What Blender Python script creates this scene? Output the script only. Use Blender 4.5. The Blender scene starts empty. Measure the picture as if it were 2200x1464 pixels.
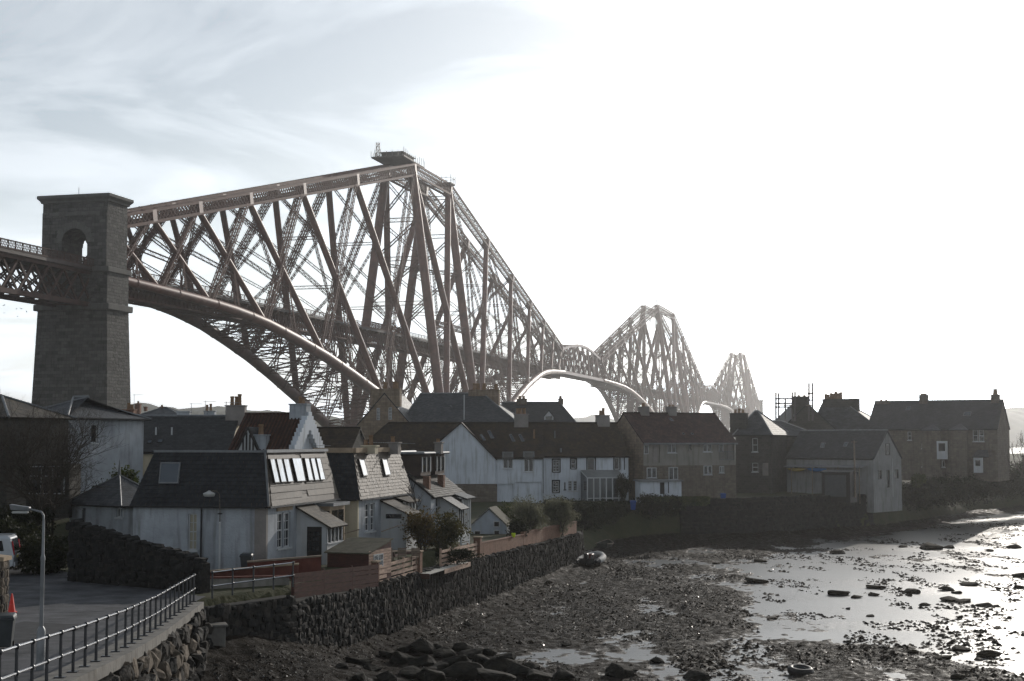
import bpy, bmesh, math, random
import numpy as np
from mathutils import Vector, Matrix, noise as mn
R = math.radians
rnd = random.Random(7)
SC = bpy.context.scene
COL = SC.collection
# ------------------------------------------------------------------ camera
F = 3100.0                      # focal length in photograph pixels (2200 wide)
PITCH = 0.0697294
CAMZ = 9.0                      # metres above high water
cam = bpy.data.cameras.new('camera')
cam.sensor_width = 36.0
cam.lens = 36.0 * F / 2200.0
cam.clip_start = 0.5
cam.clip_end = 40000.0
camo = bpy.data.objects.new('camera', cam)
camo.location = (0, 0, CAMZ)
camo.rotation_euler = (math.pi / 2 + PITCH, 0, 0)
COL.objects.link(camo)
SC.camera = camo
# ------------------------------------------------------------------ light
SUN_AZ, SUN_EL = R(24.5), R(16.5)     # azimuth to the right of the view, elevation
sun = bpy.data.lights.new('sun', 'SUN')
sun.energy = 4.4
sun.angle = R(0.53)
sun.color = (1.0, 0.93, 0.84)
suno = bpy.data.objects.new('sun', sun)
sd = Vector((math.sin(SUN_AZ) * math.cos(SUN_EL), math.cos(SUN_AZ) * math.cos(SUN_EL), math.sin(SUN_EL)))
suno.rotation_euler = sd.to_track_quat('Z', 'Y').to_euler()
suno.location = (60, 60, 60)
COL.objects.link(suno)
world = bpy.data.worlds.new('World')
SC.world = world
world.use_nodes = True
wt = world.node_tree
wt.nodes.clear()
def wn(t, **k):
    n = wt.nodes.new(t)
    for a, b in k.items():
        setattr(n, a, b)
    return n
def wl(a, ao, b, bi):
    wt.links.new(a.outputs[ao], b.inputs[bi])
sky = wn('ShaderNodeTexSky', sky_type='NISHITA', sun_disc=False)
sky.sun_elevation = SUN_EL
sky.sun_rotation = SUN_AZ
sky.altitude = 10
sky.air_density = 1.0
sky.dust_density = 1.0
sky.ozone_density = 1.0
tc = wn('ShaderNodeTexCoord')
sep = wn('ShaderNodeSeparateXYZ')
wl(tc, 'Generated', sep, 0)
def wmath(op, a, b=None):
    m = wn('ShaderNodeMath', operation=op)
    for i, v in enumerate((a, b)):
        if v is None: continue
        if isinstance(v, (int, float)): m.inputs[i].default_value = v
        else: wt.links.new(v, m.inputs[i])
    return m.outputs[0]
# clouds: thin high wisps laid out on a flat cloud deck seen in perspective
zden = wmath('ADD', wmath('MAXIMUM', sep.outputs[2], 0.0), 0.2)
cmb = wn('ShaderNodeCombineXYZ')
wt.links.new(wmath('DIVIDE', sep.outputs[0], zden), cmb.inputs[0])
wt.links.new(wmath('DIVIDE', sep.outputs[1], zden), cmb.inputs[1])
mp = wn('ShaderNodeMapping')
mp.inputs['Location'].default_value = (2.2, 8.4, 0.0)
mp.inputs['Rotation'].default_value = (0, 0, R(-18))
mp.inputs['Scale'].default_value = (0.62, 1.0, 1.0)
wl(cmb, 0, mp, 0)
nz = wn('ShaderNodeTexNoise')
nz.inputs['Scale'].default_value = 2.0
nz.inputs['Detail'].default_value = 9
nz.inputs['Roughness'].default_value = 0.6
nz.inputs['Distortion'].default_value = 0.9
wl(mp, 0, nz, 0)
cr = wn('ShaderNodeValToRGB')
cr.color_ramp.elements[0].position = 0.45
cr.color_ramp.elements[1].position = 0.62
wl(nz, 0, cr, 0)
# thin high veil: cloud is lit by the same sky, so it takes the sky's brightness without its colour
bw = wn('ShaderNodeRGBToBW')
wl(sky, 0, bw, 0)
cl = wn('ShaderNodeCombineColor')
for i, g in enumerate((0.93, 1.0, 1.07)):
    wt.links.new(wmath('MULTIPLY', wmath('ADD', wmath('MULTIPLY', bw.outputs[0], 1.8), 3.2), g), cl.inputs[i])
mixc = wn('ShaderNodeMix', data_type='RGBA')
low = wmath('MULTIPLY', wmath('SUBTRACT', 1.0, wmath('MINIMUM', wmath('MULTIPLY', wmath('MAXIMUM', sep.outputs[2], 0.0), 5.0), 1.0)), 0.34)   # haze whitens the sky all round the horizon
wt.links.new(wmath('MINIMUM', wmath('ADD', low, wmath('ADD', wmath('MULTIPLY', cr.outputs[0], 0.42), 0.42)), 1.0), mixc.inputs[0])
wt.links.new(sky.outputs[0], mixc.inputs[6])
wt.links.new(cl.outputs[0], mixc.inputs[7])
bg = wn('ShaderNodeBackground')
bg.inputs['Strength'].default_value = 0.13
wt.links.new(mixc.outputs[2], bg.inputs[0])
wout = wn('ShaderNodeOutputWorld')
wl(bg, 0, wout, 0)
SC.view_settings.view_transform = 'Standard'
SC.view_settings.look = 'None'
SC.view_settings.gamma = 1.0
SC.view_settings.exposure = -0.76
SC.view_settings.use_curve_mapping = False
SC.render.engine = 'CYCLES'
cy = SC.cycles
cy.use_denoising = True
cy.max_bounces = 5
cy.diffuse_bounces = 3
cy.glossy_bounces = 3
cy.transmission_bounces = 3
cy.transparent_max_bounces = 6
cy.volume_bounces = 0
cy.caustics_reflective = False
cy.caustics_refractive = False
cy.sample_clamp_indirect = 6.0
cy.use_fast_gi = False
# ------------------------------------------------------------------ pixel helpers
CP, SP = math.cos(PITCH), math.sin(PITCH)
def W(px, py, Y):
    """world point seen at a photograph pixel, Y metres in front of the camera"""
    a, b = (px - 1100) / F, (732 - py) / F
    d = Vector((a, CP - b * SP, SP + b * CP))
    p = d * (Y / d.y)
    return Vector((p.x, Y, p.z + CAMZ))
def X(px, Y, py=1000):
    return W(px, py, Y).x
def Z(py, Y, px=1100):
    return W(px, py, Y).z
# ------------------------------------------------------------------ materials
MATS = {}
def M(name, col, rough=0.8, var=0.22, scale=1.2, bump=0.0, bscale=9.0, spec=0.18, metal=0.0, col2=None, local=False,
      stretch=(1, 1, 1), brick=None, streak=0.0, detail=6, bvar=(0.72, 1.3)):
    if name in MATS: return MATS[name]
    m = bpy.data.materials.new(name)
    m.use_nodes = True
    t = m.node_tree
    N, L = t.nodes, t.links
    b = N['Principled BSDF']
    b.inputs['Roughness'].default_value = rough
    b.inputs['Specular IOR Level'].default_value = spec
    b.inputs['Metallic'].default_value = metal
    if local:
        src = N.new('ShaderNodeTexCoord').outputs['Object']
    else:
        src = N.new('ShaderNodeNewGeometry').outputs['Position']
    mpn = N.new('ShaderNodeMapping')
    mpn.inputs['Scale'].default_value = stretch
    L.new(src, mpn.inputs[0])
    vec = mpn.outputs[0]
    n1 = N.new('ShaderNodeTexNoise')
    n1.inputs['Scale'].default_value = scale
    n1.inputs['Detail'].default_value = detail
    n1.inputs['Roughness'].default_value = 0.62
    L.new(vec, n1.inputs[0])
    ramp = N.new('ShaderNodeValToRGB')
    c = Vector(col)
    c2 = Vector(col2) if col2 else c * (1 + var)
    c1 = c if col2 else c * (1 - var)
    ramp.color_ramp.elements[0].position = 0.33
    ramp.color_ramp.elements[1].position = 0.67
    ramp.color_ramp.elements[0].color = (*c1, 1)
    ramp.color_ramp.elements[1].color = (*c2, 1)
    L.new(n1.outputs[0], ramp.inputs[0])
    colout = ramp.outputs[0]
    h = None
    if brick:
        # brick = (width, height, mortar, mortar colour, depth): courses laid on the wall's own two directions
        sp = N.new('ShaderNodeSeparateXYZ')
        L.new(src, sp.inputs[0])
        ad = N.new('ShaderNodeMath'); ad.operation = 'ADD'
        L.new(sp.outputs[0], ad.inputs[0]); L.new(sp.outputs[1], ad.inputs[1])
        cb = N.new('ShaderNodeCombineXYZ')
        L.new(ad.outputs[0], cb.inputs[0]); L.new(sp.outputs[2], cb.inputs[1])
        wob = N.new('ShaderNodeTexNoise'); wob.inputs['Scale'].default_value = 1.3 / brick[1]
        L.new(src, wob.inputs[0])
        wm = N.new('ShaderNodeVectorMath'); wm.operation = 'MULTIPLY_ADD'
        wm.inputs[1].default_value = (brick[1] * .35,) * 3
        L.new(wob.outputs[1], wm.inputs[0]); L.new(cb.outputs[0], wm.inputs[2])
        bt = N.new('ShaderNodeTexBrick')
        bt.inputs['Scale'].default_value = 1.0
        bt.inputs['Brick Width'].default_value = brick[0]
        bt.inputs['Row Height'].default_value = brick[1]
        bt.inputs['Mortar Size'].default_value = brick[2]
        bt.inputs['Mortar Smooth'].default_value = 0.4
        bt.inputs['Bias'].default_value = 0.0
        bt.inputs['Color1'].default_value = (*(c * bvar[0]), 1)
        bt.inputs['Color2'].default_value = (*(c * bvar[1]), 1)
        bt.inputs['Mortar'].default_value = (*brick[3], 1)
        L.new(wm.outputs[0], bt.inputs[0])
        mx = N.new('ShaderNodeMix'); mx.data_type = 'RGBA'; mx.blend_type = 'MIX'
        mx.inputs[0].default_value = 0.6
        L.new(colout, mx.inputs[6]); L.new(bt.outputs[0], mx.inputs[7])
        colout = mx.outputs[2]
        inv = N.new('ShaderNodeMath'); inv.operation = 'SUBTRACT'
        inv.inputs[0].default_value = 1.0
        L.new(bt.outputs[1], inv.inputs[1])
        h = inv.outputs[0]
    if streak:
        # rain streaks and grime: noise drawn out down the wall
        ms = N.new('ShaderNodeMapping'); ms.inputs['Scale'].default_value = (3.2, 3.2, 0.35)
        L.new(src, ms.inputs[0])
        ns = N.new('ShaderNodeTexNoise'); ns.inputs['Scale'].default_value = 1.0; ns.inputs['Detail'].default_value = 5
        L.new(ms.outputs[0], ns.inputs[0])
        rs = N.new('ShaderNodeValToRGB')
        rs.color_ramp.elements[0].position = 0.5; rs.color_ramp.elements[1].position = 0.75
        rs.color_ramp.elements[0].color = (1, 1, 1, 1)
        g = 1 - streak
        rs.color_ramp.elements[1].color = (g, g * .97, g * .9, 1)
        L.new(ns.outputs[0], rs.inputs[0])
        mm = N.new('ShaderNodeMix'); mm.data_type = 'RGBA'; mm.blend_type = 'MULTIPLY'; mm.inputs[0].default_value = 1
        L.new(colout, mm.inputs[6]); L.new(rs.outputs[0], mm.inputs[7])
        colout = mm.outputs[2]
    L.new(colout, b.inputs['Base Color'])
    if bump or h is not None:
        nb = N.new('ShaderNodeTexNoise')
        nb.inputs['Scale'].default_value = bscale
        nb.inputs['Detail'].default_value = 5
        L.new(vec, nb.inputs[0])
        hh = nb.outputs[0]
        if h is not None:
            ma = N.new('ShaderNodeMath'); ma.operation = 'MULTIPLY_ADD'
            ma.inputs[1].default_value = brick[4]
            L.new(h, ma.inputs[0])
            m2 = N.new('ShaderNodeMath'); m2.operation = 'MULTIPLY'
            m2.inputs[1].default_value = bump
            L.new(hh, m2.inputs[0]); L.new(m2.outputs[0], ma.inputs[2])
            hh = ma.outputs[0]
        bp = N.new('ShaderNodeBump')
        bp.inputs['Strength'].default_value = 1.0 if h is not None else 0.9
        bp.inputs['Distance'].default_value = 1.0 if h is not None else bump
        L.new(hh, bp.inputs['Height'])
        L.new(bp.outputs[0], b.inputs['Normal'])
    MATS[name] = m
    return m
# ------------------------------------------------------------------ mesh builder
class MB:
    def __init__(s):
        s.v = []; s.f = []
    def add(s, vs, fs):
        o = len(s.v)
        s.v.extend(tuple(v) for v in vs)
        s.f.extend(tuple(i + o for i in f) for f in fs)
    def box(s, x0, x1, y0, y1, z0, z1):
        s.add([(x0, y0, z0), (x1, y0, z0), (x1, y1, z0), (x0, y1, z0), (x0, y0, z1), (x1, y0, z1), (x1, y1, z1), (x0, y1, z1)],
              [(3, 2, 1, 0), (4, 5, 6, 7), (0, 1, 5, 4), (1, 2, 6, 5), (2, 3, 7, 6), (3, 0, 4, 7)])
        return s
    def bar(s, p, q, w, h=None, up=(0, 0, 1), w1=None, h1=None):
        """square-section bar from p to q, w across, h along up"""
        p, q = Vector(p), Vector(q)
        h = w if h is None else h
        w1 = w if w1 is None else w1
        h1 = h if h1 is None else h1
        e = q - p
        if e.length < 1e-6: return s
        e.normalize()
        up = Vector(up)
        if abs(e.dot(up)) > 0.999: up = Vector((1, 0, 0))
        a = e.cross(up).normalized()
        b = a.cross(e)
        vs = []
        for c, ww, hh in ((p, w, h), (q, w1, h1)):
            for i, j in ((-1, -1), (1, -1), (1, 1), (-1, 1)):
                vs.append(c + a * (i * ww / 2) + b * (j * hh / 2))
        s.add(vs, [(3, 2, 1, 0), (4, 5, 6, 7), (0, 1, 5, 4), (1, 2, 6, 5), (2, 3, 7, 6), (3, 0, 4, 7)])
        return s
    def tube(s, p, q, r, r1=None, n=10, cap=True):
        p, q = Vector(p), Vector(q)
        r1 = r if r1 is None else r1
        e = (q - p).normalized()
        up = Vector((0, 0, 1)) if abs(e.z) < 0.99 else Vector((1, 0, 0))
        a = e.cross(up).normalized(); b = a.cross(e)
        vs = []
        for c, rr in ((p, r), (q, r1)):
            for i in range(n):
                t = 2 * math.pi * i / n
                vs.append(c + a * (rr * math.cos(t)) + b * (rr * math.sin(t)))
        fs = [(i, (i + 1) % n, n + (i + 1) % n, n + i) for i in range(n)]
        if cap: fs += [tuple(range(n - 1, -1, -1)), tuple(range(n, 2 * n))]
        s.add(vs, fs)
        return s
    def path(s, pts, rs, n=10, cap=True):
        """one continuous tube through several points"""
        pts = [Vector(p) for p in pts]
        if isinstance(rs, (int, float)): rs = [rs] * len(pts)
        vs = []
        for k, c in enumerate(pts):
            e = (pts[min(k + 1, len(pts) - 1)] - pts[max(k - 1, 0)]).normalized()
            up = Vector((0, 0, 1)) if abs(e.z) < 0.95 else Vector((1, 0, 0))
            a = e.cross(up).normalized(); b = a.cross(e)
            for i in range(n):
                t = 2 * math.pi * i / n
                vs.append(c + a * (rs[k] * math.cos(t)) + b * (rs[k] * math.sin(t)))
        fs = []
        for k in range(len(pts) - 1):
            o = k * n
            fs += [(o + i, o + (i + 1) % n, o + n + (i + 1) % n, o + n + i) for i in range(n)]
        if cap: fs += [tuple(range(n - 1, -1, -1)), tuple(range((len(pts) - 1) * n, len(pts) * n))]
        s.add(vs, fs)
        return s
    def lathe(s, prof, n=16, c=(0, 0, 0)):
        vs = []
        for r, z in prof:
            for i in range(n):
                t = 2 * math.pi * i / n
                vs.append((c[0] + r * math.cos(t), c[1] + r * math.sin(t), c[2] + z))
        fs = []
        for k in range(len(prof) - 1):
            o = k * n
            fs += [(o + i, o + (i + 1) % n, o + n + (i + 1) % n, o + n + i) for i in range(n)]
        fs += [tuple(range(n - 1, -1, -1)), tuple(range((len(prof) - 1) * n, len(prof) * n))]
        s.add(vs, fs)
        return s
    def slab(s, pts, off):
        """flat polygon pts given thickness along off"""
        pts = [Vector(p) for p in pts]; off = Vector(off); n = len(pts)
        s.add(pts + [p + off for p in pts], [tuple(range(n)), tuple(range(2 * n - 1, n - 1, -1))] +
              [(i, n + i, n + (i + 1) % n, (i + 1) % n) for i in range(n)])
        return s
    def quad(s, *p):
        s.add(p, [tuple(range(len(p)))])
        return s
    def lattice(s, p, q, w, d, pitch, t, up=(0, 0, 1), w1=None, d1=None, cross=False, sides=(0, 1, 2, 3), lt=None):
        """four corner bars laced together: a riveted lattice girder"""
        p, q = Vector(p), Vector(q)
        w1 = w if w1 is None else w1; d1 = d if d1 is None else d1
        lt = lt or t * .55
        L = (q - p).length
        e = (q - p).normalized()
        up = Vector(up)
        if abs(e.dot(up)) > 0.995: up = Vector((1, 0, 0))
        a = e.cross(up).normalized(); b = a.cross(e)
        sg = ((-1, -1), (1, -1), (1, 1), (-1, 1))
        def pt(k, f):
            i, j = sg[k % 4]
            return p + e * (L * f) + a * (i * (w + (w1 - w) * f) / 2) + b * (j * (d + (d1 - d) * f) / 2)
        for k in range(4): s.bar(pt(k, 0), pt(k, 1), t, t, up)
        n = max(2, round(L / pitch))
        for k in sides:
            for i in range(n):
                f0, f1 = i / n, (i + 1) / n
                x = i % 2
                s.bar(pt(k + x, f0), pt(k + 1 - x, f1), lt, lt * .5, up)
                if cross: s.bar(pt(k + 1 - x, f0), pt(k + x, f1), lt, lt * .5, up)
        return s
    def mesh(s, name):
        me = bpy.data.meshes.new(name)
        me.from_pydata([tuple(v) for v in s.v], [], s.f)
        return me
    def build(s, name, mat=None, parent=None, smooth=0, bevel=0):
        me = s.mesh(name)
        return link(name, me, mat, parent, smooth, bevel)
def link(name, me, mat=None, parent=None, smooth=0, bevel=0):
    if mat and not me.materials: me.materials.append(mat)
    if smooth and me.polygons:
        me.polygons.foreach_set('use_smooth', [True] * len(me.polygons))
        if smooth < 3: me.set_sharp_from_angle(angle=smooth)
    o = bpy.data.objects.new(name, me)
    COL.objects.link(o)
    if parent: o.parent = parent
    if bevel:
        bm_ = o.modifiers.new('bevel', 'BEVEL'); bm_.width = bevel; bm_.segments = 1; bm_.limit_method = 'ANGLE'
    return o
def tag(o, label=None, cat=None, group=None, kind=None):
    if label: o['label'] = label
    if cat: o['category'] = cat
    if group: o['group'] = group
    if kind: o['kind'] = kind
    return o
def empty(name, loc=(0, 0, 0), rz=0.0, label=None, cat=None, group=None):
    o = bpy.data.objects.new(name, None)
    COL.objects.link(o)
    o.location = loc; o.rotation_euler = (0, 0, rz)
    return tag(o, label, cat, group)
def copy_tree(o, parent=None):
    c = o.copy(); COL.objects.link(c); c.parent = parent
    for ch in list(o.children): copy_tree(ch, c)
    return c
def inst(name, me, parent, loc=(0, 0, 0), rot=(0, 0, 0), scale=(1, 1, 1)):
    o = bpy.data.objects.new(name, me); COL.objects.link(o)
    o.parent = parent; o.location = loc; o.rotation_euler = rot; o.scale = scale
    return o
# ================================================================== THE BRIDGE
TH = 0.2581387
BX, BY = -41.40336, 522.7719
BROT = math.pi / 2 - TH
def BP(s, w=0.0, z=0.0):
    """bridge coordinates: s metres south of the first tower column, w towards the camera side"""
    return Vector((BX + math.sin(TH) * s + math.cos(TH) * w, BY + math.cos(TH) * s - math.sin(TH) * w, z))
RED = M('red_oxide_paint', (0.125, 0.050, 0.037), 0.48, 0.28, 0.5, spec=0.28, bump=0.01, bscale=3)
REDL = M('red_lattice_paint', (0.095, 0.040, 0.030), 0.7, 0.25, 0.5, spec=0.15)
DECK = M('deck_steel', (0.05, 0.034, 0.03), 0.6, 0.25, 0.5)
GRAN = M('granite_blocks', (0.072, 0.070, 0.065), 0.85, 0.30, 0.35, bump=0.30, bscale=2.2, local=True,
         brick=(1.5, 0.72, 0.045, (0.03, 0.028, 0.026), 0.28), streak=0.45, bvar=(0.45, 1.75))
GRANS = M('granite_dressed', (0.098, 0.095, 0.088), 0.8, 0.22, 0.6, bump=0.05, bscale=2, local=True, streak=0.3)
JD = [0, 57, 100, 136, 165, 188, 207]
JT = [108.0, 94.3, 83.9, 75.1, 68.1, 62.5, 57.8]
JB = [6.0, 23.2, 34.3, 41.1, 43.9, 44.9, 45.6]
JTW = [5.03 - 1.6 * d / 207 for d in JD]
JBW = [18.3 - 13.3 * d / 207 for d in JD]
RAIL = 47.0
def lowz(d):
    return float(np.interp(d, [0, 20, 40, 57, 80, 100, 120, 136, 150, 165, 188, 207], [6, 13, 18.8, 23.2, 29.4, 34.3, 38.3, 41.1, 42.8, 43.9, 44.9, 45.6]))
def loww(d): return 18.3 - 13.3 * d / 207
def V(x, y, z): return Vector((x, y, z))
def arm(root, s0, sg, q):
    """one cantilever arm; q = lacing detail (1 near, 2 middle, 3 far)"""
    T = lambda k, y: V(s0 + sg * JD[k], -y * JTW[k], JT[k])
    B = lambda k, y: V(s0 + sg * JD[k], -y * JBW[k], JB[k])
    for y in (1, -1):
        # upper tension chord: two flanged lattice webs tied together
        mb = MB()
        p, e_ = T(0, y), T(6, y)
        d0, d1, w0, w1 = 3.9, 2.6, 2.6, 1.9
        ax = (e_ - p).normalized(); sd_ = V(0, 1, 0); upv = sd_.cross(ax); upv = upv if upv.z > 0 else -upv
        for i in (-1, 1):
            for j in (-1, 1):
                mb.bar(p + sd_ * (i * w0 / 2) + upv * (j * d0 / 2), e_ + sd_ * (i * w1 / 2) + upv * (j * d1 / 2), 0.5, 0.95 - .2, upv)
        L = (e_ - p).length
        n = int(L / (1.7 * q))
        for i in range(n):
            f0, f1 = i / n, (i + 1.25) / n
            f1 = min(f1, 1)
            for sx in (-1, 1):
                for a_, b_ in ((-1, 1), (1, -1)):
                    P0 = p + ax * (L * f0) + sd_ * (sx * (w0 + (w1 - w0) * f0) / 2) + upv * (a_ * .42 * (d0 + (d1 - d0) * f0))
                    P1 = p + ax * (L * f1) + sd_ * (sx * (w0 + (w1 - w0) * f1) / 2) + upv * (b_ * .42 * (d0 + (d1 - d0) * f1))
                    mb.bar(P0, P1, 0.12, 0.17, upv)
        n2 = int(L / (3.0 * q))
        for i in range(n2):
            f0, f1 = i / n2, (i + 1) / n2
            for a_ in (-1, 1):
                k_ = 1 if i % 2 else -1
                mb.bar(p + ax * (L * f0) + sd_ * (k_ * w0 / 2) + upv * (a_ * d0 * .46), p + ax * (L * f1) - sd_ * (k_ * w1 / 2) + upv * (a_ * d1 * .46), .3, .12, upv)
        mb.build('top_chord', REDL, root)
        for k in range(7):
            g = T(k, y)
            gm = MB()
            dd = d0 + (d1 - d0) * JD[k] / 207
            gm.bar(g - ax * 1.0, g + ax * 1.0, w0 * (1 - .27 * JD[k] / 207) + .54, dd + .1, upv)
            gm.build('gusset_plate', RED, root)
        # lower compression chord: one long riveted tube
        ds = np.linspace(0, 207, 24)
        pts = [V(s0 + sg * d, -y * loww(d), lowz(d)) for d in ds]
        rs = [float(np.interp(d, [0, 100, 165, 207], [1.83, 1.65, 1.25, 1.05])) for d in ds]
        mb = MB().path(pts, rs, 16 if q < 3 else 10)
        mb.build('bottom_chord', RED, root, smooth=.6)
        for i in range(2, 23, 2):
            e = (pts[i + 1] - pts[i - 1]).normalized()
            MB().tube(pts[i] - e * .25, pts[i] + e * .25, rs[i] + .10, n=16 if q < 3 else 10).build('chord_collar', RED, root, smooth=.6)
        for k in range(6):
            # strut: tube leaning outwards from the lower chord to the upper chord
            r = [1.2, 1.08, .95, .82, .7, .58][k]
            mb = MB().tube(B(k, y), T(k + 1, y), r * 1.03, r * .9, 14 if q < 3 else 8)
            e = (T(k + 1, y) - B(k, y)).normalized()
            mb.build('strut', RED, root, smooth=.6)
            # tie: pair of lattice girders crossing the strut
            if k < 6:
                a, b = T(k, y), B(k + 1, y)
                mb = MB()
                sep_ = [.95, .85, .75, .65, .55, .5][k]
                for o in (-1, 1):
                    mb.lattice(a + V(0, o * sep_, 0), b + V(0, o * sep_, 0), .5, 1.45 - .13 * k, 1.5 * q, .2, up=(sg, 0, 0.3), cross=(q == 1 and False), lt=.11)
                mb.build('tie', REDL, root)
            # hanger: vertical lattice from the crossing to the chord and rails
            mid = (T(k + 1, y) + B(k, y)) / 2
            bz = lowz(abs(mid.x - s0))
            mb = MB().lattice(mid, V(mid.x, -y * loww(abs(mid.x - s0)), bz), .5, 1.0, 1.7 * q, .15, lt=.1)
            mb.build('hanger', REDL, root)
    # cross bracing between the two trusses
    for k in range(6):
        mb = MB()
        A0, A1, C0, C1 = B(k, 1), T(k + 1, 1), B(k, -1), T(k + 1, -1)
        fr = [0.0, .3, .55, .78, 1.0] if k < 3 else [0, .5, 1.0]
        for f in fr[1:-1]:
            a, c = A0.lerp(A1, f), C0.lerp(C1, f)
            if k < 2 and not (abs(a.z - RAIL) < 6): mb.lattice(a, c, .7, .9, 1.8 * q, .16, lt=.1)
        for f0, f1 in zip(fr[:-1], fr[1:]):
            a0, a1, c0, c1 = A0.lerp(A1, f0), A0.lerp(A1, f1), C0.lerp(C1, f0), C0.lerp(C1, f1)
            mb.lattice(a0, c1, .5, .7, 1.8 * q, .13, lt=.09); mb.lattice(c0, a1, .5, .7, 1.8 * q, .13, lt=.09)
        mb.build('cross_bracing', REDL, root)
        # long diagonal wind lattices inside the arm, strut to strut
        if k > 0:
            for y in (1, -1):
                mb = MB()
                mb.lattice(T(k + 1, y), (B(k - 1, -y).lerp(T(k, -y), .42)), .6, 1.0, 1.6 * q, .15, lt=.09)
                mb.build('wind_bracing', REDL, root)
    # bracing between the lower chords, and posts that carry the railway
    dl = [0, 14, 28, 42.5, 57, 71, 85.5, 100, 112, 124, 136, 150, 165, 176, 188, 198, 207]
    for i, (d0, d1) in enumerate(zip(dl[:-1], dl[1:])):
        mb = MB()
        p = [V(s0 + sg * d, -y * loww(d), lowz(d)) for d in (d0, d1) for y in (1, -1)]
        mb.lattice(p[0], p[3], .9, 1.1, 1.6 * q, .22, lt=.13)
        mb.lattice(p[1], p[2], .9, 1.1, 1.6 * q, .22, lt=.13)
        mb.lattice(p[2], p[3], .9, 1.6, 1.6 * q, .22, lt=.13)
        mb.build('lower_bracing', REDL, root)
        z1 = lowz(d1)
        if z1 < 41:
            mb = MB()
            s_ = s0 + sg * d1
            for y in (1, -1):
                mb.lattice(V(s_, -y * loww(d1), z1), V(s_, -y * 2.9, RAIL - 4.6), .8, .8, 1.5 * q, .18, lt=.11)
                mb.lattice(V(s_, -y * loww(d1) * .35, z1), V(s_, -y * 2.9, RAIL - 4.6), .6, .6, 1.5 * q, .15, lt=.1)
                zz = z1 + (RAIL - 4.6 - z1) * .5
                mb.bar(V(s_, -y * loww(d1) * .7, zz), V(s_, y * loww(d1) * .2, z1), .2, .25)
            zz = (z1 + RAIL - 4.6) / 2
            mb.lattice(V(s_, -loww(d1) * .62, zz), V(s_, loww(d1) * .62, zz), .6, .8, 1.5 * q, .15, lt=.1)
            mb.build('trestle', REDL, root)
def viaduct(root, s0, s1, q, depth=4.2):
    """railway deck on lattice girders with latticed parapets"""
    MB().box(s0, s1, -4.3, 4.3, RAIL - .75, RAIL - .05).build('rail_deck', DECK, root)
    for y in (-1, 1):
        mb = MB().lattice(V(s0, y * 2.6, RAIL - .8 - depth / 2), V(s1, y * 2.6, RAIL - .8 - depth / 2), .7, depth, 1.9 * q, .36, cross=True, lt=.3, sides=(1, 3))
        mb.build('deck_girder', REDL, root)
        mb = MB()
        mb.bar(V(s0, y * 4.35, RAIL + 1.45), V(s1, y * 4.35, RAIL + 1.45), .14, .2)
        mb.bar(V(s0, y * 4.35, RAIL + .12), V(s1, y * 4.35, RAIL + .12), .14, .25)
        n = max(2, round((s1 - s0) / (1.1 * q)))
        for i in range(n):
            x0, x1 = s0 + (s1 - s0) * i / n, s0 + (s1 - s0) * (i + 1) / n
            mb.bar(V(x0, y * 4.35, RAIL + .1), V(x1, y * 4.35, RAIL + 1.45), .05, .07)
            mb.bar(V(x1, y * 4.35, RAIL + .1), V(x0, y * 4.35, RAIL + 1.45), .05, .07)
            if i % 3 == 0: mb.bar(V(x0, y * 4.35, RAIL), V(x0, y * 4.35, RAIL + 1.55), .14, .14)
        mb.build('parapet', REDL, root)
    mb = MB()
    n = max(2, round((s1 - s0) / (4 * q)))
    for i in range(n):
        x0, x1 = s0 + (s1 - s0) * i / n, s0 + (s1 - s0) * (i + 1) / n
        mb.bar(V(x0, -2.6, RAIL - depth - .6), V(x1, 2.6, RAIL - depth - .6), .3, .2)
        mb.bar(V(x1, -2.6, RAIL - depth - .6), V(x0, 2.6, RAIL - depth - .6), .3, .2)
        mb.bar(V(x0, -4.2, RAIL - 1), V(x0, 4.2, RAIL - 1), .35, .7)
    mb.build('floor_bracing', REDL, root)
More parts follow.
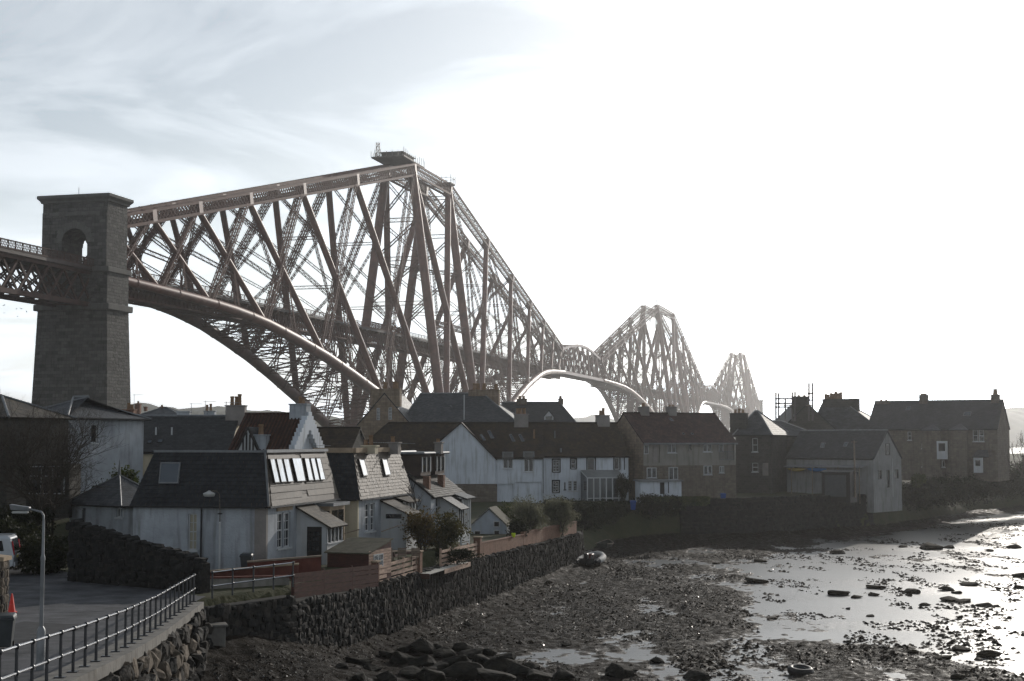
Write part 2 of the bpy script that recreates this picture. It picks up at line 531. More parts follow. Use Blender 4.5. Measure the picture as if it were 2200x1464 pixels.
def tower(root, c0, c1, q):
    """four leaning columns with tube diagonals, footed on masonry drums"""
    n = 18 if q < 3 else 10
    for y in (1, -1):
        for c in (c0, c1):
            b, t = V(c, -y * 18.3, 6), V(c, -y * 5.03, 108)
            MB().tube(b, t, 1.83, 1.55, n).build('column', RED, root, smooth=.6)
            MB().lathe([(7.6, -8), (7.3, 0), (6.9, 4.2), (7.1, 4.3), (7.1, 5.2)], 28, (c, -y * 18.3, 0)).build('masonry_foot', GRAN, root, smooth=.6)
            MB().lathe([(3.6, 5.1), (3.4, 6.2), (2.2, 8.6), (1.9, 10.5)], 18, (c, -y * 18.3, 0)).build('skewback', RED, root, smooth=.6)
        f = lambda c, k: V(c, -y * (18.3 + (5.03 - 18.3) * k), 6 + 102 * k)
        MB().tube(f(c0, 0), f(c1, 1), 1.25, 1.2, n).build('tower_diagonal', RED, root, smooth=.6)
        MB().tube(f(c1, 0), f(c0, 1), 1.25, 1.2, n).build('tower_diagonal', RED, root, smooth=.6)
        mb = MB()
        p, e_ = f(c0, 1), f(c1, 1)
        for i in (-1, 1):
            for j in (-1, 1):
                mb.bar(p + V(0, i * 1.3, j * 1.95), e_ + V(0, i * 1.3, j * 1.95), .5, .75)
        nn = int((c1 - c0) / (1.7 * q))
        for i in range(nn):
            x0, x1 = c0 + (c1 - c0) * i / nn, c0 + (c1 - c0) * (i + 1) / nn
            for sx in (-1, 1):
                mb.bar(V(x0, p.y + sx * 1.3, 106.4), V(x1, p.y + sx * 1.3, 109.6), .12, .17)
                mb.bar(V(x1, p.y + sx * 1.3, 106.4), V(x0, p.y + sx * 1.3, 109.6), .12, .17)
        mb.build('top_chord', REDL, root)
        mb = MB()
        mb.lattice(f(c0, .45), f(c1, .45), .9, 2.2, 1.6 * q, .22, lt=.14, cross=True)
        mb.build('girder', REDL, root)
        # bottom strut between the column feet
        MB().tube(V(c0, -y * 18.3, 7.5), V(c1, -y * 18.3, 7.5), 1.6, n=n).build('bottom_chord', RED, root, smooth=.6)
    for c in (c0, c1):
        mb = MB()
        fr = [0.03, .30, .52, .68, .82, .97]
        g = lambda k, y: V(c, -y * (18.3 + (5.03 - 18.3) * k), 6 + 102 * k)
        for a, b in zip(fr[:-1], fr[1:]):
            mb.lattice(g(a, 1), g(b, -1), .8, 1.0, 1.8 * q, .2, lt=.13)
            mb.lattice(g(a, -1), g(b, 1), .8, 1.0, 1.8 * q, .2, lt=.13)
            mb.lattice(g(b, 1), g(b, -1), .8, 1.4, 1.8 * q, .2, lt=.13)
        mb.build('cross_bracing', REDL, root)
    for zz, ww in ((108, 5.03), (74, 9.4)):
        mb = MB()
        mb.lattice(V(c0, ww, zz), V(c1, -ww, zz), .8, 1.0, 1.8 * q, .2, lt=.13)
        mb.lattice(V(c0, -ww, zz), V(c1, ww, zz), .8, 1.0, 1.8 * q, .2, lt=.13)
        mb.build('wind_bracing', REDL, root)
def cantilever(s_at, gap, q, label):
    o = BP(s_at)
    root = empty('cantilever_truss', (o.x, o.y, 0), BROT, label, 'bridge', 'steel cantilevers of the railway bridge')
    tower(root, 0, gap, q)
    arm(root, 0, -1, q)
    arm(root, gap, 1, q)
    viaduct(root, -207, gap + 207, q)
    return root
fife = cantilever(0, 44.2, 1, 'nearest red steel cantilever truss of the railway bridge, work platform on its top')
inch = cantilever(565.4, 79.2, 2, 'middle hazy steel cantilever truss of the railway bridge, thin mast on its top')
queen = cantilever(1165.8, 44.2, 3, 'farthest and faintest steel cantilever truss of the railway bridge')
def span(s_at, q, label):
    o = BP(s_at)
    root = empty('suspended_span', (o.x, o.y, 0), BROT, label, 'bridge', 'suspended spans of the railway bridge')
    Ls = 107.0; n = 8
    zt = lambda f: 57.6 + 5.2 * math.sin(math.pi * f)
    for y in (1, -1):
        tops = [V(Ls * i / n, -y * (3.5 + 0), zt(i / n)) for i in range(n + 1)]
        bots = [V(Ls * i / n, -y * 4.9, 45.6) for i in range(n + 1)]
        mb = MB()
        for a, b in zip(tops[:-1], tops[1:]): mb.bar(a, b, 1.1, 1.3)
        mb.build('top_chord', RED, root)
        MB().bar(bots[0], bots[-1], 1.1, 1.6).build('bottom_chord', RED, root)
        for i in range(n):
            MB().bar(bots[i], tops[i], .55, .7).build('post', RED, root)
            mb = MB()
            mb.lattice(bots[i], tops[i + 1], .5, .7, 1.6 * q, .2, lt=.12); mb.lattice(tops[i], bots[i + 1], .5, .7, 1.6 * q, .2, lt=.12)
            mb.build('tie', REDL, root)
    mb = MB()
    for i in range(n + 1):
        mb.lattice(V(Ls * i / n, 3.5, zt(i / n)), V(Ls * i / n, -3.5, zt(i / n)), .5, .7, 1.5 * q, .2, lt=.13)
    mb.build('cross_bracing', REDL, root)
    viaduct(root, 0.3, Ls - .3, q, 1.2)
    return root
span(251.5, 2, 'arched suspended span between the nearest and middle cantilever trusses')
span(852.0, 3, 'small hazy suspended span between the middle and farthest cantilever trusses')
# ------------------------------------------------------------------ masonry end piers
def end_pier(s_at, flip, label):
    o = BP(s_at)
    root = empty('masonry_pier', (o.x, o.y, 0), BROT + (math.pi if flip else 0), label, 'pier')
    hw, hd = 8.0, 4.2
    mb = MB()
    lv = [(-8, hw + 2.1, hd + 1.4), (37.6, hw + .55, hd + .4)]
    vs = []
    for z, a, b in lv: vs += [(-b, -a, z), (b, -a, z), (b, a, z), (-b, a, z)]
    mb.add(vs, [(0, 1, 5, 4), (1, 2, 6, 5), (2, 3, 7, 6), (3, 0, 4, 7), (4, 5, 6, 7)])
    mb.build('shaft', GRAN, root)
    MB().box(-hd - 1.1, hd + 1.1, -hw - 1.3, hw + 1.3, 37.6, 39.0).build('string_course', GRANS, root, bevel=.15)
    # plain part that carries the girders
    mb = MB().box(-hd - .35, hd + .35, -hw - .45, hw + .45, 39.0, 45.9)
    mb.build('girder_seat', GRAN, root)
    for y in (-1, 1):
        MB().box(-hd - .8, hd + .8, min(y * 4.9, y * (hw + .95)), max(y * 4.9, y * (hw + .95)), 45.9, 47.1).build('string_course', GRANS, root, bevel=.12)
    # portal: block with an arched opening along the track
    ra, zs, z0, z1 = 3.15, 52.6, 45.9, 61.4
    prof = []
    n = 14
    outer = [(-hw, z0), (-hw, z1), (hw, z1), (hw, z0)]
    inner = [(ra, z0)] + [(ra * math.cos(math.pi * i / n), zs + ra * math.sin(math.pi * i / n)) for i in range(n + 1)] + [(-ra, z0)]
    poly = outer + inner
    bm = bmesh.new()
    for x in (-hd, hd):
        vv = [bm.verts.new((x, a, b)) for a, b in poly]
        bm.faces.new(vv if x < 0 else vv[::-1])
    bm.verts.ensure_lookup_table()
    k = len(poly)
    for i in range(k):
        j = (i + 1) % k
        bm.faces.new((bm.verts[i], bm.verts[i + k], bm.verts[j + k], bm.verts[j]))
    bmesh.ops.recalc_face_normals(bm, faces=bm.faces)
    me = bpy.data.meshes.new('portal'); bm.to_mesh(me); bm.free()
    link('portal', me, GRAN, root)
    # wedge-shaped arch stones, a little proud of the face
    for x in (-hd - .22, hd + .02):
        for i in range(13):
            a0, a1 = math.pi * (i + .04) / 13, math.pi * (i + .96) / 13
            ro = ra + (1.75 if i % 2 == 0 else 1.45)
            MB().slab([(x, r_ * math.cos(t), zs + r_ * math.sin(t)) for r_, t in ((ra, a0), (ro, a0), (ro, a1), (ra, a1))], (.2, 0, 0)).build('arch_stone', GRANS, root)
        # corner pilasters framing a shallow panel
        for y in (-1, 1):
            ya, yb = sorted((y * 6.2, y * 7.98))
            MB().box(x, x + .2, ya, yb, 47.1, 59.4).build('pilaster', GRAN, root)
        MB().box(x, x + .2, -6.2, 6.2, 58.6, 59.4).build('lintel_band', GRANS, root)
    mb = MB()
    prof = [(0, 61.4), (.35, 61.5), (.45, 61.9), (1.0, 62.5), (1.0, 63.1), (.75, 63.2)]
    vs = []
    for e, z in prof: vs += [(-hd - e, -hw - e, z), (hd + e, -hw - e, z), (hd + e, hw + e, z), (-hd - e, hw + e, z)]
    fs = []
    for r_ in range(len(prof) - 1):
        for i in range(4): fs.append((r_ * 4 + i, r_ * 4 + (i + 1) % 4, r_ * 4 + 4 + (i + 1) % 4, r_ * 4 + 4 + i))
    fs += [(3, 2, 1, 0), tuple(range(len(vs) - 4, len(vs)))]
    mb.add(vs, fs)
    mb.build('cornice', GRANS, root)
    MB().bar((2, 3, 63.1), (2, 3, 66), .08, .08).build('lightning_rod', REDL, root)
    return root
end_pier(-210.6, False, 'tall granite pier with an arched portal where the approach viaduct meets the steel cantilever')
end_pier(1210 + 210.6, True, 'distant pale granite pier beyond the farthest cantilever truss')
# approach viaduct coming in from the left: deep lattice girders
o = BP(-214)
VIAP = M('viaduct_red_shaded', (.055, .027, .022), .7, .3, .5, spec=.12)  # bridge red darkened: the pier's shade is put into the colour
av = empty('approach_viaduct', (o.x, o.y, 0), BROT, 'red lattice girder approach viaduct with parapet entering the granite pier', 'viaduct')
MB().box(-110, 0, -4.9, 4.9, RAIL - .8, RAIL - .05).build('rail_deck', DECK, av)
for y in (-1, 1):
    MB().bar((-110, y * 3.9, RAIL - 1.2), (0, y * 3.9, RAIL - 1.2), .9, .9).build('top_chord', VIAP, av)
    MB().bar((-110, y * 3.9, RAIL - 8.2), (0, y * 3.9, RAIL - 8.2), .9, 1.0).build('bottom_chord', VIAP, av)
    nb = 20
    for i in range(nb):
        x0, x1 = -110 + 110 * i / nb, -110 + 110 * (i + 1) / nb
        xm = (x0 + x1) / 2
        for (a, b) in (((x0, RAIL - 8), (x1, RAIL - 1.4)), ((x1, RAIL - 8), (x0, RAIL - 1.4))):
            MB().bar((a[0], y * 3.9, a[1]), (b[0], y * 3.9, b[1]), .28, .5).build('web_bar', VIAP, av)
    mb = MB()
    mb.bar((-110, y * 4.9, RAIL + 1.75), (0, y * 4.9, RAIL + 1.75), .14, .2)
    mb.bar((-110, y * 4.9, RAIL + .1), (0, y * 4.9, RAIL + .1), .14, .3)
    for i in range(220):
        mb.bar((-110 + i * .5, y * 4.9, RAIL + .1), (-109.1 + i * .5, y * 4.9, RAIL + 1.75), .07, .09)
        mb.bar((-109.1 + i * .5, y * 4.9, RAIL + .1), (-110 + i * .5, y * 4.9, RAIL + 1.75), .07, .09)
        if i % 5 == 0: mb.bar((-110 + i * .5, y * 4.9, RAIL), (-110 + i * .5, y * 4.9, RAIL + 1.85), .18, .18)
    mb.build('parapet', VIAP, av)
mb = MB()
for i in range(20):
    x0 = -110 + 5.5 * i
    mb.lattice((x0, -3.9, RAIL - 8), (x0, 3.9, RAIL - 1.5), .4, .5, 1.2, .14, lt=.1)
    mb.lattice((x0, 3.9, RAIL - 8), (x0, -3.9, RAIL - 1.5), .4, .5, 1.2, .14, lt=.1)
    mb.bar((x0, -3.9, RAIL - 8.3), (x0 + 5.5, 3.9, RAIL - 8.3), .3, .2); mb.bar((x0, 3.9, RAIL - 8.3), (x0 + 5.5, -3.9, RAIL - 8.3), .3, .2)
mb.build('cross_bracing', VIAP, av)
# work platforms with scaffold on the first tower
def scaffold_box(root, x0, x1, y0, y1, z0, z1, step=2.2, t=.16):
    mb = MB()
    xs = np.arange(x0, x1 + .01, step); ys = np.arange(y0, y1 + .01, step); zs_ = np.arange(z0, z1 + .01, 2.0)
    for x_ in xs:
        for y_ in (y0, y1): mb.bar((x_, y_, z0), (x_, y_, z1 + rnd.random() * 1.6), t)
    for y_ in ys:
        for x_ in (x0, x1): mb.bar((x_, y_, z0), (x_, y_, z1 + rnd.random() * 1.6), t)
    for z_ in zs_:
        for y_ in (y0, y1): mb.bar((x0, y_, z_), (x1, y_, z_), t)
        for x_ in (x0, x1): mb.bar((x_, y0, z_), (x_, y1, z_), t)
    mb.build('scaffold_frame', SCAF, root)
SCAF = M('scaffold_steel', (.10, .09, .085), .5, .2, metal=.3)
PLAT = M('platform_boards', (.07, .06, .055), .8, .3)
o = BP(0, 0, 0)
wp = empty('work_platform', (o.x, o.y, 0), BROT, 'dark scaffolded work platform with hut and short mast on top of the nearest bridge tower', 'scaffold')
MB().box(-12.5, 11, -6.2, 6.2, 110.4, 110.8).build('platform_floor', PLAT, wp)
MB().box(-8, 5, -4, 4, 110.81, 113.0).build('hut', PLAT, wp, bevel=.1)
MB().box(-8.5, 5.5, -4.5, 4.5, 113.0, 113.3).build('hut_roof', PLAT, wp)
scaffold_box(wp, -12.5, 11, -6.2, 6.2, 110.8, 112.6)
mb = MB().lattice((-11.5, 4, 110.8), (-11.5, 4, 116.2), 1.0, 1.0, 1.0, .16, lt=.12)
mb.build('mast', SCAF, wp)
o = BP(44.2, 0, 0)
wp2 = empty('work_platform', (o.x, o.y, 0), BROT, 'small scaffolded platform at the near edge of the bridge top, beyond the larger one', 'scaffold')
MB().box(-3.5, 2.6, -7.2, -1.5, 109.9, 110.4).build('platform_floor', PLAT, wp2)
scaffold_box(wp2, -3.5, 2.6, -7.2, -1.5, 110.4, 112.6, 1.9)
o = BP(565.4, 5, 0)
ms = empty('mast', (o.x, o.y, 0), BROT, 'thin lattice mast standing on top of the middle cantilever truss', 'mast')
MB().lattice((0, 0, 110.2), (0, 0, 120), 1.0, 1.0, 1.4, .22, lt=.16).build('mast_frame', SCAF, ms)
# ================================================================== GROUND, SHORE, WATER
rng = np.random.RandomState(11)
def vnoise(x, y, seed=0):
    """smooth value noise on a lattice, vectorised"""
    xi, yi = np.floor(x).astype(np.int64), np.floor(y).astype(np.int64)
    fx, fy = x - xi, y - yi
    fx = fx * fx * (3 - 2 * fx); fy = fy * fy * (3 - 2 * fy)
    def h(a, b):
        n = (a * 374761393 + b * 668265263 + seed * 1442695041) & 0xffffffff
        n = ((n ^ (n >> 13)) * 1274126177) & 0xffffffff
        return ((n ^ (n >> 16)) & 0xffff) / 65535.0
    return (h(xi, yi) * (1 - fx) + h(xi + 1, yi) * fx) * (1 - fy) + (h(xi, yi + 1) * (1 - fx) + h(xi + 1, yi + 1) * fx) * fy
def fbm(x, y, seed=0, oct=4, gain=.5):
    s = np.zeros_like(x); a = 1.0; t = 0
    for i in range(oct):
        s += a * vnoise(x, y, seed + i); t += a; a *= gain; x = x * 2.03 + 7.1; y = y * 2.03 + 3.7
    return s / t
RAILP = [(-9.6, 26.0), (-10.8, 30.8), (-11.2, 38.3), (-11.47, 43.2), (-12.1, 49.4), (-13.3, 60.9)]   # top of the street sea wall
SW0, SW1 = Vector((X(815, 77, 1250), 77)), Vector((X(1250, 128, 1150), 128))                           # garden sea wall
SHORE = [(-9.2, 10), (-9.6, 26.0), (-10.5, 30.8), (-10.8, 38.3), (-11.1, 43.2), (-11.7, 49.4), (-12.9, 60.9), (-9.9, 66.6), (SW0.x, SW0.y), (SW1.x, SW1.y), (6.4, 133),
         (X(1330, 151), 151), (X(1460, 160), 160), (X(1660, 165), 165), (X(1870, 176), 176), (X(1960, 188), 188), (X(2080, 215), 215), (X(2240, 240), 240), (200, 330),
         (260, 520), (-20, 520), (-60, 700), (-900, 900), (-900, 10)]
SHP = np.array(SHORE)
def inside(x, y, poly):
    c = np.zeros(x.shape, bool)
    n = len(poly)
    for i in range(n):
        x0, y0 = poly[i]; x1, y1 = poly[(i + 1) % n]
        k = ((y0 > y) != (y1 > y))
        with np.errstate(divide='ignore', invalid='ignore'):
            xx = (x1 - x0) * (y - y0) / (y1 - y0 if y1 != y0 else 1e-9) + x0
        c ^= k & (x < xx)
    return c
def dist_to(x, y, pts):
    d = np.full(x.shape, 1e9)
    for (x0, y0), (x1, y1) in zip(pts[:-1], pts[1:]):
        vx, vy = x1 - x0, y1 - y0
        t = np.clip(((x - x0) * vx + (y - y0) * vy) / (vx * vx + vy * vy), 0, 1)
        d = np.minimum(d, np.hypot(x - x0 - t * vx, y - y0 - t * vy))
    return d
def sstep(a, b, x):
    t = np.clip((x - a) / (b - a), 0, 1)
    return t * t * (3 - 2 * t)
def land_z(x, y):
    x, y = np.asarray(x, float), np.asarray(y, float)
    z = np.interp(y, [10, 25, 31, 38, 43, 50, 61, 70, 75, 90, 128, 150, 240, 400], [3.7, 3.5, 3.3, 2.95, 2.75, 2.45, 2.15, 2.2, 2.35, 2.2, 1.4, 2.2, 3.2, 5])
    z = z + 3.0 * sstep(84, 112, y) * sstep(8, 30, -x)
    z = z + 22 * sstep(150, 700, y) * sstep(60, 300, -x)
    return z
def lz(x, y): return float(land_z(x, y))
WATER = -1.90
def flat_z(x, y):
    """the tidal flat: weed and mud just above and just below the water"""
    d = dist_to(x, y, SHORE[:18])
    # seaward offset: positive to the right where the film of water lies
    sea = sstep(0, 13, x - np.interp(y, [40, 60, 72, 82, 95, 133, 160, 200, 260], [26, 24, 20, 13, 8.5, 15, 29, 50, 70]))
    base = WATER + 0.022 - 0.175 * sea
    base = base + .75 * np.exp(-d / 1.3) + .05 * np.exp(-d / 9) + 0.5 * sstep(68, 50, y) * sstep(16, -8, x)
    base = base + 1.7 * np.exp(-((x + 11.5) ** 2 / 30 + (y - 62) ** 2 / 40))
    big = fbm(x * .07, y * .045, 3, 3) - .5
    med = fbm(x * .33, y * .16, 9, 4) - .5
    fine = fbm(x * 1.3, y * .75, 17, 3, .6) - .5
    clump = np.maximum(0, fbm(x * 2.6, y * 1.7, 31, 2) - .42)
    return base + .34 * big + .36 * med + .16 * fine + .20 * clump * (1 - .45 * sea)
def grid(name, xs, ys, zf, mat, kind='structure', mask=None):
    gx, gy = np.meshgrid(xs, ys)
    gz = zf(gx, gy)
    nx, ny = len(xs), len(ys)
    v = np.stack([gx.ravel(), gy.ravel(), gz.ravel()], 1)
    i = np.arange(nx * ny).reshape(ny, nx)
    q = np.stack([i[:-1, :-1].ravel(), i[:-1, 1:].ravel(), i[1:, 1:].ravel(), i[1:, :-1].ravel()], 1)
    if mask is not None:
        mk = mask(gx, gy).ravel()
        q = q[mk[q].any(1)]
    me = bpy.data.meshes.new(name)
    me.vertices.add(len(v)); me.vertices.foreach_set('co', v.astype(np.float32).ravel())
    me.loops.add(q.size); me.loops.foreach_set('vertex_index', q.astype(np.int32).ravel())
    me.polygons.add(len(q)); me.polygons.foreach_set('loop_start', np.arange(0, q.size, 4, dtype=np.int32))
    me.polygons.foreach_set('loop_total', np.full(len(q), 4, np.int32))
    me.update(); me.validate()
    o = link(name, me, mat, None, 3)
    o['kind'] = kind
    return o
# --- weed and mud material: wet, dark, glinting
def mud_material():
    m = bpy.data.materials.new('weed_and_mud'); m.use_nodes = True
    t = m.node_tree; N, L = t.nodes, t.links
    b = N['Principled BSDF']
    pos = N.new('ShaderNodeNewGeometry').outputs['Position']
    n1 = N.new('ShaderNodeTexNoise'); n1.inputs['Scale'].default_value = .9; n1.inputs['Detail'].default_value = 8
    n1.inputs['Roughness'].default_value = .7
    L.new(pos, n1.inputs[0])
    r1 = N.new('ShaderNodeValToRGB')
    e = r1.color_ramp.elements
    e[0].position, e[0].color = .34, (.006, .0048, .0036, 1)
    e[1].position, e[1].color = .70, (.021, .016, .011, 1)
    e2 = e.new(.52); e2.color = (.012, .0085, .0056, 1)
    L.new(n1.outputs[0], r1.inputs[0]); L.new(r1.outputs[0], b.inputs['Base Color'])
    n2 = N.new('ShaderNodeTexNoise'); n2.inputs['Scale'].default_value = 2.2; n2.inputs['Detail'].default_value = 4
    L.new(pos, n2.inputs[0])
    r2 = N.new('ShaderNodeMapRange'); r2.inputs[1].default_value = .35; r2.inputs[2].default_value = .65
    r2.inputs[3].default_value = .42; r2.inputs[4].default_value = .85
    L.new(n2.outputs[0], r2.inputs[0]); L.new(r2.outputs[0], b.inputs['Roughness'])
    sz = N.new('ShaderNodeSeparateXYZ'); L.new(pos, sz.inputs[0])
    wet = N.new('ShaderNodeMapRange'); wet.inputs[1].default_value = WATER + .0; wet.inputs[2].default_value = WATER + .035
    wet.inputs[3].default_value = .32; wet.inputs[4].default_value = .02
    L.new(sz.outputs[2], wet.inputs[0]); L.new(wet.outputs[0], b.inputs['Specular IOR Level'])
    n3 = N.new('ShaderNodeTexNoise'); n3.inputs['Scale'].default_value = 7.5; n3.inputs['Detail'].default_value = 6
    n3.inputs['Roughness'].default_value = .7
    L.new(pos, n3.inputs[0])
    bp = N.new('ShaderNodeBump'); bp.inputs['Strength'].default_value = 1; bp.inputs['Distance'].default_value = .16
    L.new(n3.outputs[0], bp.inputs['Height']); L.new(bp.outputs[0], b.inputs['Normal'])
    return m
def water_material():
    m = bpy.data.materials.new('shallow_water'); m.use_nodes = True
    t = m.node_tree; N, L = t.nodes, t.links
    b = N['Principled BSDF']
    b.inputs['Base Color'].default_value = (.025, .027, .026, 1)
    b.inputs['Roughness'].default_value = .33
    b.inputs['IOR'].default_value = 1.33
    b.inputs['Specular IOR Level'].default_value = .85
    pos = N.new('ShaderNodeNewGeometry').outputs['Position']
    mpn = N.new('ShaderNodeMapping'); mpn.inputs['Rotation'].default_value = (0, 0, R(20)); mpn.inputs['Scale'].default_value = (.6, 1.3, 1)
    L.new(pos, mpn.inputs[0])
    n = N.new('ShaderNodeTexNoise'); n.inputs['Scale'].default_value = 4.5; n.inputs['Detail'].default_value = 6; n.inputs['Roughness'].default_value = .6
    L.new(mpn.outputs[0], n.inputs[0])
    n2 = N.new('ShaderNodeTexNoise'); n2.inputs['Scale'].default_value = .08; n2.inputs['Detail'].default_value = 3
    L.new(mpn.outputs[0], n2.inputs[0])
    mr = N.new('ShaderNodeMapRange'); mr.inputs[1].default_value = .38; mr.inputs[2].default_value = .62
    mr.inputs[3].default_value = .015; mr.inputs[4].default_value = .06
    L.new(n2.outputs[0], mr.inputs[0])
    bp = N.new('ShaderNodeBump'); bp.inputs['Strength'].default_value = 1
    L.new(mr.outputs[0], bp.inputs['Distance']); L.new(n.outputs[0], bp.inputs['Height']); L.new(bp.outputs[0], b.inputs['Normal'])
    return m
MUD = mud_material(); WAT = water_material()
ys = [48.0]
while ys[-1] < 250: ys.append(ys[-1] + .16 + .0021 * (ys[-1] - 48))
ys = np.array(ys)
grid('tidal_flat', np.arange(-17, 92, .19), ys, flat_z, MUD, 'structure', lambda x, y: (x < y * .40 + 4) & (x > -y * .36 - 2) & (x > -17))
s = MB()
s.quad((-9000, 6, WATER), (9000, 6, WATER), (9000, 22000, WATER), (-9000, 22000, WATER))
tag(s.build('sea', WAT), kind='structure')
# --- wrack and shingle strewn over the flat, thickest away from the water
def strew(name, label, n, seed, x0, x1, y0, y1, smin, smax, mat, shallow=False):
    r_ = np.random.RandomState(seed)
    y = y0 * (y1 / y0) ** r_.rand(n); x = x0 + (x1 - x0) * r_.rand(n)
    z = flat_z(x, y)
    dens = fbm(x * .22, y * .12, 77, 3)
    if shallow:
        z = np.maximum(z, WATER); dens = np.where(fbm(x * .5, y * .22, 91, 4) > .575, 1.0, .33)
    keep = (z > WATER - .02) & (x < y * .39 + 3) & (x > -y * .36 - 1) & (r_.rand(n) < np.clip((dens - .36) * 6, 0 if shallow else .08, 1)) & ~inside(x, y, SHORE)
    x, y, z = x[keep], y[keep], z[keep]; n = len(x)
    s_ = smin * (smax / smin) ** (r_.rand(n) ** 1.6); a = r_.rand(n) * 6.28; h = s_ * (.18 + .4 * r_.rand(n))
    vs = np.zeros((n, 6, 3))
    for k in range(4):
        rr = s_ * (.6 + .7 * r_.rand(n)); t = a + k * 1.571 + (r_.rand(n) - .5) * .8
        vs[:, k, 0] = x + rr * np.cos(t); vs[:, k, 1] = y + rr * np.sin(t) * 1.1; vs[:, k, 2] = z - .03
    for k in (4, 5):
        vs[:, k, 0] = x + (r_.rand(n) - .5) * s_ * .9; vs[:, k, 1] = y + (r_.rand(n) - .5) * s_ * .9; vs[:, k, 2] = z + h * (.7 + .5 * r_.rand(n))
    base = (np.arange(n) * 6)[:, None, None]
    tri = np.array([[0, 1, 4], [1, 5, 4], [1, 2, 5], [2, 3, 5], [3, 4, 5], [3, 0, 4]])[None] + base
    tri = tri.reshape(-1, 3)
    me = bpy.data.meshes.new(name)
    me.vertices.add(n * 6); me.vertices.foreach_set('co', vs.astype(np.float32).ravel())
    me.loops.add(tri.size); me.loops.foreach_set('vertex_index', tri.astype(np.int32).ravel())
    me.polygons.add(len(tri)); me.polygons.foreach_set('loop_start', np.arange(0, tri.size, 3, dtype=np.int32)); me.polygons.foreach_set('loop_total', np.full(len(tri), 3, np.int32))
    me.update(); me.validate()
    o = link(name, me, mat, None)
    return tag(o, label, None, None, 'stuff')
WRACK = M('bladder_wrack', (.006, .0045, .0034), .72, .4, 3, spec=.12, col2=(.026, .018, .0105))
SHING = M('wet_shingle', (.014, .013, .012), .28, .4, 5, spec=.5, col2=(.032, .029, .025))
strew('seaweed', 'dark brown seaweed strewn in clumps over the tidal flat', 190000, 5, -16, 70, 54, 215, .04, .17, WRACK)
strew('shingle', 'small wet stones scattered over the tidal flat', 60000, 6, -16, 60, 50, 130, .025, .09, SHING)
strew('seaweed', 'dark weed clumps standing in the shining shallows', 90000, 8, 8, 78, 58, 215, .06, .3, WRACK, True)
# --- land
TURF = M('rough_turf', (.030, .036, .014), .95, .4, .8, bump=.12, bscale=4, col2=(.050, .047, .022))
def land_sheet(x, y):
    ins = inside(x, y, SHORE)
    d = dist_to(x, y, SHORE[:19])
    soft = sstep(128, 140, y)            # beyond the garden wall the bank slopes
    wid = .35 + 6.5 * soft * (1 - sstep(150, 158, y) * (1 - sstep(182, 196, y)))
    t = np.clip((d - .55 * (1 - soft)) / wid, 0, 1)
    z = land_z(x, y) + .35 * (fbm(x * .3, y * .3, 5) - .5) * soft
    z = np.where(ins, -2.6 + (z + 2.6) * np.sqrt(t), -2.6 - np.clip(d, 0, 2))
    return z
grid('village_ground', np.arange(-75, 105, .9), np.arange(12, 262, .9), land_sheet, TURF, 'structure', lambda x, y: inside(x, y, SHORE) | (dist_to(x, y, SHORE[:19]) < 1.5))
def far_land(x, y):
    z = land_z(x, y) - .3
    return np.where(inside(x, y, SHORE), z, -6)
grid('hinterland', np.arange(-900, 300, 12.0), np.arange(236, 900, 12.0), far_land, TURF, 'structure', lambda x, y: inside(x, y, SHORE))
# --- street
ASPH = M('asphalt', (.060, .060, .064), .8, .55, .8, bump=.03, bscale=16, spec=.25)
CONC = M('concrete', (.17, .16, .145), .85, .25, 1.2, bump=.02, bscale=9, streak=.25)
def road_sheet(x, y): return land_z(x, y) + .05
def street_mask(x, y):
    rx = np.interp(y, [p[1] for p in RAILP], [p[0] for p in RAILP])
    return (x < rx - .55) & (x > rx - 26) & (y < 63.5 + np.clip(-13.5 - x, 0, 12) * 1.1)
# worn patches and a cover let into the asphalt
grid('street', np.arange(-40, -9, .45), np.arange(24, 78, .45), road_sheet, ASPH, 'structure', street_mask)
# concrete cope along the sea wall, one slab after another
cope = empty('pavement', (0, 0, 0)); cope['kind'] = 'structure'
def along(pts, step):
    out = []
    seg = [(Vector((*a, 0)), Vector((*b, 0))) for a, b in zip(pts[:-1], pts[1:])]
    tot = sum((b - a).length for a, b in seg); n = round(tot / step)
    for i in range(n + 1):
        d = tot * i / n
        for a, b in seg:
            l = (b - a).length
            if d <= l + 1e-6: out.append(a.lerp(b, min(1, d / l))); break
            d -= l
    return out
cpts = along(RAILP, 2.4)
for a, b in zip(cpts[:-1], cpts[1:]):
    e = (b - a).normalized(); nn = Vector((e.y, -e.x, 0))
    za, zb_ = lz(a.x, a.y) + .16, lz(b.x, b.y) + .16
    g = e * .012
    p = [a - nn * .55 + g, a + nn * .42 + g, b + nn * .42 - g, b - nn * .55 - g]
    pz = [za, za, zb_, zb_]
    MB().slab([Vector((q.x, q.y, z)) for q, z in zip(p, pz)], (0, 0, -.32)).build('cope_slab', CONC, cope)
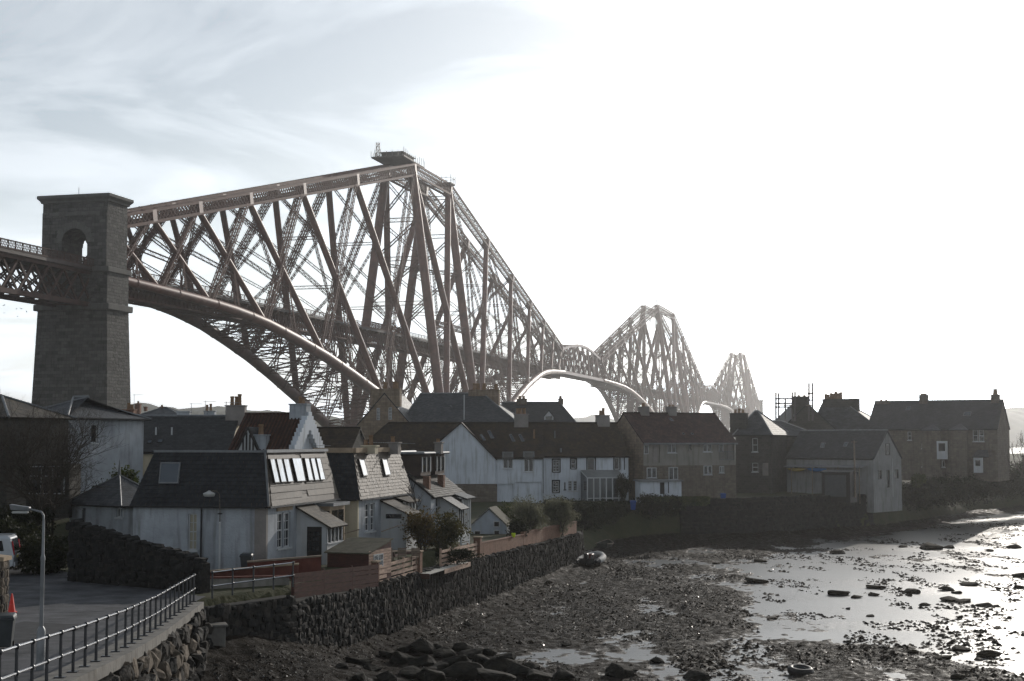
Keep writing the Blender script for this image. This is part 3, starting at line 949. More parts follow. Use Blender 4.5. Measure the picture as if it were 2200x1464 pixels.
# --- steep street wall of pitched rubble: each stone its own piece
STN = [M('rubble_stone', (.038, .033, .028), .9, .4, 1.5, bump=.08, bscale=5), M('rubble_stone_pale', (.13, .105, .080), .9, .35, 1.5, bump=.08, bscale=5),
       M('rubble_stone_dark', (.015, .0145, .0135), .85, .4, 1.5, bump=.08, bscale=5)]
CORE = M('wall_core', (.026, .024, .021), .95, .3, 2.0, bump=.1, bscale=6)
def stone_mesh(seed, sx=1, sy=1, sz=1, jit=.22):
    r_ = random.Random(seed)
    bm = bmesh.new()
    bmesh.ops.create_cube(bm, size=1)
    bmesh.ops.bevel(bm, geom=list(bm.edges), offset=.2, segments=1, affect='EDGES')
    for v in bm.verts:
        v.co.x = (v.co.x + r_.uniform(-jit, jit) * .55) * sx
        v.co.y = (v.co.y + r_.uniform(-jit, jit) * .55) * sy
        v.co.z = (v.co.z + r_.uniform(-jit, jit) * .55) * sz
    me = bpy.data.meshes.new('stone'); bm.to_mesh(me); bm.free()
    return me
SM = [[stone_mesh(50 + i) for i in range(6)] for _ in STN]
for k, ms_ in enumerate(SM):
    for i, me in enumerate(ms_):
        if k: ms_[i] = me = me.copy()
        me.materials.clear(); me.materials.append(STN[k])
sw = empty('sea_wall', (0, 0, 0), 0, 'steep rough stone sea wall below the black street railing', 'wall')
mb = MB()
wall_pts = along(RAILP, 1.2)
for a, b in zip(wall_pts[:-1], wall_pts[1:]):
    e = (b - a).normalized(); nn = Vector((e.y, -e.x, 0))
    ta, tb = a + nn * .25, b + nn * .25
    ba, bb = a + nn * .95, b + nn * .95
    mb.quad((ba.x, ba.y, -2.3), (bb.x, bb.y, -2.3), (tb.x, tb.y, lz(b.x, b.y)), (ta.x, ta.y, lz(a.x, a.y)))
mb.build('core', CORE, sw)
cnt = 0
for i in range(9, len(wall_pts) - 1):
    a, b = wall_pts[i], wall_pts[i + 1]
    e = (b - a).normalized(); nn = Vector((e.y, -e.x, 0))
    zt = lz(a.x, a.y) - .12
    rows = 6
    for r_ in range(rows):
        f = (r_ + .5) / rows
        z = -1.6 + (zt + 1.6) * f
        for h_ in range(2):
            p = a.lerp(b, (h_ + .5) / 2 + rnd.uniform(-.12, .12)) + nn * (.92 - .62 * f + rnd.uniform(-.08, .08))
            pick = rnd.choice((0, 0, 1, 2)) if r_ > 1 else rnd.choice((0, 2, 2))
            o = inst('stone', SM[pick][rnd.randrange(6)], sw, (p.x, p.y, z + rnd.uniform(-.1, .1)),
                     (rnd.uniform(-.35, .35), rnd.uniform(-.5, .5), math.atan2(e.y, e.x) + rnd.uniform(-.4, .4)),
                     (.62 * rnd.uniform(.7, 1.35), .45 * rnd.uniform(.7, 1.3), .56 * rnd.uniform(.6, 1.25)))
            cnt += 1
# corner round the end of the street wall to the gardens
def rubble_wall(name, label, p0, p1, zb, zt, thick, course, length, cap, mats=(0, 0, 2), limit=300, batter=0.0, jitter=1.0, cat='wall'):
    """stone wall from p0 to p1: a core and face stones laid in courses"""
    root = empty(name, (0, 0, 0), 0, label, cat)
    p0, p1 = Vector((*p0, 0)), Vector((*p1, 0))
    e = (p1 - p0).normalized(); nn = Vector((e.y, -e.x, 0)); L = (p1 - p0).length
    z0a, z1a = zt
    mb = MB()
    mb.slab([p0 + Vector((0, 0, zb)) + nn * batter, p1 + Vector((0, 0, zb)) + nn * batter, p1 + Vector((0, 0, z1a)), p0 + Vector((0, 0, z0a))], -nn * thick)
    mb.build('core', CORE, root)
    n = max(1, round(L / length))
    st = []
    for i in range(n):
        f = (i + .5) / n
        ztop = z0a + (z1a - z0a) * f
        rows = max(1, round((ztop - zb) / course))
        for r_ in range(rows):
            g = (r_ + .5) / rows
            c = p0.lerp(p1, f + (.25 / n if r_ % 2 else -.25 / n) + rnd.uniform(-.32, .32) / n) + nn * (batter * (1 - g) + rnd.uniform(-.03, .05))
            st.append((c, zb + (ztop - zb) * (g + rnd.uniform(-.3, .3) / rows), (L / n * rnd.choice((.7, 1, 1, 1.5)), .15, (ztop - zb) / rows * rnd.choice((.7, 1, 1, 1.35)))))
    st.sort(key=lambda a: a[0].y)
    ang = math.atan2(e.y, e.x)
    joined = bmesh.new()
    for k, (c, z, (sx, sy, sz)) in enumerate(st):
        rot = (rnd.uniform(-.1, .1) * jitter, rnd.uniform(-.12, .12) * jitter, ang + rnd.uniform(-.12, .12) * jitter)
        scl = (sx * rnd.uniform(.65, 1.25), sy * rnd.uniform(.5, 1.5), sz * rnd.uniform(.6, 1.15))
        pk = rnd.choice(mats)
        if k < limit:
            inst('stone', SM[pk][rnd.randrange(6)], root, (c.x, c.y, z), rot, scl)
        else:
            mx = Matrix.LocRotScale(Vector((c.x, c.y, z)), Matrix.Rotation(rot[2], 3, 'Z').to_quaternion(), Vector(scl))
            n0 = len(joined.verts)
            joined.from_mesh(SM[pk][rnd.randrange(6)])
            joined.verts.ensure_lookup_table()
            for v in joined.verts[n0:]: v.co = mx @ v.co
    if len(joined.verts):
        me = bpy.data.meshes.new('far_stones'); joined.to_mesh(me)
        o = link('far_stones', me, STN[mats[0]], root); o['kind'] = 'stuff'
    joined.free()
    if cap:
        k = max(2, round(L / .55))
        for i in range(k):
            f = (i + .5) / k
            c = p0.lerp(p1, f) - nn * (thick / 2 - .05)
            inst('cope_stone', SM[rnd.choice(mats)][rnd.randrange(6)], root, (c.x, c.y, z0a + (z1a - z0a) * f + .06), (rnd.uniform(-.15, .15), rnd.uniform(-.2, .2), ang), (.5, thick * .95, .3 * rnd.uniform(.8, 1.3)))
    return root
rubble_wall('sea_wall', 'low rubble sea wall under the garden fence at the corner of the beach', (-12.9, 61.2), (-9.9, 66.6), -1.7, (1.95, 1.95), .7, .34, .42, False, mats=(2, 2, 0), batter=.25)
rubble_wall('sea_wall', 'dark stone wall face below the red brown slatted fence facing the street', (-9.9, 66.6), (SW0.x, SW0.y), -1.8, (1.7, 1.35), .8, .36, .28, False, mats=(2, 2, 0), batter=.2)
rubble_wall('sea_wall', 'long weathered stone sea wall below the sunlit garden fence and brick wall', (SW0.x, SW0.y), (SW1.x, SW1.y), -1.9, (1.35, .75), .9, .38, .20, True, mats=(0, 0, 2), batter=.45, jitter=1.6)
rubble_wall('sea_wall', 'short stone return at the far end of the garden sea wall beside the inflatable boat', (SW1.x, SW1.y), (6.4, 133.5), -1.9, (.75, .75), .9, .45, .5, False, mats=(0, 2), batter=.2)
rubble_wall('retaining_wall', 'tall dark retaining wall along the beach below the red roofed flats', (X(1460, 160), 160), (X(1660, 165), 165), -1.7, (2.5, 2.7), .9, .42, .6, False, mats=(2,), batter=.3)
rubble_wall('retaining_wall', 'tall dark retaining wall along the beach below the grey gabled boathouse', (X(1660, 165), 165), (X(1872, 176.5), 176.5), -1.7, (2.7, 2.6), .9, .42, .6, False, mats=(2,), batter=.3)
# --- distant hills
HILLM = M('far_woodland', (.030, .036, .022), 1.0, .35, .02, bump=1.5, bscale=.05, col2=(.06, .062, .035))
def hill(name, x0, x1, y0, zb, prof, depth, seed, tree=5):
    xs = np.linspace(x0, x1, 260); ysn = np.linspace(0, depth, 14)
    top = np.interp(xs, [p[0] for p in prof], [p[1] for p in prof])
    rough = tree * (fbm(xs * .03, xs * 0 + seed, seed, 4, .65) - .5) * 2
    def zf(gx, gy):
        i = np.searchsorted(xs, gx.clip(x0, x1 - 1e-6))
        f = np.sin(np.clip((gy - y0) / depth, 0, 1) * math.pi) ** .6
        return zb + np.maximum(0, np.interp(gx, xs, top) - zb + np.interp(gx, xs, rough)) * f + tree * .8 * (fbm(gx * .05, gy * .05, seed + 3, 3) - .5)
    return grid(name, xs, y0 + ysn, zf, HILLM, 'structure')
def hp(px, py, Y): return (X(px, Y, py), Z(py, Y, px))
hill('wooded_hill', hp(-300, 880, 1700)[0], hp(1100, 900, 1700)[0], 1500, -4, [hp(-300, 880, 1700), hp(200, 868, 1700), hp(300, 868, 1700), hp(400, 874, 1700), hp(520, 880, 1700), hp(640, 884, 1700), hp(760, 905, 1700), hp(900, 925, 1700), hp(1100, 940, 1700)], 500, 4, 7)
hill('far_hill', hp(1050, 930, 4000)[0], hp(1700, 940, 4000)[0], 3600, -4, [hp(1050, 930, 4000), hp(1200, 905, 4000), hp(1270, 893, 4000), hp(1330, 902, 4000), hp(1450, 915, 4000), hp(1600, 925, 4000), hp(1700, 930, 4000)], 900, 8, 8)
hill('far_hill', hp(1650, 930, 2800)[0], hp(2700, 900, 2800)[0], 2500, -4, [hp(1650, 938, 2800), hp(1900, 915, 2800), hp(2100, 890, 2800), hp(2200, 878, 2800), hp(2400, 870, 2800), hp(2700, 890, 2800)], 700, 12, 9)
# ================================================================== HOUSES
def ray(px, py):
    a, b = (px - 1100) / F, (732 - py) / F
    return Vector((a, CP - b * SP, SP + b * CP))
EYE = Vector((0, 0, CAMZ))
def on_plane(px, py, P0, n):
    d = ray(px, py)
    return EYE + d * ((P0 - EYE).dot(n) / d.dot(n))
def uvmat(name, col, cw, ch, rough=.7, spec=.2, bump=.02, var=.3, mortar=.015, moss=None, dark=.45):
    """slates or tiles in courses, laid along each roof plane's own UV"""
    if name in MATS: return MATS[name]
    m = bpy.data.materials.new(name); m.use_nodes = True
    t = m.node_tree; N, L = t.nodes, t.links
    b = N['Principled BSDF']
    uv = N.new('ShaderNodeUVMap')
    nz_ = N.new('ShaderNodeTexNoise'); nz_.inputs['Scale'].default_value = .9; nz_.inputs['Detail'].default_value = 7; nz_.inputs['Roughness'].default_value = .65
    pos = N.new('ShaderNodeNewGeometry').outputs['Position']
    L.new(pos, nz_.inputs[0])
    bt = N.new('ShaderNodeTexBrick')
    bt.inputs['Scale'].default_value = 1
    bt.inputs['Brick Width'].default_value = cw; bt.inputs['Row Height'].default_value = ch
    bt.inputs['Mortar Size'].default_value = mortar; bt.inputs['Mortar Smooth'].default_value = .3
    c = Vector(col)
    bt.inputs['Color1'].default_value = (*(c * (1 - var)), 1); bt.inputs['Color2'].default_value = (*(c * (1 + var)), 1)
    bt.inputs['Mortar'].default_value = (*(c * dark), 1)
    L.new(uv.outputs[0], bt.inputs[0])
    rp = N.new('ShaderNodeValToRGB')
    rp.color_ramp.elements[0].position = .35; rp.color_ramp.elements[1].position = .72
    rp.color_ramp.elements[0].color = (.75, .75, .75, 1)
    mo = moss or (1.25, 1.25, 1.2)
    rp.color_ramp.elements[1].color = (*mo, 1)
    L.new(nz_.outputs[0], rp.inputs[0])
    mx = N.new('ShaderNodeMix'); mx.data_type = 'RGBA'; mx.blend_type = 'MULTIPLY'; mx.inputs[0].default_value = 1
    L.new(bt.outputs[0], mx.inputs[6]); L.new(rp.outputs[0], mx.inputs[7])
    L.new(mx.outputs[2], b.inputs['Base Color'])
    b.inputs['Roughness'].default_value = rough; b.inputs['Specular IOR Level'].default_value = spec
    iv = N.new('ShaderNodeMath'); iv.operation = 'MULTIPLY_ADD'; iv.inputs[1].default_value = -1
    n2 = N.new('ShaderNodeTexNoise'); n2.inputs['Scale'].default_value = 3.0 / cw * .3; n2.inputs['Detail'].default_value = 4
    L.new(pos, n2.inputs[0])
    L.new(bt.outputs[1], iv.inputs[0]); L.new(n2.outputs[0], iv.inputs[2])
    bp = N.new('ShaderNodeBump'); bp.inputs['Strength'].default_value = 1; bp.inputs['Distance'].default_value = bump
    L.new(iv.outputs[0], bp.inputs['Height']); L.new(bp.outputs[0], b.inputs['Normal'])
    MATS[name] = m
    return m
SLATE = uvmat('grey_slate', (.052, .056, .062), .34, .24, .55, bump=.03)
SLATED = uvmat('dark_slate', (.030, .031, .033), .34, .24, .62, bump=.025, spec=.3)
SLATEB = uvmat('brown_slate', (.060, .050, .040), .36, .25, .62, bump=.03, moss=(1.5, 1.4, 1.1))
SLATEW = uvmat('wet_slate', (.045, .048, .052), .5, .34, .64, bump=.08, spec=.16)
TILED = uvmat('dark_brown_tile', (.032, .022, .016), .33, .30, .75, bump=.03, spec=.2, moss=(1.5, 1.4, .9))
TILER = uvmat('red_tile', (.052, .026, .022), .33, .30, .75, bump=.03, spec=.2)
PANT = uvmat('pantile', (.058, .024, .016), .30, .34, .75, bump=.05, spec=.2, moss=(1.3, 1.2, .9))
WHITE = M('white_harling', (.335, .355, .38), .9, .20, .55, bump=.035, bscale=9, streak=.42)
WHITE2 = M('white_paint', (.46, .47, .475), .6, .06, 1, streak=.12)
WHITEP = M('clean_white_paint', (.52, .55, .59), .9, .08, .7, bump=.015, bscale=12, streak=.4)
CREAM = M('cream_render', (.48, .42, .31), .9, .12, .8, bump=.02, bscale=12, streak=.25)
GREYR = M('grey_render', (.235, .22, .195), .9, .12, .8, bump=.02, bscale=12, streak=.35)
BOATR = M('pale_grey_render', (.24, .24, .235), .9, .12, .8, bump=.02, bscale=12, streak=.35)
SAND = M('sandstone', (.215, .165, .12), .9, .25, 1, bump=.03, bscale=8, local=True, brick=(.62, .30, .02, (.10, .08, .065), .03), streak=.3)
RUBB = M('rubble_masonry', (.15, .125, .10), .95, .3, 1, bump=.06, bscale=6, local=True, brick=(.5, .3, .035, (.12, .105, .09), .05), streak=.3)
DRUB = M('dark_whinstone', (.060, .056, .050), .95, .3, 1, bump=.06, bscale=6, local=True, brick=(.5, .3, .035, (.075, .07, .06), .05))
BRICK = M('old_brick', (.20, .105, .070), .9, .3, 2, bump=.01, bscale=9, local=True, brick=(.225, .075, .010, (.20, .17, .14), .012), streak=.3)
QUOIN = M('grey_quoin', (.22, .20, .185), .9, .15, 1, bump=.02, bscale=8)
DARKP = M('dark_paint', (.022, .019, .018), .5, .2, 2)
LEAD = M('lead_flashing', (.16, .165, .17), .5, .2, 2, metal=.2)
POT = M('clay_pot', (.20, .125, .075), .85, .25, 3)
TIMB = M('weathered_timber', (.19, .15, .115), .85, .3, 2, stretch=(1, 1, 6), bump=.01)
GUT = M('black_gutter', (.02, .02, .021), .45, .2, 2)
TANS = M('tan_stone', (.30, .23, .16), .9, .18, 1.5, bump=.02, bscale=8)
def glass(name='window_glass', col=(.012, .014, .016), rough=.04):
    if name in MATS: return MATS[name]
    m = bpy.data.materials.new(name); m.use_nodes = True
    b = m.node_tree.nodes['Principled BSDF']
    b.inputs['Base Color'].default_value = (*col, 1); b.inputs['Roughness'].default_value = rough
    b.inputs['Specular IOR Level'].default_value = .65
    n = m.node_tree.nodes.new('ShaderNodeTexNoise'); n.inputs['Scale'].default_value = 1.1
    g = m.node_tree.nodes.new('ShaderNodeNewGeometry'); m.node_tree.links.new(g.outputs['Position'], n.inputs[0])
    bp = m.node_tree.nodes.new('ShaderNodeBump'); bp.inputs['Distance'].default_value = .012
    m.node_tree.links.new(n.outputs[0], bp.inputs['Height']); m.node_tree.links.new(bp.outputs[0], b.inputs['Normal'])
    MATS[name] = m
    return m
GLASS = glass()
SKYG = glass('skylight_glass', (.03, .04, .05), .02); SKYG.node_tree.nodes['Principled BSDF'].inputs['Specular IOR Level'].default_value = 1.0
BLIND = M('window_blind', (.34, .31, .24), .9, .1, 1)
class RoofMB:
    """roof planes with thickness and a UV in metres (u along the eave, v up the slope)"""
    def __init__(s): s.v, s.f, s.uv = [], [], []
    def plane(s, pts, thick=.10):
        pts = [Vector(p) for p in pts]
        n = (pts[1] - pts[0]).cross(pts[2] - pts[0]).normalized()
        if n.z < 0: pts = pts[::-1]; n = -n
        # eave = lowest edge
        k = min(range(len(pts)), key=lambda i: pts[i].z + pts[(i + 1) % len(pts)].z)
        e = (pts[(k + 1) % len(pts)] - pts[k]); e.z = 0; e.normalize()
        up = n.cross(e)
        o = len(s.v); m = len(pts)
        s.v += [tuple(p) for p in pts] + [tuple(p - n * thick) for p in pts]
        uv = [((p - pts[k]).dot(e) + 50, (p - pts[k]).dot(up) + 50) for p in pts]
        s.f.append(tuple(o + i for i in range(m))); s.uv += uv
        s.f.append(tuple(o + m + i for i in range(m - 1, -1, -1))); s.uv += [uv[i] for i in range(m - 1, -1, -1)]
        for i in range(m):
            j = (i + 1) % m
            s.f.append((o + i, o + m + i, o + m + j, o + j)); s.uv += [(0, 0)] * 4
        return s
    def build(s, name, mat, parent):
        me = bpy.data.meshes.new(name); me.from_pydata(s.v, [], s.f)
        l = me.uv_layers.new(name='UVMap')
        l.data.foreach_set('uv', [c for u in s.uv for c in u])
        return link(name, me, mat, parent)
def slates(root, a, b, c, d, course, width, mat, name='slates', tilt=.03, thick=.018, seed=0):
    """overlapping slates on the plane a-b (eave) c-d (ridge, c above b)"""
    r_ = random.Random(seed)
    a, b, c, d = map(Vector, (a, b, c, d))
    n = (b - a).cross(d - a).normalized()
    if n.z < 0: n = -n
    H_ = ((d - a).length + (c - b).length) / 2
    rows = max(2, round(H_ / course))
    mb = MB()
    for k in range(rows):
        f0, f1 = k / rows, min(1.0, (k + 1.35) / rows)
        l0, l1, t0, t1 = a.lerp(d, f0), b.lerp(c, f0), a.lerp(d, f1), b.lerp(c, f1)
        m = max(1, round((l1 - l0).length / width))
        off = .5 if k % 2 else 0
        for i in range(m + (1 if off else 0)):
            g0, g1 = max(0, (i - off) / m), min(1, (i + 1 - off) / m)
            if g1 - g0 < .02: continue
            g0 += .04 / m; g1 -= .04 / m
            lift0 = n * (.035 + r_.uniform(0, tilt)); lift1 = n * (.004)
            drop = (l0 - t0).normalized() * r_.uniform(0, .02)
            p = [l0.lerp(l1, g0) + lift0 + drop, l0.lerp(l1, g1) + n * (.035 + r_.uniform(0, tilt)) + drop, t0.lerp(t1, g1) + lift1, t0.lerp(t1, g0) + lift1]
            mb.add([*p, p[0] - n * thick, p[1] - n * thick], [(0, 1, 2, 3), (4, 5, 1, 0)])
    o = mb.build(name, mat, root); o['kind'] = 'stuff'
    return o
class House:
    def __init__(s, name, label, fl, fr, depth, zb, ze, zr, roof='x', wall=None, roofm=None, over=.22, cat='house', py=970, hip=None, group=None, verge=.12):
        A = W(fl[0], py, fl[1]); B = W(fr[0], py, fr[1])
        s.A = Vector((A.x, A.y, 0)); B = Vector((B.x, B.y, 0))
        s.L = (B - s.A).length; s.D = depth
        s.e = (B - s.A).normalized(); s.n = Vector((s.e.y, -s.e.x, 0))      # n: outward from the front
        s.ang = math.atan2(s.e.y, s.e.x)
        s.zb, s.ze, s.zr, s.roof, s.over, s.hip, s.verge = zb, ze, zr, roof, over, hip, verge
        s.wm, s.rm = wall, roofm
        s.root = empty(name, (s.A.x, s.A.y, 0), s.ang, label, cat, group)
        s.op = {'f': [], 'r': [], 'l': [], 'b': []}
    def loc(s, P):
        d = P - s.A
        return Vector((d.x * s.e.x + d.y * s.e.y, -(d.x * s.n.x + d.y * s.n.y), P.z))
    def plane(s, side):
        if side == 'f': return s.A, s.n
        if side == 'r': return s.A + s.e * s.L, s.e
        return s.A, -s.e
    def at(s, px, py, side='f', back=0.0):
        P0, n = s.plane(side)
        return s.loc(on_plane(px, py, P0 - n * back, n))
    def wpt(s, side, u, z, out=0.0):
        return {'f': Vector((u, -out, z)), 'r': Vector((s.L + out, u, z)), 'l': Vector((-out, u, z)), 'b': Vector((u, s.D + out, z))}[side]
    def win(s, side, x0, y0, x1, y1, style='sash', fm=None, pane=None, surround=None, cut=True, sill=True):
        a = s.at(x0, (y0 + y1) / 2, side); b = s.at(x1, (y0 + y1) / 2, side)
        xm = (x0 + x1) / 2
        zt, zb = s.at(xm, y0, side).z, s.at(xm, y1, side).z
        ua, ub = (a.x, b.x) if side == 'f' else (a.y, b.y)
        s.winm(side, min(ua, ub), max(ua, ub), zb, zt, style, fm, pane, surround, cut, sill)
    def winm(s, side, u0, u1, z0, z1, style='sash', fm=None, pane=None, surround=None, cut=True, sill=True):
        rec = .14 if cut else -.03
        if cut: s.op[side].append((u0, u1, z0, z1))
        fm = fm or WHITE2
        w = lambda u, z, o: s.wpt(side, u, z, o)
        def fbar(mb, ua, ub, za, zb_, o0, o1):
            p = [w(ua, za, o0), w(ub, za, o0), w(ub, zb_, o0), w(ua, zb_, o0)]
            mb.slab(p, w(0, 0, o1) - w(0, 0, o0))
        mb = MB(); t = min(.075, (u1 - u0) * .12)
        o0, o1 = -rec, -rec + .06
        fbar(mb, u0, u0 + t, z0, z1, o0, o1); fbar(mb, u1 - t, u1, z0, z1, o0, o1)
        fbar(mb, u0 + t, u1 - t, z0, z0 + t, o0, o1); fbar(mb, u0 + t, u1 - t, z1 - t, z1, o0, o1)
        zm, um = (z0 + z1) / 2, (u0 + u1) / 2
        if style in ('sash', 'sash6', 'pair'): fbar(mb, u0 + t, u1 - t, zm - t * .5, zm + t * .5, o0, o1)
        if style in ('casement', 'pair'): fbar(mb, um - t * .7, um + t * .7, z0 + t, z1 - t, o0, o1 + .01)
        if style == 'sash6':
            fbar(mb, um - .018, um + .018, z0 + t, z1 - t, o0, o1 - .02)
            for q in (.25, .75): fbar(mb, u0 + t, u1 - t, z0 + (z1 - z0) * q - .015, z0 + (z1 - z0) * q + .015, o0, o1 - .02)
        if style == 'panes':
            for q in (.33, .67): fbar(mb, u0 + (u1 - u0) * q - .02, u0 + (u1 - u0) * q + .02, z0 + t, z1 - t, o0, o1 - .02)
            fbar(mb, u0 + t, u1 - t, zm - .02, zm + .02, o0, o1 - .025)
        f = mb.build('window', fm, s.root)
        MB().slab([w(u0 + .01, z0 + .01, o0 - .01), w(u1 - .01, z0 + .01, o0 - .01), w(u1 - .01, z1 - .01, o0 - .01), w(u0 + .01, z1 - .01, o0 - .01)], w(0, 0, .022) - w(0, 0, 0)).build('pane', pane or GLASS, f)
        if sill: 
            m2 = MB(); fbar(m2, u0 - .08, u1 + .08, z0 - .1, z0 - .004, .004, .10); m2.build('sill', surround or fm, f)
        if surround:
            m2 = MB(); g = .14
            fbar(m2, u0 - g, u0 - .003, z0 - .02, z1 + g, .003, .03); fbar(m2, u1 + .003, u1 + g, z0 - .02, z1 + g, .003, .03); fbar(m2, u0 - .003, u1 + .003, z1 + .003, z1 + g, .003, .03)
            m2.build('surround', surround, f)
        return f
    def door(s, side, x0, y0, x1, y1, mat, name='door'):
        a = s.at(x0, y1, side); b = s.at(x1, y1, side); zt, zb = s.at(x0, y0, side).z, s.at(x0, y1, side).z
        ua, ub = sorted((a.x, b.x) if side == 'f' else (a.y, b.y))
        w = lambda u, z, o: s.wpt(side, u, z, o)
        s.op[side].append((ua, ub, zb, zt))
        d = MB().slab([w(ua, zb, -.12), w(ub, zb, -.12), w(ub, zt, -.12), w(ua, zt, -.12)], w(0, 0, .05) - w(0, 0, 0)).build(name, mat, s.root)
        return d
    def opening(s, side, x0, y0, x1, y1):
        a = s.at(x0, y1, side); b = s.at(x1, y1, side); zt, zb = s.at(x0, y0, side).z, s.at(x0, y1, side).z
        ua, ub = sorted((a.x, b.x) if side == 'f' else (a.y, b.y))
        s.op[side].append((ua, ub, zb, zt))
        return ua, ub, zb, zt
    def walls(s, mat=None, sides='frlb', recess=.16):
        mb = MB()
        for sd_ in sides:
            Lw = s.L if sd_ in 'fb' else s.D
            ops = [(max(a, .02), min(b, Lw - .02), max(c, s.zb + .01), min(d, s.ze - .02)) for a, b, c, d in s.op[sd_] if b > .05 and a < Lw - .05]
            us = sorted({0, Lw, *[o[0] for o in ops], *[o[1] for o in ops]}); zs = sorted({s.zb, s.ze, *[o[2] for o in ops], *[o[3] for o in ops]})
            flip = sd_ in 'lb'
            for i in range(len(us) - 1):
                for j in range(len(zs) - 1):
                    um, zm = (us[i] + us[i + 1]) / 2, (zs[j] + zs[j + 1]) / 2
                    if any(a < um < b and c < zm < d for a, b, c, d in ops): continue
                    p = [s.wpt(sd_, us[i], zs[j]), s.wpt(sd_, us[i + 1], zs[j]), s.wpt(sd_, us[i + 1], zs[j + 1]), s.wpt(sd_, us[i], zs[j + 1])]
                    mb.quad(*(p[::-1] if flip else p))
            for a, b, c, d in ops:
                w = lambda u, z, o: s.wpt(sd_, u, z, o)
                for (ua, za), (ub, zb_) in (((a, c), (b, c)), ((b, c), (b, d)), ((b, d), (a, d)), ((a, d), (a, c))):
                    mb.quad(w(ua, za, 0), w(ub, zb_, 0), w(ub, zb_, -recess), w(ua, za, -recess))
                mb.quad(w(a, c, -recess - .01), w(b, c, -recess - .01), w(b, d, -recess - .01), w(a, d, -recess - .01))
        if s.roof == 'x':
            for x_ in (0, s.L): mb.quad((x_, 0, s.ze), (x_, s.D, s.ze), (x_, s.D / 2, s.zr - .06))
        if s.roof == 'y':
            for y_ in (0, s.D): mb.quad((0, y_, s.ze), (s.L, y_, s.ze), (s.L / 2, y_, s.zr - .06))
        return mb.build('wall', mat or s.wm, s.root)
    def roofs(s, mat=None, thick=.12):
        L, D, ze, zr, o, vg = s.L, s.D, s.ze, s.zr, s.over, s.verge
        rb = RoofMB()
        if s.roof == 'x':
            k = (zr - ze) / (D / 2) * o
            rb.plane([(-vg, -o, ze - k + thick), (L + vg, -o, ze - k + thick), (L + vg, D / 2, zr + thick), (-vg, D / 2, zr + thick)], thick)
            rb.plane([(-vg, D + o, ze - k + thick), (L + vg, D + o, ze - k + thick), (L + vg, D / 2, zr + thick), (-vg, D / 2, zr + thick)], thick)
        elif s.roof == 'y':
            k = (zr - ze) / (L / 2) * o
            rb.plane([(-o, -vg, ze - k + thick), (-o, D + vg, ze - k + thick), (L / 2, D + vg, zr + thick), (L / 2, -vg, zr + thick)], thick)
            rb.plane([(L + o, -vg, ze - k + thick), (L + o, D + vg, ze - k + thick), (L / 2, D + vg, zr + thick), (L / 2, -vg, zr + thick)], thick)
        elif s.roof == 'hip':
            h = s.hip if isinstance(s.hip, tuple) else (s.hip, s.hip)
            a, b = Vector((h[0], D / 2, zr)), Vector((L - h[1], D / 2, zr))
            c = [Vector((-o, -o, ze)), Vector((L + o, -o, ze)), Vector((L + o, D + o, ze)), Vector((-o, D + o, ze))]
            rb.plane([c[0], c[1], b, a], thick); rb.plane([c[2], c[3], a, b], thick); rb.plane([c[1], c[2], b], thick); rb.plane([c[3], c[0], a], thick)
        elif s.roof == 'mansard':
            i_f, i_r, i_b, i_l = s.hip
            c = [Vector((-o, -o, ze)), Vector((L + o, -o, ze)), Vector((L + o, D + o, ze)), Vector((-o, D + o, ze))]
            t = [Vector((i_l, i_f, zr)), Vector((L - i_r, i_f, zr)), Vector((L - i_r, D - i_b, zr)), Vector((i_l, D - i_b, zr))]
            for i in range(4): rb.plane([c[i], c[(i + 1) % 4], t[(i + 1) % 4], t[i]], thick)
            rb.plane([p + Vector((0, 0, .02)) for p in t], thick)
            s.mc, s.mt = c, t
        r_ = rb.build('roof', mat or s.rm, s.root)
        s.roofobj = r_
        return r_
    def ridge(s, mat=None, r=.11):
        L, D, zr = s.L, s.D, s.zr + .12
        mat = mat or s.rm
        if s.roof == 'x': a, b = (-s.verge, D / 2, zr), (L + s.verge, D / 2, zr)
        elif s.roof == 'y': a, b = (L / 2, -s.verge, zr), (L / 2, D + s.verge, zr)
        else:
            h = s.hip if isinstance(s.hip, tuple) else (s.hip, s.hip)
            a, b = (h[0], D / 2, s.zr + .02), (L - h[1], D / 2, s.zr + .02)
        MB().tube(a, b, r, n=8).build('ridge', mat, s.roofobj, smooth=.6)
        if s.roof == 'hip':
            for p, q in ((a, (-s.over, -s.over, s.ze + .03)), (b, (L + s.over, -s.over, s.ze + .03)), (b, (L + s.over, D + s.over, s.ze + .03))):
                MB().tube(p, q, r * .8, n=6).build('hip_ridge', mat, s.roofobj, smooth=.6)
    def gutter(s, sides='f'):
        for sd_ in sides:
            Lw = s.L if sd_ in 'fb' else s.D
            k = 0
            if s.roof in 'xy': k = (s.zr - s.ze) / ((s.D if s.roof == 'x' else s.L) / 2) * s.over
            z = s.ze - k - .02
            MB().bar(s.wpt(sd_, -.05, z, s.over + .05), s.wpt(sd_, Lw + .05, z, s.over + .05), .11, .1).build('gutter', GUT, s.root)
    def pipe(s, side, px, y0, y1, mat=None, r=.045):
        a, b = s.at(px, y0, side), s.at(px, y1, side)
        u = a.x if side == 'f' else a.y
        MB().tube(s.wpt(side, u, a.z, .07), s.wpt(side, u, b.z, .07), r, n=8).build('drainpipe', mat or GUT, s.root, smooth=.6)
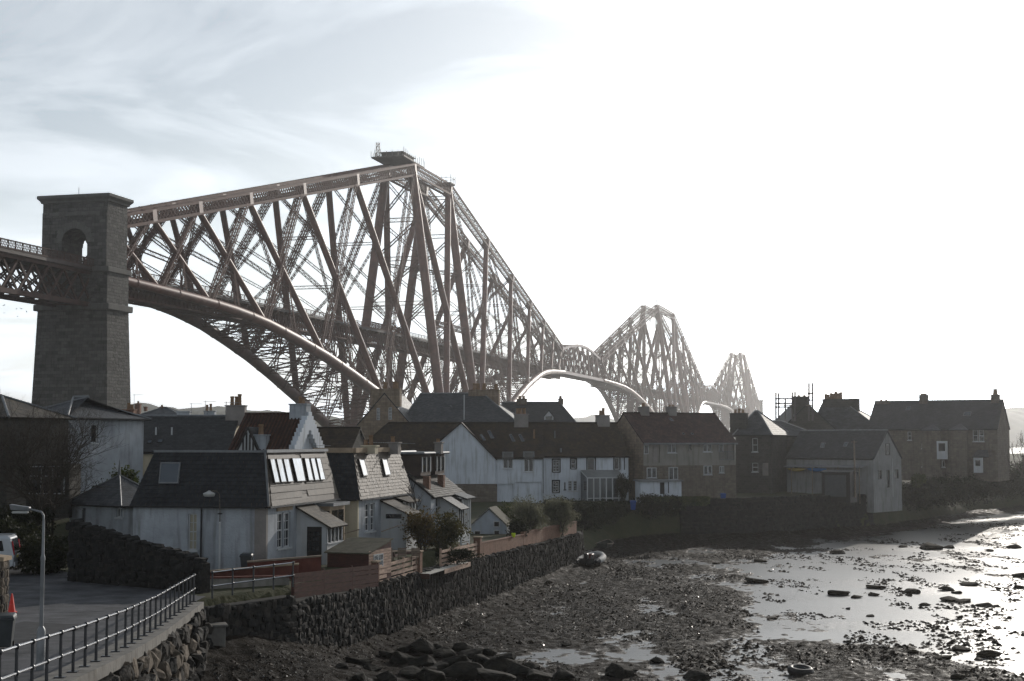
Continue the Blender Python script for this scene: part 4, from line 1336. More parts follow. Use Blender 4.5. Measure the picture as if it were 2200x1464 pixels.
    def chimney(s, x0, x1, ytop, ybot, yl, dep, mat, pots=(), cap=.1, capm=None, potr=None):
        """stack placed on the roof, yl metres behind the front wall"""
        a, b = s.at(x0, ytop, 'f', yl), s.at(x1, ytop, 'f', yl)
        z0 = s.at(x0, ybot, 'f', yl).z
        c = MB().box(a.x, b.x, yl - dep / 2, yl + dep / 2, z0, a.z - cap).build('chimney', mat, s.root)
        MB().box(a.x - .08, b.x + .08, yl - dep / 2 - .08, yl + dep / 2 + .08, a.z - cap + .002, a.z).build('cap', capm or mat, c, bevel=.02)
        for pp in pots:
            px, py = pp[:2]
            q = s.at(px, py, 'f', yl)
            r = potr or .15
            h = q.z - a.z
            MB().lathe([(r * 1.05, 0), (r * .95, h * .15), (r * .82, h * .8), (r * 1.0, h * .86), (r * .98, h), (r * .7, h), (r * .65, h * .9)], 10, (q.x, yl + (pp[2] if len(pp) > 2 else 0), a.z)).build('chimney_pot', POT, c, smooth=.6)
        return c
    def skylight(s, corners, P, n, out=.10, fm=None, pane=None, t=.07):
        """frame and pane on a sloping plane; corners = 4 photo pixels (tl,tr,br,bl); P,n in world"""
        q = [s.loc(on_plane(x_, y_, P, n)) for x_, y_ in corners]
        ln = Vector((n.dot(s.e), -n.dot(s.n), n.z))
        c = sum(q, Vector()) / 4
        mb = MB()
        o = [p + ln * out for p in q]
        ii = [p + ln * out + (c + ln * out - (p + ln * out)).normalized() * t * 1.4 for p in q]
        base = [p - ln * .1 for p in q]
        for i in range(4):
            j = (i + 1) % 4
            mb.quad(o[i], o[j], ii[j], ii[i]); mb.quad(base[i], base[j], o[j], o[i])
        f = mb.build('skylight', fm or DARKP, s.root)
        mb = MB(); mb.quad(*[p - ln * .015 for p in ii])
        mb.build('pane', pane or SKYG, f)
        return f
    def wplane(s, pts):
        """world plane (point, outward normal) through three local points"""
        w = [s.A + s.e * p[0] - s.n * p[1] + Vector((0, 0, p[2])) for p in pts]
        n = (w[1] - w[0]).cross(w[2] - w[0]).normalized()
        return w[0], (n if n.z > 0 else -n)
    def front_slope(s):
        return s.wplane([(0, 0, s.ze + .12), (1, 0, s.ze + .12), (0, s.D / 2, s.zr + .12)])
# ---------------------------------------------------------------- near cottage with the steep slate roof
h7 = House('cottage', 'near white cottage with steep dark mansard roof, seven roof panes on its sunlit side', (287, 76.5), (572, 75.0), 11.2, 1.9, Z(1090, 75, 572), 8.42, 'mansard', WHITE, SLATED, over=.16, py=1090, hip=(.8, .45, .6, .75))
h7.win('f', 404, 1104, 423, 1182, 'sash6', pane=BLIND)
h7.win('r', 596, 1102, 609, 1178, 'sash6'); h7.win('r', 611, 1101, 624, 1176, 'sash6')
h7.walls(); h7.roofs(SLATEB)
mc, mt = h7.mc, h7.mt
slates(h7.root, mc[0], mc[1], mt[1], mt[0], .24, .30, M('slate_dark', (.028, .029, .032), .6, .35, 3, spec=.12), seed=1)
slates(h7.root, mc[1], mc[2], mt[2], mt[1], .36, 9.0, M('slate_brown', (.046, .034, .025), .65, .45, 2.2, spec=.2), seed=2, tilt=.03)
P_, n_ = h7.wplane([mc[1], mc[2], mt[2]])
q_ = lambda *c: [(220 + a / 4.4, 820 + b / 4.4) for a, b in c]
for c in (((1560, 735), (1605, 735), (1655, 960), (1608, 962)), ((1622, 735), (1672, 735), (1720, 955), (1670, 958)), ((1688, 735), (1738, 735), (1785, 952), (1735, 956)),
          ((1770, 728), (1858, 728), (1900, 945), (1822, 950)), ((1888, 728), (1930, 728), (1975, 940), (1930, 943)), ((1945, 728), (1985, 728), (2032, 937), (1990, 940)), ((2000, 728), (2040, 728), (2088, 932), (2045, 936))):
    h7.skylight(q_(*c), P_, n_, out=.16, t=.03)
P_, n_ = h7.wplane([mc[0], mc[1], mt[1]])
h7.skylight(q_((558, 770), (746, 770), (725, 970), (537, 970)), P_, n_, out=.12, fm=LEAD)
MB().bar(mt[1] + Vector((0, 0, .06)), mt[2] + Vector((0, 0, .06)), .3, .16).build('roof_cope', LEAD, h7.root)
MB().bar(mt[0] + Vector((0, 0, .05)), mt[1] + Vector((0, 0, .05)), .2, .12).build('roof_cope', LEAD, h7.root)
MB().bar(mc[1] + Vector((.03, 0, .05)), mt[1] + Vector((.03, 0, .05)), .10, .08).build('hip_ridge', LEAD, h7.root)
h7.pipe('f', 434, 1092, 1200); h7.gutter('fr')
a = h7.at(547, 1150)
MB().box(a.x, h7.L + .025, -.03, 0.2, 1.9, h7.ze - .05).build('quoin_panel', QUOIN, h7.root)
a, b = h7.at(595, 1100, 'r'), h7.at(625, 1100, 'r')
MB().box(h7.L + .004, h7.L + .07, a.y - .1, b.y + .1, a.z + .02, a.z + .32).build('lintel', TANS, h7.root)
# porch against the sunny wall: lean-to roof, dark door in front, glazed side
g0, g1 = h7.at(637, 1150, 'r').y, h7.at(637, 1150, 'r').y + 2.6
pw = 1.75
zf_ = 2.3
PX = h7.L
mb = MB()
zt0, zt1 = h7.ze - .25, h7.ze - 1.15
mb.add([(PX, g0, zf_), (PX + pw, g0, zf_), (PX + pw, g0, zt1), (PX, g0, zt0)], [(0, 1, 2, 3)])
mb.add([(PX, g1, zf_), (PX + pw, g1, zf_), (PX + pw, g1, zt1), (PX, g1, zt0)], [(3, 2, 1, 0)])
mb.box(PX + pw - .06, PX + pw, g0, g1, zf_ - .3, zf_ + 1.15)
mb.build('porch_wall', WHITE2, h7.root)
rb = RoofMB(); rb.plane([(PX + pw + .3, g0 - .2, zt1 - .12), (PX + pw + .3, g1 + .2, zt1 - .12), (PX, g1 + .2, zt0 + .12), (PX, g0 - .2, zt0 + .12)], .09)
pr = rb.build('porch_roof', SLATEB, h7.root)
d = MB().box(PX + .62, PX + pw - .3, g0 - .04, g0 - .002, zf_ - .2, zf_ + 2.05).build('door', DARKP, h7.root)
for i in range(3):
    for j in range(4): MB().box(PX + .72 + i * .22, PX + .89 + i * .22, g0 - .055, g0 - .041, zf_ + .75 + j * .27, zf_ + .97 + j * .27).build('pane', GLASS, d)
for i in range(5):
    y_ = g0 + .04 + (g1 - g0 - .08) * i / 4
    MB().box(PX + pw - .05, PX + pw + .02, y_ - .04, y_ + .04, zf_ + 1.15, zt1 - .08).build('porch_post', WHITE2, h7.root)
MB().box(PX + pw - .04, PX + pw - .02, g0 + .02, g1 - .02, zf_ + 1.16, zt1 - .1).build('porch_pane', GLASS, h7.root)
MB().box(PX + pw - .1, PX + pw + .1, g0 - .05, g1 + .05, zf_ + 1.1, zf_ + 1.16).build('porch_sill', WHITE2, h7.root)
# stone bay at the back end of the sunny wall
b0 = 8.0
MB().box(PX, PX + .75, b0, b0 + 2.6, 2.0, h7.ze - .3).build('bay', TANS, h7.root)
f = MB()
for (z0, z1) in ((3.2, 4.2), (4.28, 5.05)):
    f.box(PX + .751, PX + .79, b0 + .3, b0 + 1.2, z0, z1); f.box(PX + .751, PX + .79, b0 + 1.4, b0 + 2.3, z0, z1)
f.build('bay_glass', GLASS, h7.root)
MB().box(PX - .02, PX + 1.0, b0 - .2, b0 + 2.8, h7.ze - .3, h7.ze - .12).build('bay_roof', LEAD, h7.root)
MB().box(PX + .1, PX + .7, b0 - .04, b0, 3.2, 5.05).build('bay_glass', GLASS, h7.root)
# ---------------------------------------------------------------- second cottage
h8 = House('cottage', 'second white cottage with sunlit brown slate roof and two bright roof windows', (640, 88.15), (768, 87.4), 11.5, 1.9, Z(1074, 87.4, 768), 8.35, 'mansard', WHITE, SLATEB, over=.22, py=1074, hip=(.85, .55, .6, .7))
h8.win('r', 784, 1082, 794, 1142, 'sash6'); h8.win('r', 795.5, 1081, 805, 1141, 'sash6')
h8.walls(); h8.roofs(SLATEB)
mc, mt = h8.mc, h8.mt
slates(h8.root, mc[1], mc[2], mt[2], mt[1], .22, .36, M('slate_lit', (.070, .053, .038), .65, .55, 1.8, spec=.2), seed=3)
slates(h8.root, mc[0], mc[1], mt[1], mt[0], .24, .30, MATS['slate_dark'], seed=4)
P_, n_ = h8.wplane([mc[1], mc[2], mt[2]])
q_ = lambda *c: [(660 + a / 4.4, 880 + b / 4.4) for a, b in c]
h8.skylight(q_((468, 475), (520, 475), (562, 632), (512, 638)), P_, n_, out=.16); h8.skylight(q_((688, 472), (735, 472), (775, 625), (722, 630)), P_, n_, out=.16)
MB().bar(mt[1] + Vector((0, 0, .1)), mt[2] + Vector((0, 0, .1)), .35, .3).build('roof_cope', TANS, h8.root)
MB().bar(mt[0] + Vector((0, 0, .1)), mt[1] + Vector((0, 0, .1)), .35, .3).build('roof_cope', TANS, h8.root)
MB().box(h8.L - 1.1, h8.L + .03, -.03, .2, 1.9, h8.ze - .05).build('quoin_panel', CREAM, h8.root)
h8.gutter('fr')
h8.chimney(781, 809, 957, 975, 3.5, .7, CREAM, [(786, 945), (797, 935)])
h8.chimney(838, 858, 950, 976, 8.5, .7, QUOIN, [(844, 938)])
def lean_porch(h, u0, u1, pw, ztop, zlow, zf, doorm, roofm, low=None):
    PX = h.L
    mb = MB()
    for u in (u0, u1): mb.quad((PX, u, zf), (PX + pw, u, zf), (PX + pw, u, zlow), (PX, u, ztop))
    mb.box(PX + pw - .05, PX + pw, u0 + .01, u1 - .01, zf, zf + 1.2)
    mb.build('porch_wall', WHITE2, h.root)
    rb = RoofMB(); rb.plane([(PX + pw + .3, u0 - .25, zlow - .1), (PX + pw + .3, u1 + .25, zlow - .1), (PX, u1 + .25, ztop + .12), (PX, u0 - .25, ztop + .12)], .08)
    rb.build('porch_roof', roofm, h.root)
    MB().box(PX + .35, PX + pw - .3, u0 - .03, u0 - .002, zf, zf + 2.0).build('door', doorm, h.root)
    MB().box(PX + .35, PX + pw - .3, u0 - .032, u0 - .002, zf + 2.02, zf + 2.3).build('fanlight', GLASS, h.root)
    for i in range(4):
        y_ = u0 + .05 + (u1 - u0 - .1) * i / 3
        MB().box(PX + pw - .05, PX + pw + .02, y_ - .04, y_ + .04, zf + 1.2, zlow - .05).build('porch_post', WHITE2, h.root)
    MB().box(PX + pw - .04, PX + pw - .02, u0 + .02, u1 - .02, zf + 1.2, zlow - .08).build('porch_pane', GLASS, h.root)
u = h8.at(818, 1100, 'r').y
lean_porch(h8, u, u + 2.4, 1.7, h8.ze - .3, h8.ze - 1.0, 2.1, WHITE2, SLATEB)
b0 = u + 3.0
MB().box(h8.L, h8.L + .8, b0, b0 + 2.5, 2.0, 3.0).build('bay_base', TANS, h8.root)
MB().box(h8.L, h8.L + .7, b0 + .1, b0 + 2.4, 3.0, h8.ze - .4).build('bay_glass', GLASS, h8.root)
for i in range(4):
    MB().box(h8.L + .62, h8.L + .8, b0 + i * .8, b0 + i * .8 + .12, 3.0, h8.ze - .4).build('bay_post', WHITE2, h8.root)
rb = RoofMB(); rb.plane([(h8.L + 1.1, b0 - .25, h8.ze - .45), (h8.L + 1.1, b0 + 2.75, h8.ze - .45), (h8.L - .05, b0 + 2.75, h8.ze - .05), (h8.L - .05, b0 - .25, h8.ze - .05)], .08); rb.build('bay_roof', SLATEB, h8.root)
# ---------------------------------------------------------------- third cottage with two flat dormers
h9 = House('cottage', 'third white cottage with sunlit slate roof and two dark flat roofed dormers', (820, 100.72), (926, 100.0), 8.7, 1.7, Z(1066, 100, 926), 8.1, 'y', WHITE, SLATE, over=.3, py=1066)
h9.L = 7.2
h9.A = h9.A + h9.e * ((W(926, 1066, 100.0) - W(820, 1066, 100.72)).length - 7.2); h9.root.location = (h9.A.x, h9.A.y, 0)
h9.win('r', 936, 1070, 944, 1110, 'sash'); h9.win('r', 946, 1070, 954, 1108, 'sash')
h9.walls(); h9.roofs(SLATE); h9.ridge(LEAD)
L, D, ze, zr, o = h9.L, h9.D, h9.ze, h9.zr, h9.over
k = (zr - ze) / (L / 2) * o
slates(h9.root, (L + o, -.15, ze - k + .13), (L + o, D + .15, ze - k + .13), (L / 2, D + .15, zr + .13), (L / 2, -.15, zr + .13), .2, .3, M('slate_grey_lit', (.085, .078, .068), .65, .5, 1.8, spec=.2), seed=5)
for (d0, d1) in ((.7, 3.4), (4.7, 7.4)):
    dn = MB().box(L / 2 + .2, L - .95, d0, d1, zr - 1.5, zr - .02).build('dormer', M('dark_dormer', (.055, .040, .034), .8, .25, 1), h9.root)
    MB().box(L / 2 - .5, L - .6, d0 - .25, d1 + .25, zr - .015, zr + .14).build('dormer_roof', LEAD, dn, bevel=.05)
    MB().box(L - .949, L - .90, d0 + .3, d1 - .3, zr - 1.2, zr - .25).build('dormer_window', GLASS, dn)
    for yy in (d0 + .25, (d0 + d1) / 2, d1 - .25): MB().box(L - .905, L - .86, yy - .06, yy + .06, zr - 1.25, zr - .2).build('dormer_post', WHITE2, dn)
    MB().box(L - .75, L - .3, d0 - .1, d0 + .35, ze + .3, ze + 1.35).build('brick_pier', BRICK, h9.root)
lean_porch(h9, 2.4, 4.3, 1.35, ze - .15, ze - .9, 1.7, WHITE2, SLATE)
MB().box(L, L + .85, 5.7, 8.0, 1.5, 2.6).build('bay_base', WHITE2, h9.root)
MB().box(L, L + .75, 5.8, 7.9, 2.6, ze - .4).build('bay_glass', GLASS, h9.root)
for i in range(4): MB().tube((L + .85, 5.8 + i * .7, 2.6), (L + .85, 5.8 + i * .7, ze - .35), .1, n=10).build('bay_column', WHITE2, h9.root, smooth=.6)
rb = RoofMB(); rb.plane([(L + 1.25, 5.4, ze - .38), (L + 1.25, 8.3, ze - .38), (L - .1, 8.3, ze + .1), (L - .1, 5.4, ze + .1)], .1); rb.build('bay_roof', SLATE, h9.root)
h9.chimney(936, 950, 950, 975, 5, .6, QUOIN, [(941, 943)])
# ---------------------------------------------------------------- left: pavilion with pointed roof
pv_ = House('pavilion', 'small white garden pavilion with pointed slate roof and metal finial', (150, 92), (262, 89), 3.6, 2.2, Z(1086, 90, 200), Z(1022, 91, 219), 'hip', WHITE, SLATE, over=.3, py=1086, hip=None)
pv_.hip = pv_.L / 2 - .01
pv_.win('f', 176, 1092, 184, 1122, 'casement', fm=LEAD); pv_.win('f', 250, 1092, 262, 1112, 'casement')
pv_.walls(); pv_.roofs(); pv_.ridge(LEAD, .06)
MB().lathe([(.1, 0), (.09, .25), (.03, .9), (.01, 1.0)], 10, (pv_.L / 2, pv_.D / 2, pv_.zr)).build('finial', LEAD, pv_.root, smooth=.6)
# ---------------------------------------------------------------- far left houses
h1 = House('house', 'dark stone house with brown hipped roof at the left edge', (-190, 97), (18, 94), 6, 3.5, Z(897, 95, 50), Z(852, 99, 0), 'hip', DRUB, SLATEB, over=.35, py=897, hip=3.2)
h1.walls(); h1.roofs(); h1.ridge(LEAD); h1.gutter('f')
h2 = House('house', 'white house with grey hipped slate roof and roof lights below the granite pier', (30, 107), (143, 105), 8.8, 4, Z(898, 105, 143), Z(853, 109, 90), 'hip', WHITE, SLATE, over=.4, py=898, hip=3.2)
h2.win('r', 196, 912, 210, 952, 'plain'); h2.walls(); h2.roofs(); h2.ridge(LEAD); h2.gutter('fr')
P_, n_ = h2.A + Vector((0, 0, h2.ze - .9)) + h2.n * 1.2, (h2.n + Vector((0, 0, .9))).normalized()
for c in (((110, 903), (122, 903), (132, 922), (119, 922)), ((124, 903), (136, 903), (147, 922), (134, 922)), ((138, 904), (148, 904), (160, 922), (149, 922))): h2.skylight(c, P_, n_, out=.05, fm=WHITE2, t=.05)
h2.pipe('f', 84, 870, 890, LEAD)
h4 = House('house', 'long low house with plain dark slate roof and cream wall behind the near cottage', (238, 120), (492, 120), 7.2, 4.5, Z(970, 120, 360), Z(897, 123.6, 400), 'x', CREAM, SLATED, over=.2, py=970)
h4.win('f', 276, 976, 293, 1000, 'casement'); h4.walls(); h4.roofs(); h4.ridge(LEAD); h4.gutter('f')
h4.chimney(248, 290, 880, 925, 3.6, 1.0, BRICK, [(277, 866), (284, 870)])
h4.chimney(487, 528, 871, 915, 3.6, 1.0, QUOIN, [(500, 852, -.2), (508, 852, .1), (515, 847, 0)], potr=.18)
P_, n_ = h4.front_slope()
for c in (((318, 946), (328, 946), (325, 953), (315, 953)), ((340, 944), (352, 944), (348, 952), (337, 952))): h4.skylight(c, P_, n_, out=.05, t=.04)
for px in (335, 369):
    a = h4.loc(on_plane(px, 935, P_, n_)); MB().tube(a, a + Vector((0, 0, .65)), .07, n=8).build('flue', WHITE2, h4.root)
h5 = House('house', 'house with red pantile roof, white crow stepped gable and half timbered dormer', (492, 113), (622, 112), 7.0, 4, Z(972, 112, 560), Z(892, 115.5, 560), 'x', WHITEP, PANT, over=.15, py=972)
h5.walls(); h5.roofs(PANT); h5.ridge(PANT)
# pantile rolls: ribs running up the slope
P_, n_ = h5.front_slope()
for i in range(int(h5.L / .3)):
    x_ = .15 + i * .3
    MB().bar((x_, -.15, h5.ze + .02), (x_, h5.D / 2, h5.zr + .17), .1, .09).build('pantile_roll', PANT, h5.roofobj)
# crow steps on the near gable
n = 9
for i in range(n):
    f0 = i / n
    z0 = h5.ze + (h5.zr - h5.ze) * f0; zs_ = z0 + (h5.zr - h5.ze) / n + .25
    y0 = h5.D / 2 * f0; y1 = h5.D / 2 * (i + 1.15) / n
    for (ya, yb) in ((y0, y1), (h5.D - y1, h5.D - y0)):
        MB().box(h5.L - .05, h5.L + .42, ya, yb, z0 - .1 - (.8 if i else .5), zs_).build('crow_step', WHITEP, h5.root)
h5.win('r', 672, 949, 680, 966, 'plain', fm=WHITE2, cut=False)
h5.chimney(627, 663, 868, 930, 3.5, 1.1, WHITE, [(645, 852), (651, 856)])
h5.chimney(547, 575, 934, 975, .5, .9, WHITE, [(561, 912)], potr=.22)
dr = MB()
a, b, c = h5.at(508, 972, 'f', -.3), h5.at(533, 921, 'f', -.3), h5.at(556, 972, 'f', -.3)
dr.slab([a, c, b], (0, 2.6, 0)); dr.build('dormer', WHITE2, h5.root)
for f_ in (.3, .45, .6, .75):
    p = a.lerp(c, f_); MB().box(p.x - .06, p.x + .06, -.36, -.305 + .6, p.z, p.z + (b.z - a.z) * (1 - abs(f_ - .5) * 2) * .93).build('timber', DARKP, h5.root)
for e_ in (a, c):
    MB().bar(e_ + Vector((0, .02, 0)), b + Vector((0, .02, .1)), .16, .22, up=(0, 1, 0)).build('bargeboard', DARKP, h5.root)
    rb = RoofMB(); g = (e_ - b); rb.plane([b + Vector((0, 0, .12)), b + Vector((0, 2.6, .12)), e_ + Vector((0, 2.6, .12)) + g * .05, e_ + Vector((0, 0, .12)) + g * .05], .08); rb.build('dormer_roof', SLATE, h5.root)
h6 = House('house', 'dark tiled roof showing behind the white crow stepped gable', (640, 132), (748, 131), 6.5, 4, Z(980, 131, 700), Z(922, 134, 700), 'x', DRUB, TILED, over=.1, py=980)
h6.walls(); h6.roofs(); h6.ridge()
hb = House('house', 'far white house with slate hipped roof right of the granite pier', (284, 190), (392, 190), 8, 5, Z(898, 190, 340), Z(876, 194, 340), 'hip', WHITE, SLATE, py=898, hip=3.0)
hb.walls(); hb.roofs(); hb.ridge(LEAD)
hb.chimney(291, 302, 868, 890, 4, .8, BRICK, [(297, 862)]); hb.chimney(310, 316, 874, 884, 4, .5, BRICK); hb.chimney(344, 351, 874, 884, 4, .6, BRICK, [(348, 870)])
hc = House('house', 'far roof with two pale chimney stacks behind the long slate roofed house', (370, 150), (480, 150), 7, 4, Z(930, 150, 420), Z(899, 153, 420), 'x', WHITE, SLATED, py=930)
hc.walls(); hc.roofs(); hc.ridge()
hc.chimney(382, 409, 884, 905, 3.5, .9, WHITE); hc.chimney(440, 463, 883, 902, 3.5, .9, WHITE, [(445, 870), (453, 868)])
# ---------------------------------------------------------------- middle: sandstone house
h10 = House('house', 'large sandstone house with broad slate roof under the bridge', (866, 190), (1108, 188), 11, 2, Z(909, 190, 950), Z(846, 195, 950), 'hip', SAND, SLATE, over=.3, py=909, hip=(1.2, 5.2))
h10.walls(); h10.roofs(); h10.ridge(LEAD)
w10 = House('house', 'gabled sandstone wing with two slit windows and a wide chimney on its gable', (768, 188.5), (884, 187.5), 12, 2, Z(914, 188, 820), Z(846, 188, 826), 'y', SAND, SLATE, over=.1, py=914)
w10.walls(); w10.roofs()
w10.win('f', 809.5, 877, 816.5, 903, 'sash6', cut=False, sill=False); w10.win('f', 835, 876, 842, 902, 'sash6', cut=False, sill=False)
w10.chimney(799, 861, 836, 874, .55, 1.3, SAND, [(828, 822), (848, 820), (852, 822)], potr=.3)
h10.chimney(1008, 1073, 838, 885, 5.6, 1.3, SAND, [(1020, 824), (1027, 824), (1040, 824), (1066, 826)], potr=.28)
P_, n_ = h10.wplane([(0, 0, h10.ze), (5, 0, h10.ze), (3, h10.D / 2, h10.zr)])
h10.skylight(((965, 874), (972, 873), (974, 878), (967, 878)), P_, n_, out=.1)
a = h10.loc(on_plane(997, 905, P_, n_)); MB().tube(a, (a.x, a.y, Z(849, 190, 998)), .06, n=6).build('vent_pipe', WHITE2, h10.root)
# brown roofed range and the white gable house
h11 = House('house', 'long house with dark brown tiled roof behind the cottages, left of the white gable', (752, 166), (985, 164), 9, 2, Z(985, 165, 860), Z(909, 169.5, 880), 'hip', DRUB, TILED, over=.2, py=985, hip=(3.4, .3))
h11.walls(); h11.roofs(); h11.ridge(TILED)
hw_ = House('house', 'white gabled house with dark open pends below and pale roof lights', (938, 160), (1166, 160), 9.5, 2.0, Z(984, 160, 1063), Z(911, 164.7, 1063), 'x', WHITEP, TILED, over=.12, py=984)
hw_.win('f', 1013, 987, 1032, 1016, 'casement'); hw_.win('f', 1081, 986, 1102, 1007, 'casement', sill=True); hw_.win('f', 1126, 986, 1146, 1014, 'casement')
u0, u1, z0, z1 = hw_.opening('f', 1069, 1040, 1104, 1077); hw_.opening('f', 1108, 1036, 1163, 1077)
hw_.walls(); hw_.roofs(); hw_.ridge(TILED); hw_.gutter('f')
# front gable standing a little proud
a, b, c = hw_.at(941, 952, 'f', -.25), hw_.at(991, 909, 'f', -.25), hw_.at(1064, 985, 'f', -.25)
lo = hw_.at(1000, 1040, 'f', -.25).z
wl_ = MB().slab([(a.x, -.25, lo), (c.x, -.25, lo), (c.x, -.25, c.z), (b.x, -.25, b.z), (a.x, -.25, a.z)], (0, .245, 0)); wl_.build('gable', WHITEP, hw_.root)
MB().slab([(b.x, -.05, b.z), (c.x, -.05, c.z), (b.x, 3, b.z)], (0, .02, -.02)).build('gable_cheek', WHITE, hw_.root)
for e_, back in ((a, 4.7), (c, 4.7)):
    g = (e_ - b) * .06
    rb = RoofMB(); rb.plane([b + Vector((0, -.2, .1)), b + Vector((0, back, .1)), e_ + g + Vector((0, back, .1)), e_ + g + Vector((0, -.2, .1))], .12); rb.build('gable_roof', TILED, hw_.root)
hw_.win('f', 1013, 987, 1032, 1016, 'casement', cut=False)
for x0, x1, y0 in ((1079, 1103, 971), (1124, 1148, 970)):
    p, q = hw_.at(x0, y0), hw_.at(x1, y0); MB().box(p.x, q.x, -.08, 1.2, hw_.ze - .1, p.z).build('dormer_head', LEAD, hw_.root)
    MB().box(p.x + .15, q.x - .15, -.1, -.082, hw_.ze - .1, p.z - .1).build('pane', GLASS, hw_.root)
P_, n_ = hw_.front_slope()
for c in (((1031, 935), (1036, 934), (1044, 947), (1038, 948)), ((1047, 927), (1053, 926), (1062, 942), (1055, 943)), ((1094, 935), (1099, 934), (1107, 949), (1101, 950)), ((1114, 935), (1119, 934), (1127, 949), (1121, 950))): hw_.skylight(c, P_, n_, out=.08, fm=LEAD, t=.05)
a = hw_.at(1018, 1060); MB().box(a.x - 4, hw_.at(1068, 1060).x, -.32, -.255, 1.6, lo - .01).build('rubble_base', RUBB, hw_.root)
hw_.chimney(1104.5, 1135, 890, 945, 4.7, 1.2, QUOIN, [(1112, 878), (1118, 878), (1126, 877)], potr=.2)
hw_.pipe('f', 1167, 985, 1060, LEAD)
h12 = House('house', 'white two storey terrace with dark window surrounds and a glazed sun room', (1167, 162), (1350, 164.5), 9, 1.8, Z(981, 163, 1260), Z(911, 167.5, 1260), 'x', WHITEP, TILED, over=.12, py=981)
for r_ in ((1188, 988, 1202, 1014, 'sash6'), (1227, 987, 1237, 1007, 'sash'), (1262, 985, 1278, 1011, 'plain'), (1320, 984, 1330.5, 1009, 'plain'), (1188, 1034, 1200.5, 1058, 'sash6')): h12.win('f', *r_, surround=DARKP)
h12.win('f', 1221, 1034, 1229, 1055, 'sash6'); h12.win('f', 1232, 1034, 1240, 1055, 'sash6'); h12.win('f', 1212, 1037, 1215, 1052, 'plain', fm=DARKP)
h12.walls(); h12.roofs(); h12.ridge(TILED); h12.gutter('f'); h12.pipe('f', 1341, 982, 1010, r=.06)
h12.chimney(1282, 1307, 892, 925, 4.5, 1.1, QUOIN, [(1290, 882), (1296, 877)], potr=.2)
P_, n_ = h12.front_slope()
for px, y0, y1 in ((1147.5, 923, 966), (1192, 926, 942), (1157, 921, 933), (1205, 963, 972)):
    a = h12.loc(on_plane(px, y1, P_, n_)); MB().tube(a, (a.x, a.y, Z(y0, 164, px)), .11 if y1 > 960 else .07, n=8).build('flue', POT if px < 1150 else LEAD, h12.root, smooth=.6)
# sun room
sr = empty('sun_room', (0, 0, 0), 0, 'small glazed sun room with sloping glass roof against the white terrace', 'conservatory')
A_ = on_plane(1262, 1058, h12.A + h12.n * 2.6, h12.n); B_ = on_plane(1343, 1058, h12.A + h12.n * 2.6, h12.n)
A_.z = B_.z = 2.0
zr_ = Z(1027, 161, 1300)
e_ = (B_ - A_).normalized()
for i in range(7):
    p = A_.lerp(B_, i / 6); MB().bar(p, p + Vector((0, 0, zr_ - 2.0)), .12).build('post', WHITE2, sr)
    MB().bar(p + Vector((0, 0, zr_ - 2.0)), p - h12.n * 2.5 + Vector((0, 0, zr_ - 2.0 + .75)), .07, .09).build('rafter', WHITE2, sr)
for z_ in (2.0, 2.7, zr_): MB().bar(Vector((A_.x, A_.y, z_)), Vector((B_.x, B_.y, z_)), .1, .1).build('rail', WHITE2, sr)
sg_ = glass('sunroom_glass', (.06, .07, .075), .05)
MB().slab([A_, B_, B_ + Vector((0, 0, zr_ - 2)), A_ + Vector((0, 0, zr_ - 2))], h12.n * -.02).build('glazing', sg_, sr)
MB().slab([A_, A_ - h12.n * 2.5, A_ - h12.n * 2.5 + Vector((0, 0, zr_ - 1.3)), A_ + Vector((0, 0, zr_ - 2))], e_ * .02).build('glazing', sg_, sr)
MB().slab([B_, B_ - h12.n * 2.5, B_ - h12.n * 2.5 + Vector((0, 0, zr_ - 1.3)), B_ + Vector((0, 0, zr_ - 2))], e_ * -.02).build('glazing', sg_, sr)
MB().slab([A_ + Vector((0, 0, zr_ - 1.95)), B_ + Vector((0, 0, zr_ - 1.95)), B_ - h12.n * 2.5 + Vector((0, 0, zr_ - 1.2)), A_ - h12.n * 2.5 + Vector((0, 0, zr_ - 1.2))], (0, 0, .02)).build('roof_glazing', M('sunroom_roof', (.16, .165, .16), .3, .2, 2), sr)
h13 = House('house', 'stone house with two chimneys behind the white terrace, beneath the bridge arch', (1072, 205), (1238, 205), 10, 2, Z(912, 205, 1150), Z(865, 210, 1150), 'hip', RUBB, SLATED, over=.2, py=912, hip=(.4, 2.2))
h13.walls(); h13.roofs(); h13.ridge(LEAD)
h13.chimney(1110, 1132, 857, 875, 5, 1.1, RUBB, [(1117, 851), (1125, 851)], potr=.22); h13.chimney(1199.5, 1210, 857, 870, 5, 1.0, RUBB, [(1204, 851)], potr=.22)
a, b, c = h13.at(1169, 895, 'f', .8), h13.at(1179, 883, 'f', .8), h13.at(1189, 895, 'f', .8)
lo = h13.at(1179, 911, 'f', .8).z
MB().slab([(a.x, .8, lo), (c.x, .8, lo), (c.x, .8, c.z), (b.x, .8, b.z), (a.x, .8, a.z)], (0, 2.5, 0)).build('dormer', WHITE2, h13.root)
MB().box(a.x + .2, c.x - .2, .75, .79, lo + .1, c.z).build('pane', GLASS, h13.root)
for e2 in (a, c):
    rb = RoofMB(); g = (e2 - b) * .15; rb.plane([b + Vector((0, -.1, .08)), b + Vector((0, 2.6, .08)), e2 + g + Vector((0, 2.6, .08)), e2 + g + Vector((0, -.1, .08))], .08); rb.build('dormer_roof', SLATED, h13.root)
